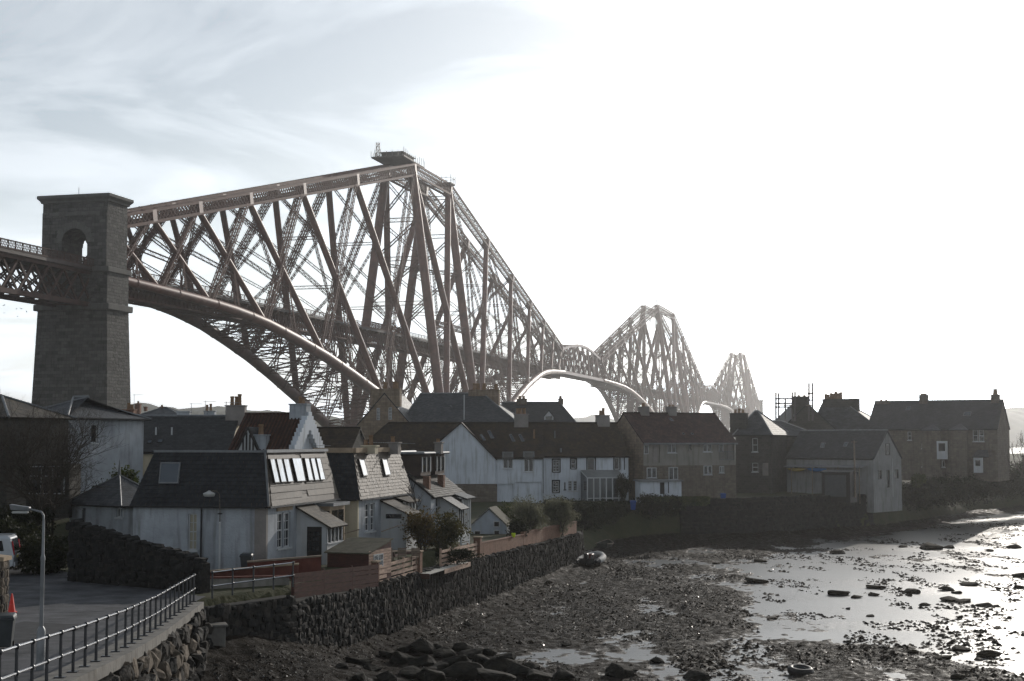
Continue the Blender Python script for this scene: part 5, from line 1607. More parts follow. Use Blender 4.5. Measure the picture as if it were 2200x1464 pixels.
# ---------------------------------------------------------------- flats with the red tile roof
h14 = House('flats', 'two storey grey rendered flats with red tiled roof and corner balconies', (1382, 165), (1580, 170), 9.2, 1.8, Z(950, 166, 1450), Z(890, 170.5, 1420), 'x', GREYR, TILER, over=.3, py=955, cat='building')
WF = WHITE2
for r_ in ((1434.5, 954, 1453, 973), (1511, 952, 1529, 971), (1389, 1005, 1410, 1027), (1511, 1001, 1529, 1020)): h14.win('f', *r_, 'casement')
h14.win('f', 1436, 1004, 1456, 1031, 'casement'); h14.win('f', 1480, 954, 1486, 968, 'plain', fm=GREYR)
u0, u1, z0, z1 = h14.opening('f', 1384, 953, 1418, 995); v0, v1, y0_, y1_ = h14.opening('f', 1545, 952, 1577, 990)
h14.win('f', 1545, 1002, 1555, 1016, 'plain')
h14.walls(recess=.16); h14.roofs(); h14.ridge(TILER); 
# loggias: window and door at the back, rail in front
for (a0, a1, c0, c1) in ((u0, u1, z0, z1), (v0, v1, y0_, y1_)):
    MB().box(a0 + .05, a0 + .65, -.005 + .10, .13, c0 + 1.0, c1 - .15).build('window', WF, h14.root)
    MB().box(a0 + .12, a0 + .58, .085, .099, c0 + 1.08, c1 - .22).build('pane', GLASS, h14.root)
    MB().box(a1 - .85, a1 - .25, .08, .13, c0 + .03, c1 - .12).build('door', QUOIN, h14.root)
mb = MB()
for z_ in (y0_ + .1, y0_ + 1.05): mb.bar((v0, -.1, z_), (v1, -.1, z_), .05, .06)
for i in range(12): mb.bar((v0 + (v1 - v0) * i / 11, -.1, y0_ + .1), (v0 + (v1 - v0) * i / 11, -.1, y0_ + 1.05), .025, .025)
mb.build('balcony_rail', LEAD, h14.root)
MB().bar((-.1, -.35, h14.ze - .2), (h14.L + .1, -.35, h14.ze - .2), .12, .2).build('gutter', LEAD, h14.root)
MB().box(-.02, h14.L + .02, -.03, -.002, 1.8, h14.at(1480, 1000).z).build('stone_base', RUBB, h14.root)
MB().slab([(-.02, -.02, 1.8), (-.02, h14.D, 1.8), (-.02, h14.D, h14.ze), (-.02, h14.D / 2, h14.zr - .1), (-.02, -.02, h14.ze)], (-.03, 0, 0)).build('stone_gable', SAND, h14.root)
for r_ in ((1389, 1005, 1410, 1027), (1436, 1004, 1456, 1031), (1511, 1001, 1529, 1020), (1545, 1002, 1555, 1016)): h14.win('f', *r_, 'casement', cut=False)
h14.chimney(1374, 1391, 874, 895, 4.6, .9, QUOIN, [(1382, 866)], potr=.25); h14.chimney(1434, 1450, 874, 895, 4.6, .9, QUOIN, [(1439, 870), (1446, 870)])
P_, n_ = h14.front_slope()
for c in (((1436, 899), (1441, 899), (1448, 905), (1442, 905)), ((1465, 931), (1469, 931), (1472, 934), (1467, 934)), ((1484, 931), (1488, 931), (1491, 934), (1486, 934))): h14.skylight(c, P_, n_, out=.06, fm=LEAD, t=.03)
ob = House('outbuilding', 'low white flat roofed outbuilding with dark door in front of the flats', (1376, 158), (1464, 158.5), 3, 1.6, Z(1035, 158, 1420), Z(1035, 158, 1420), 'flat', WHITEP, LEAD, py=1035, cat='shed')
ob.door('f', 1418, 1037, 1428, 1062, DARKP); ob.walls(); MB().box(-.2, ob.L + .2, -.25, 3.2, ob.ze, ob.ze + .14).build('roof', LEAD, ob.root); ob.pipe('f', 1436, 1036, 1060)
# ---------------------------------------------------------------- slate hipped house with tall chimney
h15 = House('house', 'dark stone house with hipped slate roof glinting on one side, beside the flats', (1580, 182), (1656, 180), 9, 1.8, Z(935, 181, 1620), Z(884, 186, 1640), 'hip', DRUB, SLATE, over=.25, py=935, hip=(1.2, 2.9))
h15.win('f', 1616, 942, 1628, 971, 'sash'); h15.win('f', 1616, 995, 1629, 1014, 'sash'); h15.door('f', 1638, 995, 1651, 1022, QUOIN)
h15.walls(); h15.roofs(SLATEW); h15.ridge(LEAD); h15.gutter('fr')
h15.chimney(1571, 1604, 888, 940, 1.4, 1.2, DRUB, [(1580, 880), (1588, 878), (1596, 880)], potr=.2)
h15b = House('house', 'lower slate roofed wing with a lit hip behind the boathouse', (1656, 186), (1760, 188), 8, 1.8, Z(937, 187, 1700), Z(905, 191, 1700), 'hip', DRUB, SLATEW, over=.2, py=935, hip=(.6, 3.4))
h15b.walls(); h15b.roofs(); h15b.ridge(LEAD)
h16 = House('house', 'dark gable with a chimney wrapped in scaffolding behind the slate roofs', (1676, 210), (1796, 210), 13, 2, Z(925, 210, 1730), Z(868, 210, 1718), 'y', DRUB, SLATEW, over=.1, py=925)
h16.walls(); h16.roofs()
h16.chimney(1702.5, 1735, 852, 890, .8, 1.3, DRUB, [(1716, 849), (1728, 849)], potr=.2)
h16b = House('house', 'wet slate roof shining in the sun with a row of tall chimney pots', (1742, 214), (1896, 209), 10, 2, Z(928, 211, 1800), Z(868, 216, 1800), 'hip', DRUB, SLATEW, over=.2, py=928, hip=(.3, 6.5))
h16b.walls(); h16b.roofs(); h16b.ridge(LEAD)
h16b.chimney(1769, 1845, 858, 885, 5, 1.2, DRUB, [(1774, 847), (1779.5, 848), (1785.5, 845), (1790, 846), (1795.5, 842), (1801, 845), (1806.5, 843), (1830, 856), (1838, 856)], potr=.24)
sc_ = empty('scaffold', (0, 0, 0), 0, 'tube scaffolding with boards around the chimney of the dark gable', 'scaffold')
c0 = W(1667, 850, 209)
mb_posts = [(1667, 844), (1673, 845), (1687, 858), (1702, 843), (1708, 842), (1738, 823), (1746, 823)]
for px, py in mb_posts: MB().tube(W(px, 905, 208.5), W(px, py, 208.5), .13, n=6).build('pole', SCAF, sc_)
for (a, b, y_) in ((1665, 1704, 857), (1665, 1704, 867), (1665, 1704, 875), (1735, 1748, 846), (1735, 1748, 860)): MB().tube(W(a, y_, 208.4), W(b, y_, 208.4), .12, n=6).build('ledger', SCAF, sc_)
for (a, b, y_) in ((1685, 1704, 871), (1734, 1747, 871)): MB().box(W(a, y_, 208).x, W(b, y_, 208).x, 207.6, 209, W(a, y_ + 1, 208).z, W(a, y_ - 1, 208).z).build('board', TIMB, sc_)
# ---------------------------------------------------------------- boathouse
h17 = House('boathouse', 'grey gabled boathouse at the water edge with small dark windows in its gable', (1690, 182.8), (1876, 175), 7.5, 0.4, Z(986, 176, 1800), Z(927, 180, 1810), 'x', BOATR, SLATED, over=.1, py=986, cat='boathouse')
e2 = Vector((math.cos(R(8)), math.sin(R(8)), 0))
h17.win('r', 1902, 953, 1911, 978, 'plain', fm=DARKP, cut=False, sill=False); h17.win('r', 1886, 1010, 1895, 1030, 'plain', fm=DARKP, sill=False); h17.win('r', 1905, 1010, 1912, 1048, 'plain', fm=DARKP, sill=False); h17.win('r', 1923, 1009, 1931, 1029, 'plain', fm=DARKP, sill=False)
h17.walls(); h17.roofs(); h17.ridge(LEAD); h17.gutter('f'); h17.pipe('r', 1916, 985, 1068, WHITE2, .03)
P_, n_ = h17.front_slope()
for c in (((1765, 952), (1774, 952), (1771, 962), (1762, 962)), ((1814, 951), (1823, 951), (1819, 960), (1811, 960))): h17.skylight(c, P_, n_, out=.06, fm=LEAD, t=.05)
cn = MB()
a = h17.at(1683, 1003, 'f', -1.6); b = h17.at(1850, 1002, 'f', -1.6)
rb = RoofMB(); rb.plane([(a.x, -1.6, a.z), (b.x, -1.6, a.z), (b.x, 0, a.z + .25), (a.x, 0, a.z + .25)], .05); rb.build('canopy', LEAD, h17.root)
# ---------------------------------------------------------------- big stone house on the right
h18 = House('house', 'long stone house with tall end chimney at the right edge of the village', (1864, 206.5), (2142, 198), 9.5, 3.5, Z(922, 202, 2000), Z(863, 206, 2000), 'x', RUBB, SLATED, over=.15, py=922)
h18.L += .01
h18.win('f', 2090, 924, 2101, 949, 'sash'); h18.win('f', 2103, 924, 2114, 949, 'sash'); h18.win('f', 1950, 928, 1958, 946, 'sash'); h18.win('f', 1980, 953, 1990, 964, 'casement'); h18.win('f', 1981, 992, 1991, 1003, 'casement'); h18.win('f', 2018, 990, 2030, 1004, 'casement')
h18.walls(); h18.roofs(); h18.ridge(LEAD); h18.gutter('f')
h18.chimney(1976, 1993, 849, 872, 4.75, 1.0, RUBB, [(1980, 846), (1984.5, 846), (1989, 846)], potr=.18)
h18.chimney(2130, 2147, 848, 872, 4.75, 1.1, RUBB, [(2138, 836)], potr=.34); h18.chimney(1884, 1914, 862, 890, 4.75, 1.0, RUBB, [(1893, 859), (1904, 859)], potr=.2)
P_, n_ = h18.front_slope()
for c in (((2072, 886), (2087, 885), (2085, 894), (2069, 894)), ((1948, 874), (1957, 874), (1955, 882), (1946, 882))): h18.skylight(c, P_, n_, out=.06, fm=LEAD, t=.05)
for (x0, x1, yt, ye) in ((1980, 2018, 912, 925), (2040, 2076, 910, 924)):
    a, b = h18.at(x0, ye, 'f', -1.0), h18.at(x1, ye, 'f', -1.0); t = h18.at((x0 + x1) / 2, yt, 'f', 0).z
    MB().box(a.x, b.x, -1.0, -.004, 3.5, a.z).build('wing', RUBB, h18.root)
    m = (a.x + b.x) / 2
    rb = RoofMB(); rb.plane([(a.x - .15, -1.15, a.z), (b.x + .15, -1.15, a.z), (m, .6, t)], .08); rb.plane([(a.x - .15, -1.15, a.z), (m, .6, t), (m, 2.5, t), (a.x - .15, 1.5, a.z)], .08); rb.plane([(b.x + .15, -1.15, a.z), (m, .6, t), (m, 2.5, t), (b.x + .15, 1.5, a.z)], .08); rb.build('wing_roof', SLATE, h18.root)
for (x0, x1, y0, y1) in ((2013, 2034, 948, 987), (2092, 2110, 984, 1016)):
    a, b = h18.at(x0, y1, 'f', -1.6), h18.at(x1, y0, 'f', -1.6); 
    MB().box(a.x, b.x, -1.6, -1.02, a.z, b.z).build('porch', WHITE2, h18.root)
    MB().box(a.x + .25, b.x - .25, -1.63, -1.604, a.z + (b.z - a.z) * .45, b.z - .3).build('pane', GLASS, h18.root)
a, b = h18.at(2088, 982, 'f', -1.8), h18.at(2130, 967, 'f', 0)
rb = RoofMB(); rb.plane([(a.x, -1.8, a.z), (b.x, -1.8, a.z), (b.x - .5, -.004, b.z), (a.x + .4, -.004, b.z)], .08); rb.build('porch_roof', SLATE, h18.root)
# ================================================================== SMALLER THINGS
BLK = M('black_rail_paint', (.018, .019, .022), .28, .25, 6, spec=.6)
RAILM = M('worn_rail_steel', (.30, .30, .31), .26, .15, 5, metal=.8, spec=.6)
GALV = M('galvanised_steel', (.20, .205, .21), .5, .2, 3, metal=.55)
REDW = M('red_brown_stain', (.062, .025, .019), .75, .3, 2.5, stretch=(1, 1, 5), bump=.008, bscale=8)
LITW = M('sunlit_timber', (.42, .29, .22), .75, .35, 2.5, stretch=(1, 1, 5), bump=.01, bscale=8)  # timber for sun-facing boards, sunlight put into its pale colour
FELT = M('roof_felt', (.085, .078, .055), .9, .35, 2, bump=.02)
BLUEP = M('blue_plastic', (.018, .06, .22), .45, .12, 3)
GREYP = M('grey_plastic', (.055, .06, .062), .45, .15, 3)
ORNG = M('cone_plastic', (.65, .045, .03), .45, .12, 4)
def on_ground(px, py, z):
    d = ray(px, py); t = (z - CAMZ) / d.z
    return EYE + d * t
def flatz(x, y): return float(flat_z(np.array([x]), np.array([y]))[0])
def on_flat(px, py):
    z = WATER
    for _ in range(3):
        p = on_ground(px, py, z); z = max(WATER, flatz(p.x, p.y))
    return p
# ---------------------------------------------------------------- street railing
def railing(name, label, pts, h=1.1, mid=.52, r=.032, plates=True):
    root = empty(name, (0, 0, 0), 0, label, 'railing')
    P = [Vector((p.x, p.y, lz(p.x, p.y) + .16)) for p in pts]
    for i, p in enumerate(P):
        mb = MB().path([p, p + Vector((0, 0, h * .5)), p + Vector((0, 0, h))], [.042, .038, .036], 8)
        po = mb.build('post', BLK, root, smooth=.6)
        for z in (mid, h): MB().lathe([(.02, -.07), (.058, -.045), (.066, 0), (.058, .045), (.02, .07)], 10, (p.x, p.y, p.z + z)).build('knuckle', BLK, po, smooth=.8)
        if plates: MB().box(p.x - .13, p.x + .13, p.y - .09, p.y + .09, p.z, p.z + .03).build('base_plate', BLK, po)
    for a, b in zip(P[:-1], P[1:]):
        for z in (mid, h): MB().tube(a + Vector((0, 0, z)), b + Vector((0, 0, z)), r, n=10).build('rail', RAILM, root, smooth=.6)
    return root
railing('street_railing', 'black two rail street railing with round knuckles along the top of the sea wall', along(RAILP[1:], 1.25))
railing('street_railing', 'shorter black railing in shade in front of the garden wall, past the corner', along([(-13.3, 60.9), (-12.6, 62.6), (-10.05, 66.8)], 1.45)[1:], plates=False)
def lamp(name, label, base, h, kind):
    root = empty(name, base, 0, label, 'lamp post', 'street lamps')
    if kind == 0:
        MB().lathe([(.115, 0), (.115, 1.05), (.10, 1.12), (.055, 1.2)], 14).build('base', GALV, root, smooth=.6)
        MB().lathe([(.055, 1.15), (.055, h * .68), (.062, h * .69), (.062, h * .71), (.038, h * .73), (.034, h - .25)], 12).build('pole', GALV, root, smooth=.6)
        pts = [(0, 0, h - .3), (-.01, 0, h - .12), (-.07, 0, h - .03), (-.18, 0, h), (-.42, 0, h + .05)]
        MB().path(pts, .028, 10).build('arm', GALV, root, smooth=.6)
        MB().add([], [])
        hd = MB(); hd.add([(-.36, -.09, h + .10), (-.36, .09, h + .10), (-.9, .11, h + .18), (-.9, -.11, h + .18), (-.38, -.07, h - .01), (-.38, .07, h - .01), (-.86, .09, h + .02), (-.86, -.09, h + .02)],
               [(0, 1, 2, 3), (7, 6, 5, 4), (0, 3, 7, 4), (1, 0, 4, 5), (2, 1, 5, 6), (3, 2, 6, 7)])
        l = hd.build('lantern', GALV, root, bevel=.02)
        MB().box(-.84, -.42, -.07, .07, h - .07, h - .012).build('diffuser', M('lamp_lens', (.42, .42, .40), .25, .1), l, bevel=.02)
    else:
        MB().lathe([(.07, 0), (.05, .2), (.045, h * .56), (.06, h * .565), (.03, h * .58)], 12).build('pole', WHITE2, root, smooth=.6)
        MB().lathe([(.02, h * .66), (.13, h * .665), (.13, h * .672), (.03, h * .68)], 12).build('collar', DARKP, root)
        pts = [(0, 0, h * .57), (0, 0, h * .7), (-.03, 0, h * .82)] + [(-.33 + .30 * math.cos(t), 0, h * .86 + .28 * math.sin(t)) for t in np.linspace(.1, math.pi * .62, 7)]
        MB().path(pts, .026, 8).build('arm', M('rusty_arm', (.10, .085, .07), .7, .5, 8), root, smooth=.6)
        e = pts[-1]
        MB().lathe([(.05, .02), (.10, -.03), (.30, -.12), (.31, -.17), (.26, -.27), (.05, -.30)], 16, (e[0] - .12, 0, e[2] + .02)).build('lantern', M('lamp_lens2', (.36, .36, .34), .3, .15), root, smooth=.6)
    return root
lamp('street_lamp', 'plain grey street lamp with flat lantern behind the railing at the left', (-12.45, 38.6, lz(-12.45, 38.6)), Z(1098, 38.6, 96) - lz(-12.45, 38.6), 0)
b_ = Vector((X(471, 73.5, 1215), 73.5, 2.3))
lamp('street_lamp', 'slim white lamp post with curved swan neck against the near cottage', b_, Z(1040, 73.5, 460) - 2.3, 1)
# ---------------------------------------------------------------- left edge: pillar, bin, cone, van
gp = empty('gate_pillar', (-18.6, 45, 0), 0, 'rough stone wall end at the left edge beside the bin', 'wall')
MB().box(0, 2.82, 0, .6, 2.3, 5.35).build('core', RUBB, gp)
MB().add([], [])
mb = MB(); mb.slab([(-.1, -.08, 5.3), (2.9, -.08, 5.3), (2.9, -.08, 5.42), (-.1, -.08, 5.75)], (0, .75, 0)); mb.build('cope', TANS, gp)
for i in range(11):
    for j in range(3): inst('stone', SM[1 if (i + j) % 3 else 0][(i * 3 + j) % 6], gp, (2.80, .1 + j * .2, 2.55 + i * .26), (rnd.uniform(-.1, .1), rnd.uniform(-.1, .1), rnd.uniform(-.1, .1)), (.12, .21, .27))
    inst('stone', SM[1][i % 6], gp, (2.55, -.02, 2.55 + i * .26), (0, rnd.uniform(-.1, .1), 0), (.45, .12, .27))
def wheelie(name, label, loc, rz, mat, group):
    root = empty(name, loc, rz, label, 'bin', group)
    mb = MB(); b, t, h = .22, .29, .92
    mb.add([(-b, -b, .06), (b, -b, .06), (b, b + .04, .06), (-b, b + .04, .06), (-t, -t, h), (t, -t, h), (t, t + .06, h), (-t, t + .06, h)], [(3, 2, 1, 0), (4, 5, 6, 7), (0, 1, 5, 4), (1, 2, 6, 5), (2, 3, 7, 6), (3, 0, 4, 7)])
    mb.build('body', mat, root, bevel=.02)
    MB().box(-t - .03, t + .03, -t - .03, t + .1, h - .06, h).build('rim', mat, root, bevel=.015)
    mb = MB(); mb.add([(-t - .03, -t - .04, h + .01), (t + .03, -t - .04, h + .01), (t + .03, t + .1, h + .02), (-t - .03, t + .1, h + .02), (-t + .02, -t + .03, h + .09), (t - .02, -t + .03, h + .09), (t - .02, t + .06, h + .12), (-t + .02, t + .06, h + .12)], [(3, 2, 1, 0), (4, 5, 6, 7), (0, 1, 5, 4), (1, 2, 6, 5), (2, 3, 7, 6), (3, 0, 4, 7)])
    mb.build('lid', mat, root, bevel=.015)
    MB().tube((-t, t + .14, h), (t, t + .14, h), .02, n=8).build('handle', mat, root)
    for s_ in (-1, 1): MB().tube((s_ * .27, b + .05, .1), (s_ * .22, b + .05, .1), .1, n=14).build('wheel', DARKP, root, smooth=.6)
    return root
def gz(x, y, z=None): return Vector((x, y, lz(x, y) if z is None else z))
wheelie('wheelie_bin', 'dark grey wheelie bin cut off by the left edge beside the stone wall end', gz(X(4, 44, 1370), 44.2) + Vector((0, 0, .05)), .2, GREYP, 'wheeled bins')
wheelie('wheelie_bin', 'dark wheelie bin against the white cottage wall behind the lamp post', (X(530, 73.8, 1200), 73.8, 2.3), 0, GREYP, 'wheeled bins')
wheelie('wheelie_bin', 'tall blue bin between the red garden shed and the white porch', (X(823, 86, 1175), 84.5, 2.15), .1, BLUEP, 'wheeled bins')
wheelie('wheelie_bin', 'blue bin on the shaded lawn below the flats', (X(1360, 152, 1095), 152, Z(1097, 152)), 0, BLUEP, 'wheeled bins')
wheelie('wheelie_bin', 'dim blue bin beside the ground floor balcony of the flats', (X(1552, 165, 1040), 164.5, 2.1), 0, BLUEP, 'wheeled bins')
cn_ = empty('traffic_cone', (X(25, 57, 1315), 57, lz(-20, 57) + .06), .3, 'red traffic cone on the street beside the stone wall end', 'cone')
MB().box(-.2, .2, -.2, .2, 0, .045).build('base', ORNG, cn_, bevel=.02)
MB().lathe([(.15, .045), (.135, .08), (.03, .72), (.02, .74)], 16).build('body', ORNG, cn_, smooth=.6)
MB().lathe([(.096, .32), (.062, .5)], 16).build('band', M('cone_band', (.62, .10, .08), .5, .1), cn_, smooth=.6)
def van():
    x0 = X(36, 73, 1200); z0 = Z(1231, 73, 10)
    root = empty('parked_van', (x0, 73, z0), R(8), 'silver van parked nose away, its rear end showing at the left edge', 'van')
    sil = M('silver_paint', (.42, .44, .46), .28, .05, 4, metal=.35, spec=.6)
    # side profile in x (rear at 0, nose at -4.7), z ; wide in y
    prof = [(0, .42), (.03, .9), (-.02, 1.1), (-.16, 1.78), (-.30, 1.90), (-2.9, 1.92), (-3.5, 1.25), (-4.55, 1.0), (-4.7, .7), (-4.66, .35), (-3.9, .28), (-.4, .28)]
    bm = bmesh.new()
    rows = []
    for y, k in ((-.9, .93), (-.82, 1.0), (.82, 1.0), (.9, .93)):
        rows.append([bm.verts.new((x, y, .28 + (z - .28) * (k if abs(y) > .85 else 1))) for x, z in prof])
    for a, b in zip(rows[:-1], rows[1:]):
        for i in range(len(prof)): bm.faces.new((a[i], a[(i + 1) % len(prof)], b[(i + 1) % len(prof)], b[i]))
    bm.faces.new(rows[0][::-1]); bm.faces.new(rows[-1])
    bmesh.ops.recalc_face_normals(bm, faces=bm.faces)
    me = bpy.data.meshes.new('body'); bm.to_mesh(me); bm.free()
    link('body', me, sil, root, bevel=.03)
    rl = M('tail_light', (.30, .01, .02), .25, .1)
    for y in (-.86, .70): MB().slab([(.012, y, .95), (.012, y + .16, .95), (-.10, y + .16, 1.62), (-.10, y, 1.62)], (.03, 0, .01)).build('tail_light', rl, root)
    MB().slab([(-.005, -.66, 1.15), (-.005, .66, 1.15), (-.125, .6, 1.72), (-.125, -.6, 1.72)], (.02, 0, .005)).build('rear_window', GLASS, root)
    MB().slab([(-.45, -.905, 1.15), (-1.7, -.905, 1.15), (-1.6, -.895, 1.66), (-.55, -.895, 1.66)], (0, -.012, 0)).build('side_window', GLASS, root)
    MB().slab([(-1.85, -.905, 1.15), (-2.9, -.905, 1.15), (-2.8, -.895, 1.66), (-1.9, -.895, 1.66)], (0, -.012, 0)).build('side_window', GLASS, root)
    MB().box(.005, .09, -.88, .88, .36, .6).build('bumper', sil, root, bevel=.03)
    MB().box(.035, .05, -.26, .26, .78, .9).build('number_plate', M('plate', (.55, .5, .12), .5, .05), root)
    for x in (-.85, -3.75):
        for y in (-.92, .74):
            w = MB().tube((x, y, .33), (x, y + .18, .33), .33, n=20).build('wheel', DARKP, root, smooth=.6)
            MB().tube((x, y - .01, .33), (x, y + .19, .33), .19, n=14).build('rim', GALV, w, smooth=.6)
    MB().tube((-.15, .5, 1.93), (-2.7, .5, 1.93), .02, n=6).build('roof_rail', GALV, root); MB().tube((-.15, -.5, 1.93), (-2.7, -.5, 1.93), .02, n=6).build('roof_rail', GALV, root)
van()
# ---------------------------------------------------------------- vegetation helpers
def leaf_mat(name, col, col2):
    """leaf that lets some of the low sun through"""
    m = M(name, col, .65, .4, 1.6, col2=col2, spec=.2)
    N, L = m.node_tree.nodes, m.node_tree.links
    b = N['Principled BSDF']; out = N['Material Output']
    tr = N.new('ShaderNodeBsdfTranslucent'); mx = N.new('ShaderNodeMixShader'); mx.inputs[0].default_value = .4
    L.new(b.inputs['Base Color'].links[0].from_socket, tr.inputs[0])
    L.new(b.outputs[0], mx.inputs[1]); L.new(tr.outputs[0], mx.inputs[2]); L.new(mx.outputs[0], out.inputs['Surface'])
    return m
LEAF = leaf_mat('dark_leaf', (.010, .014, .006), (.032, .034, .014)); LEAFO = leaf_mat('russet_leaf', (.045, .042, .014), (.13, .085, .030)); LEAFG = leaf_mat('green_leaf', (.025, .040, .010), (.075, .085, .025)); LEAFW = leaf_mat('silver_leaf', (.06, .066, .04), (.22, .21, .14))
BARK = M('bark', (.055, .045, .036), .9, .3, 4, bump=.02); TWIG = M('twig', (.045, .038, .032), .8, .3, 4)
def leaves(mb, c, rad, n, size, r_, lump=.35, up=0.0, flat=False):
    c = Vector(c)
    for _ in range(n):
        d = Vector((r_.gauss(0, 1), r_.gauss(0, 1), r_.gauss(0, 1))).normalized()
        k = 1 + lump * (mn.noise(d * 2.2 + c * .37) * 1.6)
        f = (r_.random() ** .45) * k
        p = c + Vector((d.x * rad[0] * f, d.y * rad[1] * f, d.z * rad[2] * f))
        a = Vector((r_.gauss(0, 1), r_.gauss(0, 1), r_.gauss(0, 1) + up)).normalized()
        b = a.orthogonal().normalized(); b.rotate(Matrix.Rotation(r_.random() * 6.28, 3, a))
        s_ = size * r_.uniform(.6, 1.4)
        t = a.cross(b)
        if flat: mb.add([p - t * s_ * .22, p + a * s_ * 1.6, p + t * s_ * .22], [(0, 1, 2)])
        else: mb.add([p - b * s_ * .6, p - t * s_ * .35, p + b * s_ * .7, p + t * s_ * .35], [(0, 1, 2, 3)])
def branches(mb, p, d, L, r, lvl, r_, spread=.6, n=5, tips=None, upb=.15):
    p = Vector(p); d = Vector(d).normalized()
    pts, rs = [p], [r]
    for i in range(3):
        d = (d + Vector((r_.gauss(0, .16), r_.gauss(0, .16), r_.gauss(0, .12) + upb * .3))).normalized()
        p = p + d * L / 3
        pts.append(p); rs.append(r * (1 - .10 * (i + 1)))
    mb.path(pts, rs, 5 if lvl > 1 else 3, cap=False)
    if tips is not None and lvl <= 1: tips.append(p)
    if lvl > 0:
        for k in range(n):
            q = pts[r_.randrange(1, 4)] if k else pts[-1]
            dd = (d + Vector((r_.gauss(0, spread), r_.gauss(0, spread), r_.gauss(0, spread * .8) + upb))).normalized()
            branches(mb, q, dd, L * r_.uniform(.55, .8), rs[-1] * .84, lvl - 1, r_, spread, n, tips, upb)
def bush(name, label, c, rad, n, size, mat, seed, group=None, cat='bush', flat=False, stems=5, up=.2):
    r_ = random.Random(seed)
    root = empty(name, (c[0], c[1], c[2] - rad[2]), 0, label, cat, group)
    mb = MB()
    leaves(mb, (0, 0, rad[2] * 1.0), rad, n, size, r_, up=up, flat=flat)
    for _ in range(7):
        d = Vector((r_.uniform(-.7, .7) * rad[0], r_.uniform(-.7, .7) * rad[1], rad[2] * (1 + r_.uniform(-.2, .65))))
        leaves(mb, d, (rad[0] * .42, rad[1] * .42, rad[2] * .36), n // 9, size, r_, up=up, flat=flat)
    o = mb.build('foliage', mat, root)
    mb = MB()
    for i in range(stems): branches(mb, (r_.uniform(-.3, .3) * rad[0], r_.uniform(-.3, .3) * rad[1], -.2), (r_.gauss(0, .3), r_.gauss(0, .3), 1), rad[2] * .9, .04, 1, r_, .5, 4)
    mb.build('stem', TWIG, root)
    return root
def core_blob(root, c, rad, mat):
    pass
# dark bank and hedge behind the street
rubble_wall('garden_wall', 'low dark stone wall at the back of the shaded street below the cottage', (-21.5, 70.5), (-14.0, 65.4), 1.6, (5.0, 3.5), .6, .32, .42, True, mats=(2,))
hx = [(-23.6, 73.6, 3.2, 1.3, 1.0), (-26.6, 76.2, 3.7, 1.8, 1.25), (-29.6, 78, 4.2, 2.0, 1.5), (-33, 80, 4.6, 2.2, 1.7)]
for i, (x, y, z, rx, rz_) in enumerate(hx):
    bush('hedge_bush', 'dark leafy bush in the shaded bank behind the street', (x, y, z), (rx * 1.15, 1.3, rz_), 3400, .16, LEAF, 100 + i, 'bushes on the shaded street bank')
def bare_bush(name, label, base, h, sp, seed, lv=4, trunks=4, n=5, leafn=0, cat='tree'):
    r_ = random.Random(seed)
    root = empty(name, base, 0, label, cat)
    mb = MB(); tips = []
    for i in range(trunks): branches(mb, (r_.uniform(-.3, .3), r_.uniform(-.3, .3), -.2), (r_.gauss(0, .45), r_.gauss(0, .3), 1), h * .42, .085, lv, r_, sp, n, tips, .12)
    mb.build('trunk', BARK, root)
    if leafn:
        mb = MB()
        for t in tips:
            if r_.random() < .8: leaves(mb, t, (.22, .22, .2), leafn, .09, r_)
        mb.build('crown', LEAF, root)
    return root
bare_bush('bare_tree', 'wide tangled bare tree in front of the dark stone house at the left', (X(112, 88, 1060), 88, 3.2), 8.2, .6, 5, 5, 6, 4, 0)
bush('garden_shrub', 'dark green shrub between the white house and the near cottage', (X(283, 96, 1020), 94, 5.6), (1.1, 1.0, 1.6), 3200, .15, LEAFG, 21)
bush('garden_shrub', 'shaded evergreen shrub left of the near cottage behind the pavilion', (X(235, 97, 1040), 97, 5.0), (1.4, 1.0, 1.3), 2600, .15, LEAF, 22)
bush('garden_shrub', 'ivy clump under the bare tree beside the white garden windows', (X(60, 90, 1060), 86, 3.9), (2.6, 1.2, 1.3), 3800, .15, LEAF, 23)
# white framed garden room behind the tree
gr_ = empty('garden_room', (X(62, 91, 1050), 91, 0), 0, 'white framed glazed garden room behind the bare tree', 'conservatory')
zb_, zt_ = Z(1062, 91, 90), Z(1004, 91, 90)
for i in range(4): MB().box(i * .72, i * .72 + .07, 0, .07, zb_, zt_).build('post', WHITE2, gr_)
for z in (zb_, (zb_ + zt_) / 2 + .25, zt_): MB().box(0, 2.23, -.01, .08, z, z + .07).build('rail', WHITE2, gr_)
MB().box(.05, 2.2, .03, .05, zb_, zt_).build('glazing', GLASS, gr_); MB().box(-.2, 2.5, .1, 2.5, zb_ - 1.5, zt_ + .2).build('wall', DRUB, gr_)
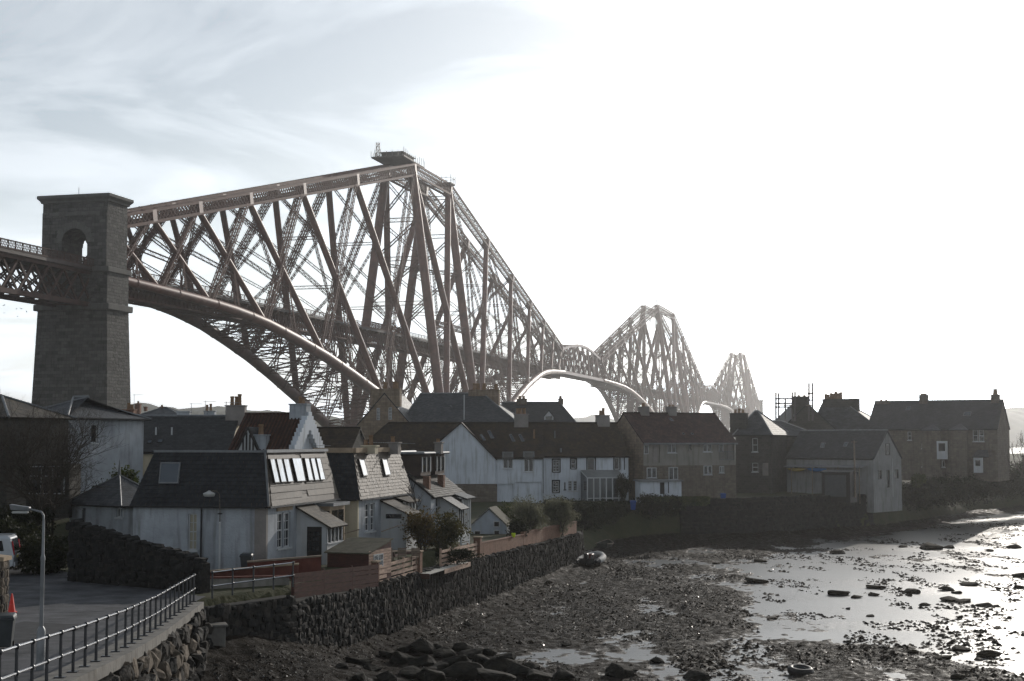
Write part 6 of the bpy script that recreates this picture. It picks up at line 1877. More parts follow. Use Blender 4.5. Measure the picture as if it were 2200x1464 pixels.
# ---------------------------------------------------------------- walls and fences before the cottage
def plank_fence(name, label, a, b, za, zb, h, mat, rows, gap, posts, cat='fence', post_mat=None, post_h=.12, pw=.1, thick=.03, slats_z=None):
    root = empty(name, (0, 0, 0), 0, label, cat)
    a, b = Vector((*a, 0)), Vector((*b, 0)); e = (b - a).normalized(); nn = Vector((e.y, -e.x, 0))
    ph = (h - gap * (rows - 1)) / rows
    for i in range(posts):
        f = i / (posts - 1); p = a.lerp(b, f); z = za + (zb - za) * f
        MB().bar(Vector((p.x, p.y, z - .3)) - nn * .06, Vector((p.x, p.y, z + h + post_h)) - nn * .06, pw, pw, up=(e.x, e.y, 0)).build('post', post_mat or mat, root)
        if i == posts - 1: break
        q = a.lerp(b, (i + 1) / (posts - 1)); z2 = za + (zb - za) * (i + 1) / (posts - 1)
        for k in range(rows):
            c = k * (ph + gap) + ph / 2
            MB().bar(Vector((p.x, p.y, z + c)) + nn * .01 + e * .01, Vector((q.x, q.y, z2 + c + rnd.uniform(-.015, .015))) + nn * .01 - e * .01, thick, ph).build('plank', mat, root)
    return root
swd = SW1 - SW0
def swp(f, off=0.0):
    e = swd.normalized(); nn = Vector((e.y, -e.x)); p = SW0 + swd * f - nn * off
    return (p.x, p.y)
plank_fence('slatted_fence', 'sunlit brown slatted fence nearest on the garden sea wall, by the red shed', swp(.004, .25), swp(.135, .25), 1.38, 1.42, 1.02, LITW, 4, .10, 4, post_h=.08)
plank_fence('slatted_fence', 'sunlit brown slatted fence beyond the deck, next to the brick garden wall', swp(.225, .25), swp(.375, .25), 1.38, 1.3, 1.0, LITW, 4, .10, 5, post_h=.1)
plank_fence('slatted_fence', 'dark red brown boarded fence on the shaded stone wall left of the garden corner', (-10.25, 68.4), (SW0.x - .05, SW0.y - .1), 1.65, 1.35, 1.15, REDW, 5, .02, 4, post_h=.1)
for i, (f, t) in enumerate(((0.0, 'brick gate post at the near corner of the garden fence'), (.14, 'brick gate post between the near slatted fence and the deck'), (.382, 'brick post where the slatted fence meets the brick wall'))):
    x, y = swp(f, .3); r0 = empty('brick_post', (x, y, 0), math.atan2(swd.y, swd.x), t, 'post', 'brick posts on the sea wall')
    MB().box(-.22, .22, -.22, .22, 1.2, 2.6).build('shaft', BRICK, r0); MB().box(-.28, .28, -.28, .28, 2.602, 2.7).build('cap', TANS, r0, bevel=.02)
# brick garden wall, built as stretchers joined in the pattern of the material, with cope bricks on top
def brick_wall(name, label, f0, f1, zb, zt):
    x0, y0 = swp(f0, .3); x1, y1 = swp(f1, .3); L = math.hypot(x1 - x0, y1 - y0)
    r0 = empty(name, (x0, y0, 0), math.atan2(y1 - y0, x1 - x0), label, 'wall')
    MB().slab([(0, 0, zb[0]), (L, 0, zb[1]), (L, 0, zt[1]), (0, 0, zt[0])], (0, .24, 0)).build('brickwork', BRICK, r0)
    n = int(L / 1.1)
    for i in range(n):
        p, q = i / n, (i + 1) / n
        MB().slab([(L * p + .01, -.03, zt[0] + (zt[1] - zt[0]) * p + .003), (L * q - .01, -.03, zt[0] + (zt[1] - zt[0]) * q + .003), (L * q - .01, -.03, zt[0] + (zt[1] - zt[0]) * q + .07), (L * p + .01, -.03, zt[0] + (zt[1] - zt[0]) * p + .07)], (0, .3, 0)).build('cope', BRICK, r0)
    return r0
brick_wall('brick_wall', 'low sunlit brick garden wall beyond the slatted fence on the sea wall', .39, .62, (1.0, .9), (2.15, 2.0))
brick_wall('brick_wall', 'taller sunlit end of the brick garden wall beside the round shrubs', .622, .985, (.9, .7), (2.15, 1.95))
# timber deck hung over the sea wall
dk = empty('deck', (*swp(.13, -.55), 0), math.atan2(swd.y, swd.x), 'timber deck with pale boards projecting over the sea wall', 'deck')
Ld = swd.length * .16
for i in range(7): MB().box(0, Ld, .02 + i * .2, .02 + i * .2 + .185, 1.36, 1.40).build('board', M('bleached_board', (.42, .40, .36), .7, .2, 2), dk)
MB().box(Ld * .35, Ld + .02, -.05, -.005, 1.15, 1.42).build('fascia', LITW, dk); MB().box(-.05, -.003, -.05, 1.4, 1.12, 1.42).build('end_fascia', REDW, dk)
for i in range(4): MB().bar((Ld * i / 3, .3, 1.36), (Ld * i / 3, 1.2, .75), .1, .1).build('bracket', REDW, dk)
plank_fence('garden_gate', 'dark boarded gate set back behind the deck gap', swp(.15, 1.9), swp(.22, 1.9), 1.5, 1.5, .9, REDW, 3, .12, 2, cat='gate')
# walls by the railing corner
def low_wall(name, label, a, b, zb, zt0, zt1, th, mat, capm, cap=.08):
    a, b = Vector((*a, 0)), Vector((*b, 0)); e = (b - a).normalized(); L = (b - a).length
    r0 = empty(name, (a.x, a.y, 0), math.atan2(e.y, e.x), label, 'wall')
    MB().slab([(0, 0, zb), (L, 0, zb), (L, 0, zt1), (0, 0, zt0)], (0, th, 0)).build('body', mat, r0)
    MB().slab([(-.03, -.05, zt0 + .003), (L + .03, -.05, zt1 + .003), (L + .03, -.05, zt1 + cap), (-.03, -.05, zt0 + cap)], (0, th + .1, 0)).build('cope', capm, r0)
    return r0
REDR = M('red_masonry_paint', (.115, .038, .028), .85, .25, 1.5, bump=.01, streak=.2)
low_wall('garden_wall', 'grey boarded low wall directly behind the shaded railing', (-15.0, 66.6), (-10.6, 69.3), 1.4, 2.7, 2.55, .2, GREYR, REDR)
low_wall('garden_wall', 'dark red painted garden wall with flat cope in front of the near cottage', (-15.9, 70.8), (-10.5, 71.4), 1.6, 2.55, 2.95, .22, REDR, TANS)
low_wall('garden_wall', 'upper timber capped wall section below the cottage porch window', (-13.2, 72.6), (-9.6, 73.2), 1.6, 2.95, 3.2, .22, REDR, TIMB)
# slats across the grey wall
for k in range(3): MB().bar((-13.9 + .0, 67.1 - .03, 1.75 + k * .3), (-11.9, 68.35 - .03, 1.75 + k * .3), .03, .18).build('slat', TIMB, bpy.data.objects['garden_wall.001'])
# ---------------------------------------------------------------- red garden shed
sh = House('garden_shed', 'small dark red garden shed with sloping felt roof and a window on its sunlit end', (703, 77.4), (792, 76.6), 2.9, 2.0, 3.05, 3.4, 'flat', REDW, FELT, py=1180, cat='shed')
mb = MB(); L, D = sh.L, sh.D
mb.add([(0, 0, 1.6), (L, 0, 1.6), (L, D, 1.6), (0, D, 1.6), (0, 0, 3.12), (L, 0, 3.12), (L, D, 3.62), (0, D, 3.62)], [(0, 1, 5, 4), (1, 2, 6, 5), (2, 3, 7, 6), (3, 0, 4, 7), (4, 5, 6, 7)])
mb.build('wall', REDW, sh.root)
rb = RoofMB(); rb.plane([(-.12, -.15, 3.13), (L + .1, -.15, 3.13), (L + .1, D + .1, 3.72), (-.12, D + .1, 3.72)], .06); rb.build('roof', FELT, sh.root)
for k in range(9): MB().bar((L + .012, .02, 1.95 + k * .15), (L + .012, D - .02, 1.95 + k * .15), .02, .13).build('board', LITW, sh.root)  # sunlit end of the red shed, its brightness painted into the boards
f = MB().box(L + .025, L + .06, .55, 1.75, 2.3, 3.0).build('window', WHITE2, sh.root)
for (a, b) in ((.62, 1.1), (1.2, 1.68)):
    for (c, d) in ((2.36, 2.62), (2.68, 2.94)): MB().box(L + .061, L + .066, a, b, c, d).build('pane', SKYG, f)
# ---------------------------------------------------------------- white playhouse
ph_ = House('playhouse', 'small pale blue boarded garden house with steep roof behind the sea wall', (1013, 115.4), (1089, 114.9), 2.9, .9, Z(1126, 114.5, 1089), Z(1094, 115, 1060), 'y', M('pale_blue_boards', (.36, .40, .45), .7, .1, 2, streak=.1), FELT, over=.12, py=1130, cat='shed')
ph_.ze = Z(1130, 114.9, 1089)
ph_.win('f', 1060.5, 1120, 1074, 1133, 'plain', pane=DARKP, cut=False, sill=False); ph_.win('f', 1061, 1139, 1074, 1153, 'plain', pane=DARKP, cut=False, sill=False); ph_.win('f', 1019, 1140, 1033, 1153, 'plain', pane=DARKP, cut=False, sill=False)
ph_.walls(); ph_.roofs()
for k in range(int((ph_.zr - .9) / .13)):
    z = .96 + k * .13
    w_ = ph_.L if z < ph_.ze else ph_.L * (ph_.zr - z) / (ph_.zr - ph_.ze)
    if w_ < .2: break
    m = ph_.L / 2
    MB().box(m - w_ / 2, m + w_ / 2, -.018, -.002, z, z + .122).build('board', ph_.wm, ph_.root)
    if z < ph_.ze - .1: MB().box(ph_.L + .002, ph_.L + .02, 0, ph_.D, z, z + .122).build('board', ph_.wm, ph_.root)
MB().slab([(-.1, -.12, ph_.ze - .02), (ph_.L / 2, -.12, ph_.zr + .12), (ph_.L / 2, -.12, ph_.zr + .02), (-.02, -.12, ph_.ze - .1)], (0, .04, 0)).build('bargeboard', WHITE2, ph_.root); MB().slab([(ph_.L + .1, -.12, ph_.ze - .02), (ph_.L / 2, -.12, ph_.zr + .12), (ph_.L / 2, -.12, ph_.zr + .02), (ph_.L + .02, -.12, ph_.ze - .1)], (0, .04, 0)).build('bargeboard', WHITE2, ph_.root)
tb = empty('plastic_tub', (X(1103, 106, 1150), 105.5, 2.05), 0, 'small lime yellow plastic tub on the garden wall by the playhouse', 'tub')
MB().lathe([(.11, 0), (.16, .3), (.14, .3), (.1, .05)], 12).build('body', M('lime_plastic', (.55, .70, .02), .5, .1), tb, smooth=.6)
# white slatted garden bench end
plank_fence('slatted_screen', 'small white slatted screen beside the third cottage', (X(992, 98, 1130), 98), (X(1009, 99.5, 1130), 99.5), 2.0, 2.0, .8, WHITE2, 4, .08, 2)
# patio table with chairs
pt = empty('patio_table', (X(868, 84, 1200), 83.5, 2.0), .2, 'dark slatted patio table with folding chairs behind the near fence', 'table')
for i in range(6): MB().box(-.8, .8, -.42 + i * .14, -.42 + i * .14 + .12, .7, .73).build('slat', TIMB, pt)
for x in (-.7, .7):
    for y in (-.35, .35): MB().bar((x, y, 0), (x, y, .7), .06).build('leg', TIMB, pt)
for i, dx in enumerate((-.75, 0, .75)):
    ch = empty('patio_chair', (X(868, 84, 1200) + dx, 82.6, 2.0), .1 * (i - 1), ['dark slatted patio chair at the end of the table nearest the shed', 'dark slatted patio chair in the middle of the near side of the table', 'dark slatted patio chair at the far end of the table by the deck'][i], 'chair', 'patio chairs')
    for k in range(4): MB().box(-.22, .22, -.2 + k * .11, -.11 + k * .11, .43, .45).build('seat_slat', TIMB, ch); MB().box(-.22, .22, -.24, -.22, .52 + k * .12, .61 + k * .12).build('back_slat', TIMB, ch)
    for x in (-.22, .22):
        MB().bar((x, -.23, 0), (x, -.23, .98), .04).build('leg', TIMB, ch); MB().bar((x, .2, 0), (x, .2, .45), .04).build('leg', TIMB, ch)
cl_ = empty('clothes_pole', (X(838, 83, 1180), 83, 2.2), 0, 'thin pale clothes prop lying across the shed roof and porch', 'pole')
MB().tube((-2.6, -.3, 1.55), (-1.75, -.1, 1.78), .03, n=8).build('prop', TIMB, cl_); MB().tube((-.5, 0, 1.65), (.45, .2, 1.98), .03, n=8).build('prop', TIMB, cl_); MB().tube((.3, .2, 1.95), (.62, .25, 1.97), .025, n=6).build('crossbar', TIMB, cl_)
# ---------------------------------------------------------------- garden trees and shrubs
def leafy_tree(name, label, base, h, rad, nleaf, mat, seed, size=.13):
    r_ = random.Random(seed); root = empty(name, base, 0, label, 'tree')
    mb = MB(); tips = []
    for i in range(3): branches(mb, (0, 0, -.2), (r_.gauss(0, .35), r_.gauss(0, .3), 1), h * .42, .07, 3, r_, .55, 4, tips, .2)
    mb.build('trunk', BARK, root)
    mb = MB(); leaves(mb, (0, 0, h * .55), rad, nleaf, size, r_, .5)
    for t in tips: leaves(mb, t, (.28, .28, .25), max(3, nleaf // 500), size, r_)
    mb.build('crown', mat, root)
    return root
leafy_tree('garden_tree', 'small russet leaved tree in the garden left of its darker neighbour', (X(905, 91, 1165), 91, 1.9), 3.0, (1.05, 1.0, 1.1), 1500, LEAFO, 41)
leafy_tree('garden_tree', 'denser olive leaved tree in front of the third cottage beside the pale garden house', (X(963, 93, 1165), 93, 1.8), 2.7, (1.15, 1.0, 1.15), 2600, leaf_mat('olive_leaf', (.030, .032, .012), (.095, .082, .030)), 42)
bare_bush('bare_sapling', 'thin bare sapling rising in front of the dormered cottage roof', (X(897, 94, 1110), 94, 2.2), 4.4, .4, 43, 3, 1, 4)
bush('round_shrub', 'rounded silvery shrub behind the brick wall left of the other round shrub', (X(1132, 114, 1105), 114, 2.9), (1.45, 1.1, 1.6), 6500, .12, LEAFW, 51, flat=True, up=.9)
bush('round_shrub', 'rounded grey green shrub at the far end of the brick wall', (X(1199, 121, 1103), 121, 2.75), (1.6, 1.1, 1.5), 6500, .12, LEAFW, 52, flat=True, up=.9)
bush('garden_shrub', 'low green shrub just behind the pale garden house', (X(1096, 120, 1110), 120, 2.6), (1.3, .9, 1.25), 3200, .11, LEAFG, 53)
bush('garden_shrub', 'dark green shrub between the pale garden house and the silvery shrub', (X(1112, 110, 1125), 109.5, 2.3), (.8, .6, 1.0), 2400, .10, LEAF, 54)
bush('garden_shrub', 'dark low plants at the foot of the russet tree behind the fence', (X(975, 90, 1180), 90, 1.9), (1.6, .5, .5), 1800, .09, LEAF, 55)
# bank below the terrace and flats
bk = [(1270, 148, 2.0, 1.8), (1310, 152, 2.2, 1.4), (1235, 146, 1.8, 2.0), (1400, 156, 2.6, 1.5), (1440, 157, 2.6, 1.3), (1205, 152, 2.4, 1.5), (1345, 156, 2.2, 1.1), (1180, 150, 2.2, 1.4)]
for i, (px, y, z, r0) in enumerate(bk):
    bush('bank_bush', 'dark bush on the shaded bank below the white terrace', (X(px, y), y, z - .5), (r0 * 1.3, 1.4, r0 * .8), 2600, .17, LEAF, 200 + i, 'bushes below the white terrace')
hd = empty('clipped_hedge', (X(1381, 157), 156, 2.0), math.atan2(1.5, 9), 'long clipped hedge with sun catching its top, in front of the flats', 'hedge')
mb = MB(); r_ = random.Random(9)
for i in range(9000):
    x, y, z = r_.uniform(0, 7.3), r_.uniform(-.5, .5), r_.uniform(0, 1) ** .6 * 1.05
    p = Vector((x, y, z)); a = Vector((r_.gauss(0, 1), r_.gauss(0, 1), r_.gauss(0, 1) + .8)).normalized(); b = a.orthogonal().normalized(); t = a.cross(b); s_ = .10 * r_.uniform(.6, 1.4)
    mb.add([p - b * s_ * .6, p - t * s_ * .35, p + b * s_ * .7, p + t * s_ * .35], [(0, 1, 2, 3)])
mb.build('foliage', LEAFG, hd)
rb_ = [(1960, 190, 2.2, 2.0), (1995, 193, 2.6, 2.2), (2035, 196, 2.6, 2.3), (2075, 199, 2.6, 2.4), (2115, 203, 3.0, 2.6), (2155, 207, 3.4, 2.8), (2195, 212, 3.8, 3.2), (2240, 220, 4, 3.4), (2010, 204, 2.2, 2.0), (2060, 212, 2.4, 2.0), (2110, 220, 2.6, 2.2), (2160, 226, 2.8, 2.2), (2210, 233, 2.8, 2.4), (1975, 199, 1.2, 1.6)]
for i, (px, y, z, r0) in enumerate(rb_):
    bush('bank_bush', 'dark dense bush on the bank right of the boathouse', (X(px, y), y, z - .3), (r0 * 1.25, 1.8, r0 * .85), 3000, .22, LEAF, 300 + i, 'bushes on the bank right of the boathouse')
bush('garden_shrub', 'bright green shrub beside the boathouse gable', (X(1968, 187), 186, 4.0), (.9, .8, .8), 1400, .16, LEAFG, 330)
bare_bush('bare_tree', 'bare leaning tree at the right edge beside the stone house', (X(2196, 205, 990), 205, 4.0), 6.5, .5, 61, 4, 3, 4)
bush('bank_bush', 'leafy patch climbing at the right end of the flats', (X(1335, 163, 1030), 161, 4.0), (.9, .6, 1.3), 1500, .14, LEAF, 340)
# ---------------------------------------------------------------- boats, kayaks, tyre
def rib():
    p = on_flat(1268, 1216)
    root = empty('inflatable_boat', (p.x, p.y, p.z + .02), R(-18), 'grounded inflatable boat with pale tubes and dark outboard by the end of the sea wall', 'boat')
    tubes = M('pale_hypalon', (.42, .41, .39), .75, .15, 3); dk_ = M('dark_hull', (.02, .02, .022), .5, .2)
    pts = [(-.82, -1.3, .42), (-.85, -.6, .44), (-.85, .6, .50), (-.72, 1.5, .60), (-.38, 2.15, .72), (0, 2.35, .78), (.38, 2.15, .72), (.72, 1.5, .60), (.85, .6, .50), (.85, -.6, .44), (.82, -1.3, .42)]
    MB().path(pts, [.10, .25, .26, .26, .25, .25, .25, .26, .26, .25, .10], 14).build('tube', tubes, root, smooth=.8)
    for s_ in (-1, 1): MB().tube((s_ * .83, -1.35, .42), (s_ * .85, -.75, .44), .14, .265, 14).build('tube_cone', dk_, root, smooth=.8)
    mb = MB(); mb.add([(-.65, -1.1, .3), (.65, -1.1, .3), (.6, 1.4, .4), (0, 2.1, .55), (-.6, 1.4, .4), (0, -1.1, .02), (0, 1.2, .05), (0, 2.0, .4)], [(0, 5, 1), (0, 4, 6, 5), (5, 6, 2, 1), (4, 3, 7, 6), (6, 7, 3, 2), (0, 1, 2, 3, 4)])
    mb.build('hull', dk_, root)
    MB().box(-.62, .62, -1.12, -1.05, .28, .66).build('transom', dk_, root)
    MB().box(-.22, .22, -.2, .45, .38, .95).build('console', M('maroon_console', (.07, .012, .012), .5, .15), root, bevel=.04)
    en = MB().box(-.17, .17, -1.5, -1.08, .62, 1.08).build('engine', dk_, root, bevel=.06); MB().box(-.06, .06, -1.42, -1.22, .0, .62).build('engine_leg', dk_, en, bevel=.02); MB().tube((-.28, -1.1, .5), (-.36, -1.0, 1.0), .025, n=8).build('grab_rail', GALV, root)
    MB().path([(-.5, .0, .66), (-.5, .02, 1.05), (0, .05, 1.2), (.5, .02, 1.05), (.5, 0, .66)], .03, 8).build('frame_hoop', GALV, root, smooth=.6)
    root.scale = (1.05, 1.05, 1.05)
    for s_ in (-1, 1): MB().bar((s_ * .3, -.9, .42), (s_ * .3, -.3, .8), .16, .2).build('seat', dk_, root)
    return root
rib()
def rowboat():
    p = on_flat(1300, 1178)
    root = empty('rowing_boat', (p.x, p.y, p.z), R(78), 'dark old rowing boat lying on the mud behind the inflatable boat', 'boat')
    st = [(-1.9, .5, .45), (-1, .72, .36), (0, .78, .34), (1, .62, .40), (1.8, .22, .52), (2.0, .03, .58)]
    bm = bmesh.new(); rows = []
    for x, w, h in st: rows.append([bm.verts.new((x, a * w, b)) for a, b in ((-1, h + .1), (-.85, .18), (-.3, .03), (.3, .03), (.85, .18), (1, h + .1))])
    for a, b in zip(rows[:-1], rows[1:]):
        for i in range(5): bm.faces.new((a[i], a[i + 1], b[i + 1], b[i]))
    bm.faces.new(rows[0])
    me = bpy.data.meshes.new('hull'); bm.to_mesh(me); bm.free(); o = link('hull', me, M('old_boat_paint', (.035, .036, .03), .7, .3, 3), root); sm = o.modifiers.new('thickness', 'SOLIDIFY'); sm.thickness = .04
    for x in (-1, .1, 1.0): MB().box(x - .12, x + .12, -.6, .6, .30, .33).build('thwart', TIMB, root)
    MB().path([(x, w + .02, h + .12) for x, w, h in st], .03, 6).build('gunwale', TIMB, root); MB().path([(x, -w - .02, h + .12) for x, w, h in st], .03, 6).build('gunwale', TIMB, root)
rowboat()
def kayak(px0, px1, py, col, label):
    a, b = h17.at(px0, py, 'f', -.9), h17.at(px1, py, 'f', -.9)
    L = b.x - a.x; root = empty('kayak', (*h17.root.location[:2], 0), h17.ang, label, 'kayak', 'kayaks')
    n = 9; pts = [(a.x + L * i / (n - 1), -.9, a.z + .1 * (abs(i / (n - 1) - .5) * 2) ** 3) for i in range(n)]
    MB().path(pts, [.03 + .22 * math.sin(math.pi * i / (n - 1)) ** .7 for i in range(n)], 10).build('hull', col, root, smooth=1)
    MB().lathe([(.24, 0), (.26, .06), (.2, .06)], 12, (a.x + L * .5, -.9, a.z + .2)).build('cockpit', DARKP, root)
kayak(1733, 1776, 1009, M('kayak_blue', (.03, .16, .42), .4, .1), 'blue kayak stored under the boathouse canopy'); kayak(1692, 1730, 1009, M('kayak_yellow', (.36, .26, .05), .4, .1), 'yellow kayak stored under the boathouse canopy, left of the blue one')
for (px, z_) in ((1700, 0), (1745, 0), (1800, 0), (1846, 0)):
    a = h17.at(px, 1003, 'f', -1.5); MB().bar((a.x, -1.5, 1.5), (a.x, -1.5, a.z), .09).build('canopy_post', TIMB, h17.root)
st_ = House('store_shed', 'low dark store shed beside the boathouse below its canopy', (1765, 172), (1826, 170), 2.2, 1.8, Z(1016, 171, 1790), Z(1012, 172, 1790), 'x', DARKP, SLATED, over=.15, py=1016, cat='shed'); st_.walls(); st_.roofs(); MB().box(.4, st_.L - .5, -.05, -.002, 2.5, st_.ze - .3).build('hatch', GREYP, st_.root)
up_ = empty('utility_pole', (X(1836, 171, 1000), 171, 2.4), 0, 'grey utility pole in front of the boathouse roof', 'pole'); MB().lathe([(.13, 0), (.09, Z(947, 171) - 2.4)], 10).build('shaft', TIMB, up_, smooth=.6); MB().bar((-.35, 0, Z(950, 171) - 2.4), (.35, 0, Z(950, 171) - 2.4), .08).build('crossarm', TIMB, up_)
def torus(name, mat, parent, R0, r0, loc, rot):
    mb = MB(); n, m = 28, 10
    vs = [((R0 + r0 * math.cos(2 * math.pi * j / m)) * math.cos(2 * math.pi * i / n), (R0 + r0 * math.cos(2 * math.pi * j / m)) * math.sin(2 * math.pi * i / n), r0 * 1.15 * math.sin(2 * math.pi * j / m)) for i in range(n) for j in range(m)]
    mb.add(vs, [(i * m + j, ((i + 1) % n) * m + j, ((i + 1) % n) * m + (j + 1) % m, i * m + (j + 1) % m) for i in range(n) for j in range(m)])
    o = mb.build(name, mat, parent, smooth=1.2); o.location = loc; o.rotation_euler = rot
    return o
p = on_flat(1720, 1447); ty = empty('old_tyre', (p.x, p.y, p.z), 0, 'old black tyre half sunk in the weed near the bottom edge', 'tyre')
torus('tread', DARKP, ty, .46, .17, (0, 0, .12), (.12, .05, 0)); torus('bead', GREYP, ty, .33, .05, (0, 0, .18), (.12, .05, 0))
# ---------------------------------------------------------------- rocks
def rock_mesh(seed):
    """angular block: hull of a few scattered points, edges knocked back, base flattened"""
    r_ = random.Random(seed); bm = bmesh.new()
    for _ in range(15):
        d = Vector((r_.gauss(0, 1), r_.gauss(0, 1), r_.gauss(0, .8))).normalized() * r_.uniform(.78, 1.08)
        d.z = max(d.z, -.45)
        bm.verts.new(d)
    h = bmesh.ops.convex_hull(bm, input=list(bm.verts))
    bmesh.ops.delete(bm, geom=[e for e in h['geom_interior'] if isinstance(e, bmesh.types.BMVert)], context='VERTS')
    bmesh.ops.bevel(bm, geom=list(bm.edges), offset=.07, segments=1, affect='EDGES')
    bmesh.ops.subdivide_edges(bm, edges=list(bm.edges), cuts=1, use_grid_fill=True)
    o = Vector((seed * 3.1, seed * 1.7, 0))
    for v in bm.verts: v.co += v.co.normalized() * .06 * mn.noise(v.co * 3 + o)
    bmesh.ops.recalc_face_normals(bm, faces=bm.faces)
    me = bpy.data.meshes.new('rock'); bm.to_mesh(me); bm.free()
    return me
ROCKM = M('dark_boulder', (.009, .0085, .0075), .85, .45, 1.6, bump=.10, bscale=4, spec=.08, col2=(.026, .023, .017)); WEEDR = M('weedy_rock', (.012, .0095, .007), .85, .4, 3, bump=.14, bscale=8, spec=.06, col2=(.034, .026, .015))
RK = [rock_mesh(i) for i in range(9)]
for me in RK: me.materials.append(ROCKM)
RW = [me.copy() for me in RK]
for me in RW: me.materials.clear(); me.materials.append(WEEDR)
def rock(px, py, wpx, i, weed, label, group, hk=.62):
    p = on_flat(px, py); w = wpx * p.y / F / 2
    me = (RW if weed else RK)[i % 9]
    me.polygons.foreach_set('use_smooth', [weed] * len(me.polygons))
    o = bpy.data.objects.new('boulder', me); COL.objects.link(o)
    o.location = (p.x, p.y, p.z + w * hk * .28); o.rotation_euler = (0, 0, i * 2.4); o.scale = (w, w * rnd.uniform(.8, 1.2), w * hk)
    tag(o, label, 'rock', group)
heap = [(770, 1430, 60), (800, 1445, 48), (835, 1412, 46), (862, 1425, 56), (735, 1440, 40), (905, 1402, 60), (935, 1395, 40), (955, 1412, 52), (990, 1398, 44), (1012, 1412, 54), (905, 1432, 62), (945, 1440, 52), (985, 1434, 66), (1035, 1428, 60), (1075, 1440, 64), (880, 1456, 62), (925, 1462, 70), (1000, 1458, 88), (1060, 1462, 76), (1120, 1452, 60), (1160, 1460, 64), (1210, 1458, 48), (770, 1462, 44), (830, 1466, 50), (1050, 1405, 36), (1090, 1418, 40), (1140, 1438, 34), (870, 1398, 36)]
for i, (a, b, c) in enumerate(heap): rock(a, b, c * 1.22, i, False, 'dark angular boulder in the heap at the bottom edge of the shore', 'boulders heaped at the bottom edge', .62)
big = [(1335, 1452, 90, 'broad dark boulder at the bottom edge right of the boulder heap'), (1500, 1458, 72, 'dark peaked boulder at the bottom edge between the heap and the tyre'), (1411, 1424, 38, 'squat dark boulder standing alone above the bottom edge')]
for i, (a, b, c, t) in enumerate(big): rock(a, b, c, i + 3, False, t, 'single boulders at the bottom edge', .5)
wd = [(1802, 1278, 62), (1842, 1285, 30), (1884, 1264, 46), (1878, 1280, 30), (1961, 1274, 46), (2032, 1269, 40), (2057, 1275, 30), (2041, 1292, 48), (1985, 1301, 28), (2070, 1294, 40), (2114, 1303, 40), (2080, 1258, 46), (2192, 1240, 44), (2190, 1264, 36), (2125, 1411, 62), (2061, 1398, 54), (2059, 1455, 40), (1800, 1190, 40), (1625, 1252, 62), (1634, 1208, 32), (1539, 1212, 24), (2000, 1180, 60), (2040, 1178, 36), (2125, 1185, 22), (1600, 1315, 24), (1870, 1325, 22), (1720, 1388, 20), (2030, 1415, 40), (1960, 1402, 34), (1660, 1330, 26), (2180, 1178, 40), (1940, 1176, 26)]
for i, (a, b, c) in enumerate(wd): rock(a, b, c, i, True, 'low weed covered rock standing in the shining shallow water', 'weedy rocks in the shallows', .40)
small = [(560, 1362, 22), (985, 1330, 26), (880, 1290, 16), (1005, 1345, 24), (930, 1365, 20), (1215, 1388, 24), (1140, 1382, 18), (1300, 1330, 18), (860, 1340, 22), (790, 1352, 26), (845, 1350, 20), (1090, 1300, 16), (1180, 1255, 22), (700, 1385, 26), (650, 1400, 22), (490, 1440, 20), (610, 1440, 14)]
for i, (a, b, c) in enumerate(small): rock(a, b, c, i + 2, i % 2 == 0, 'small loose stone lying on the mud near the sea wall', 'loose stones near the sea wall', .6)
# slipway slab and drain box at the head of the beach
sl = empty('concrete_slab', (0, 0, 0), 0, 'pale tilted concrete slab on the beach below the railing corner', 'slab')
q = [on_ground(472, 1388, .0), on_ground(560, 1404, -.3), on_ground(636, 1396, -.35), on_ground(520, 1376, .1)]
MB().slab([Vector((v.x, v.y, z)) for v, z in zip(q, (.12, -.25, -.3, .2))], (0, 0, -.25)).build('slab', CONC, sl)
dbx = empty('drain_box', (X(458, 61, 1345), 61.2, 0), .3, 'square concrete drain box at the end of the rough street wall', 'drain'); MB().box(-.45, .45, -.3, .5, -.6, 1.25).build('box', CONC, dbx, bevel=.03); MB().box(-.55, .55, -.38, .55, 1.252, 1.36).build('lid', CONC, dbx, bevel=.03)
# ---------------------------------------------------------------- birds and aerials
bm_ = MB(); bm_.add([(-.5, 0, .16), (-.22, .08, .1), (0, .12, 0), (.22, .08, .1), (.5, 0, .16), (0, -.16, 0), (0, 0, .06)], [(0, 1, 5), (1, 2, 6, 5), (2, 3, 5, 6), (3, 4, 5)])
bme = bm_.mesh('bird'); bme.materials.append(DARKP)
for i, (px, py) in enumerate(((8, 657), (40, 647), (58, 646), (35, 665), (46, 664), (10, 673), (37, 681), (57, 671), (59, 652), (77, 604))):
    p = W(px, py, 260 + 6 * (i % 4)); o = bpy.data.objects.new('bird', bme); COL.objects.link(o); o.location = p; o.rotation_euler = (rnd.uniform(-.4, .4), rnd.uniform(-.5, .5), rnd.uniform(0, 6)); o.scale = (.9,) * 3
    tag(o, 'small dark bird flying in the loose flock below the approach viaduct', 'bird', 'flock of birds by the pier')
def aerial(label, px, py0, py1, Y, rz):
    b = W(px, py1, Y); t = W(px, py0, Y); r0 = empty('tv_aerial', b, rz, label, 'aerial', 'roof aerials')
    MB().tube((0, 0, 0), (0, 0, t.z - b.z), .025, n=6).build('mast', GALV, r0)
    h = t.z - b.z - .1; MB().tube((-.2, 0, h), (1.1, 0, h), .02, n=6).build('boom', GALV, r0)
    for k in range(8): MB().tube((-.1 + k * .15, -.22, h), (-.1 + k * .15, .22, h), .012, n=4).build('element', GALV, r0)
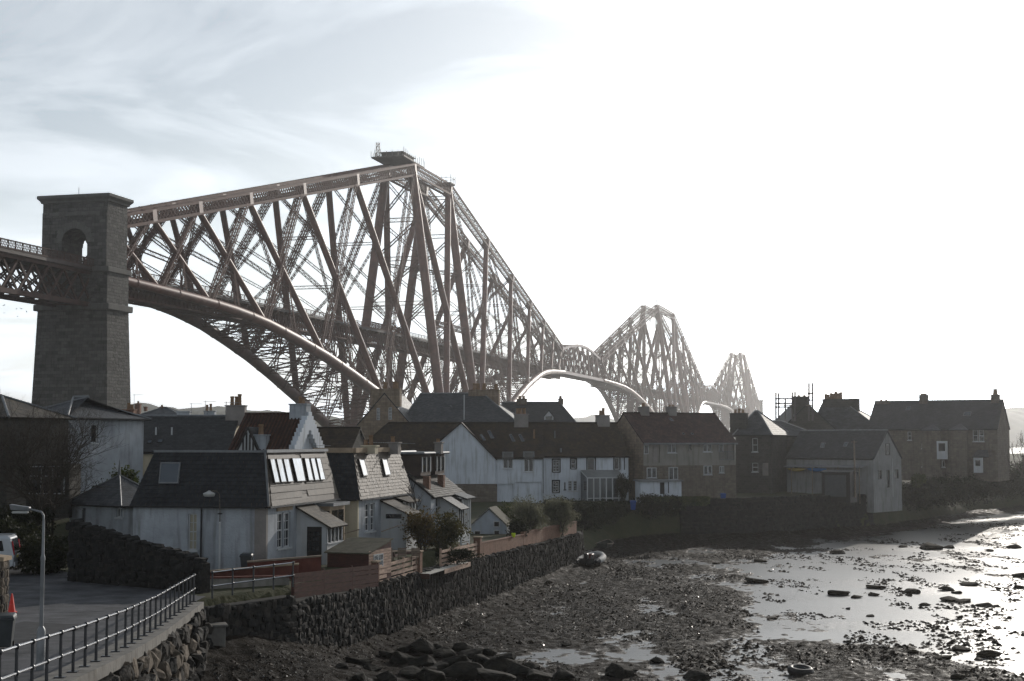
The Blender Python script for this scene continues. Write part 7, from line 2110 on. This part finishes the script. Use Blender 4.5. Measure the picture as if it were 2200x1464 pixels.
for a in (('tv aerial on the far roof left of the pale chimneys', 411, 866, 897, 148, 0), ('tv aerial beside the two pot pale chimney', 441, 861, 890, 148, 0), ('tv aerial left of the three pot chimney', 486, 863, 885, 121, 0), ('tv aerial on the white chimney by the granite pier', 288, 847, 880, 190, .2), ('tv aerial on the flats roof chimney', 1450, 858, 876, 170, 3.1), ('tv aerial on the stone house middle chimney', 1990, 840, 850, 205, 3.2),
          ('long toothed aerial on the second cottage roof', 797, 948, 962, 91, 0), ('tv aerial on the second cottage right chimney', 856, 950, 960, 96, .1), ('tv aerial on the crow stepped gable', 679, 955, 972, 108, .1)): aerial(*a)

# ---------------------------------------------------------------- street wear
PATCH = M('asphalt_patch', (.036, .036, .038), .85, .3, 2, bump=.01, bscale=20); TAR = M('tar_seam', (.010, .010, .011), .5, .2, 3)
def ground_sheet(name, pts, mat, lift, parent):
    mb = MB(); mb.quad(*[(x, y, lz(x, y) + lift) for x, y in pts]); return mb.build(name, mat, parent)
sp_ = bpy.data.objects['street']
ground_sheet('road_patch', [(-18.4, 46), (-15.6, 45.2), (-14.9, 52), (-17.9, 53.5)], PATCH, .056, sp_)
ground_sheet('road_patch', [(-17.2, 36), (-14.8, 35.6), (-14.7, 38.2), (-17.0, 38.8)], PATCH, .056, sp_)
for a, b in (((-20, 41.5), (-12.6, 43.2)), ((-22, 56), (-13.9, 58.2)), ((-16.4, 33), (-15.2, 44))):
    n = 12; P = [Vector((a[0] + (b[0] - a[0]) * i / n + rnd.uniform(-.08, .08), a[1] + (b[1] - a[1]) * i / n + rnd.uniform(-.12, .12), 0)) for i in range(n + 1)]
    for p, q in zip(P[:-1], P[1:]):
        e = (q - p).normalized(); t = Vector((e.y, -e.x, 0)) * .035
        ground_sheet('tar_seam', [tuple((p - t)[:2]), tuple((p + t)[:2]), tuple((q + t)[:2]), tuple((q - t)[:2])], TAR, .062, sp_)
mb = MB().tube((-15.9, 48.8, lz(-15.9, 48.8) + .0), (-15.9, 48.8, lz(-15.9, 48.8) + .065), .33, n=20); mb.build('drain_cover', M('cast_iron', (.04, .038, .036), .5, .3, 6), sp_)
# kerb stones on the landward side of the street
for i in range(22):
    y0, y1 = 33 + i * 1.25, 33 + i * 1.25 + 1.22
    x0, x1 = -20.4 - .03 * i, -20.4 - .03 * (i + 1)
    MB().slab([(x0, y0, lz(x0, y0) + .16), (x0 + .16, y0, lz(x0, y0) + .16), (x1 + .16, y1, lz(x1, y1) + .16), (x1, y1, lz(x1, y1) + .16)], (0, 0, -.3)).build('kerb_stone', CONC, cope)
# ------------------------------------------------------------------ haze over the water
hz = bpy.data.materials.new('haze_air')
hz.use_nodes = True
hz.node_tree.nodes.clear()
pv = hz.node_tree.nodes.new('ShaderNodeVolumePrincipled')
pv.inputs['Color'].default_value = (0.97, 0.975, 0.98, 1)
pv.inputs['Density'].default_value = 0.00013
pv.inputs['Anisotropy'].default_value = 0.66
ho = hz.node_tree.nodes.new('ShaderNodeOutputMaterial')
hz.node_tree.links.new(pv.outputs[0], ho.inputs['Volume'])
tag(MB().box(-2600, 2600, -60, 6000, -12, 128).build('haze', hz), 'pale haze hanging over the firth', None, None, 'stuff')
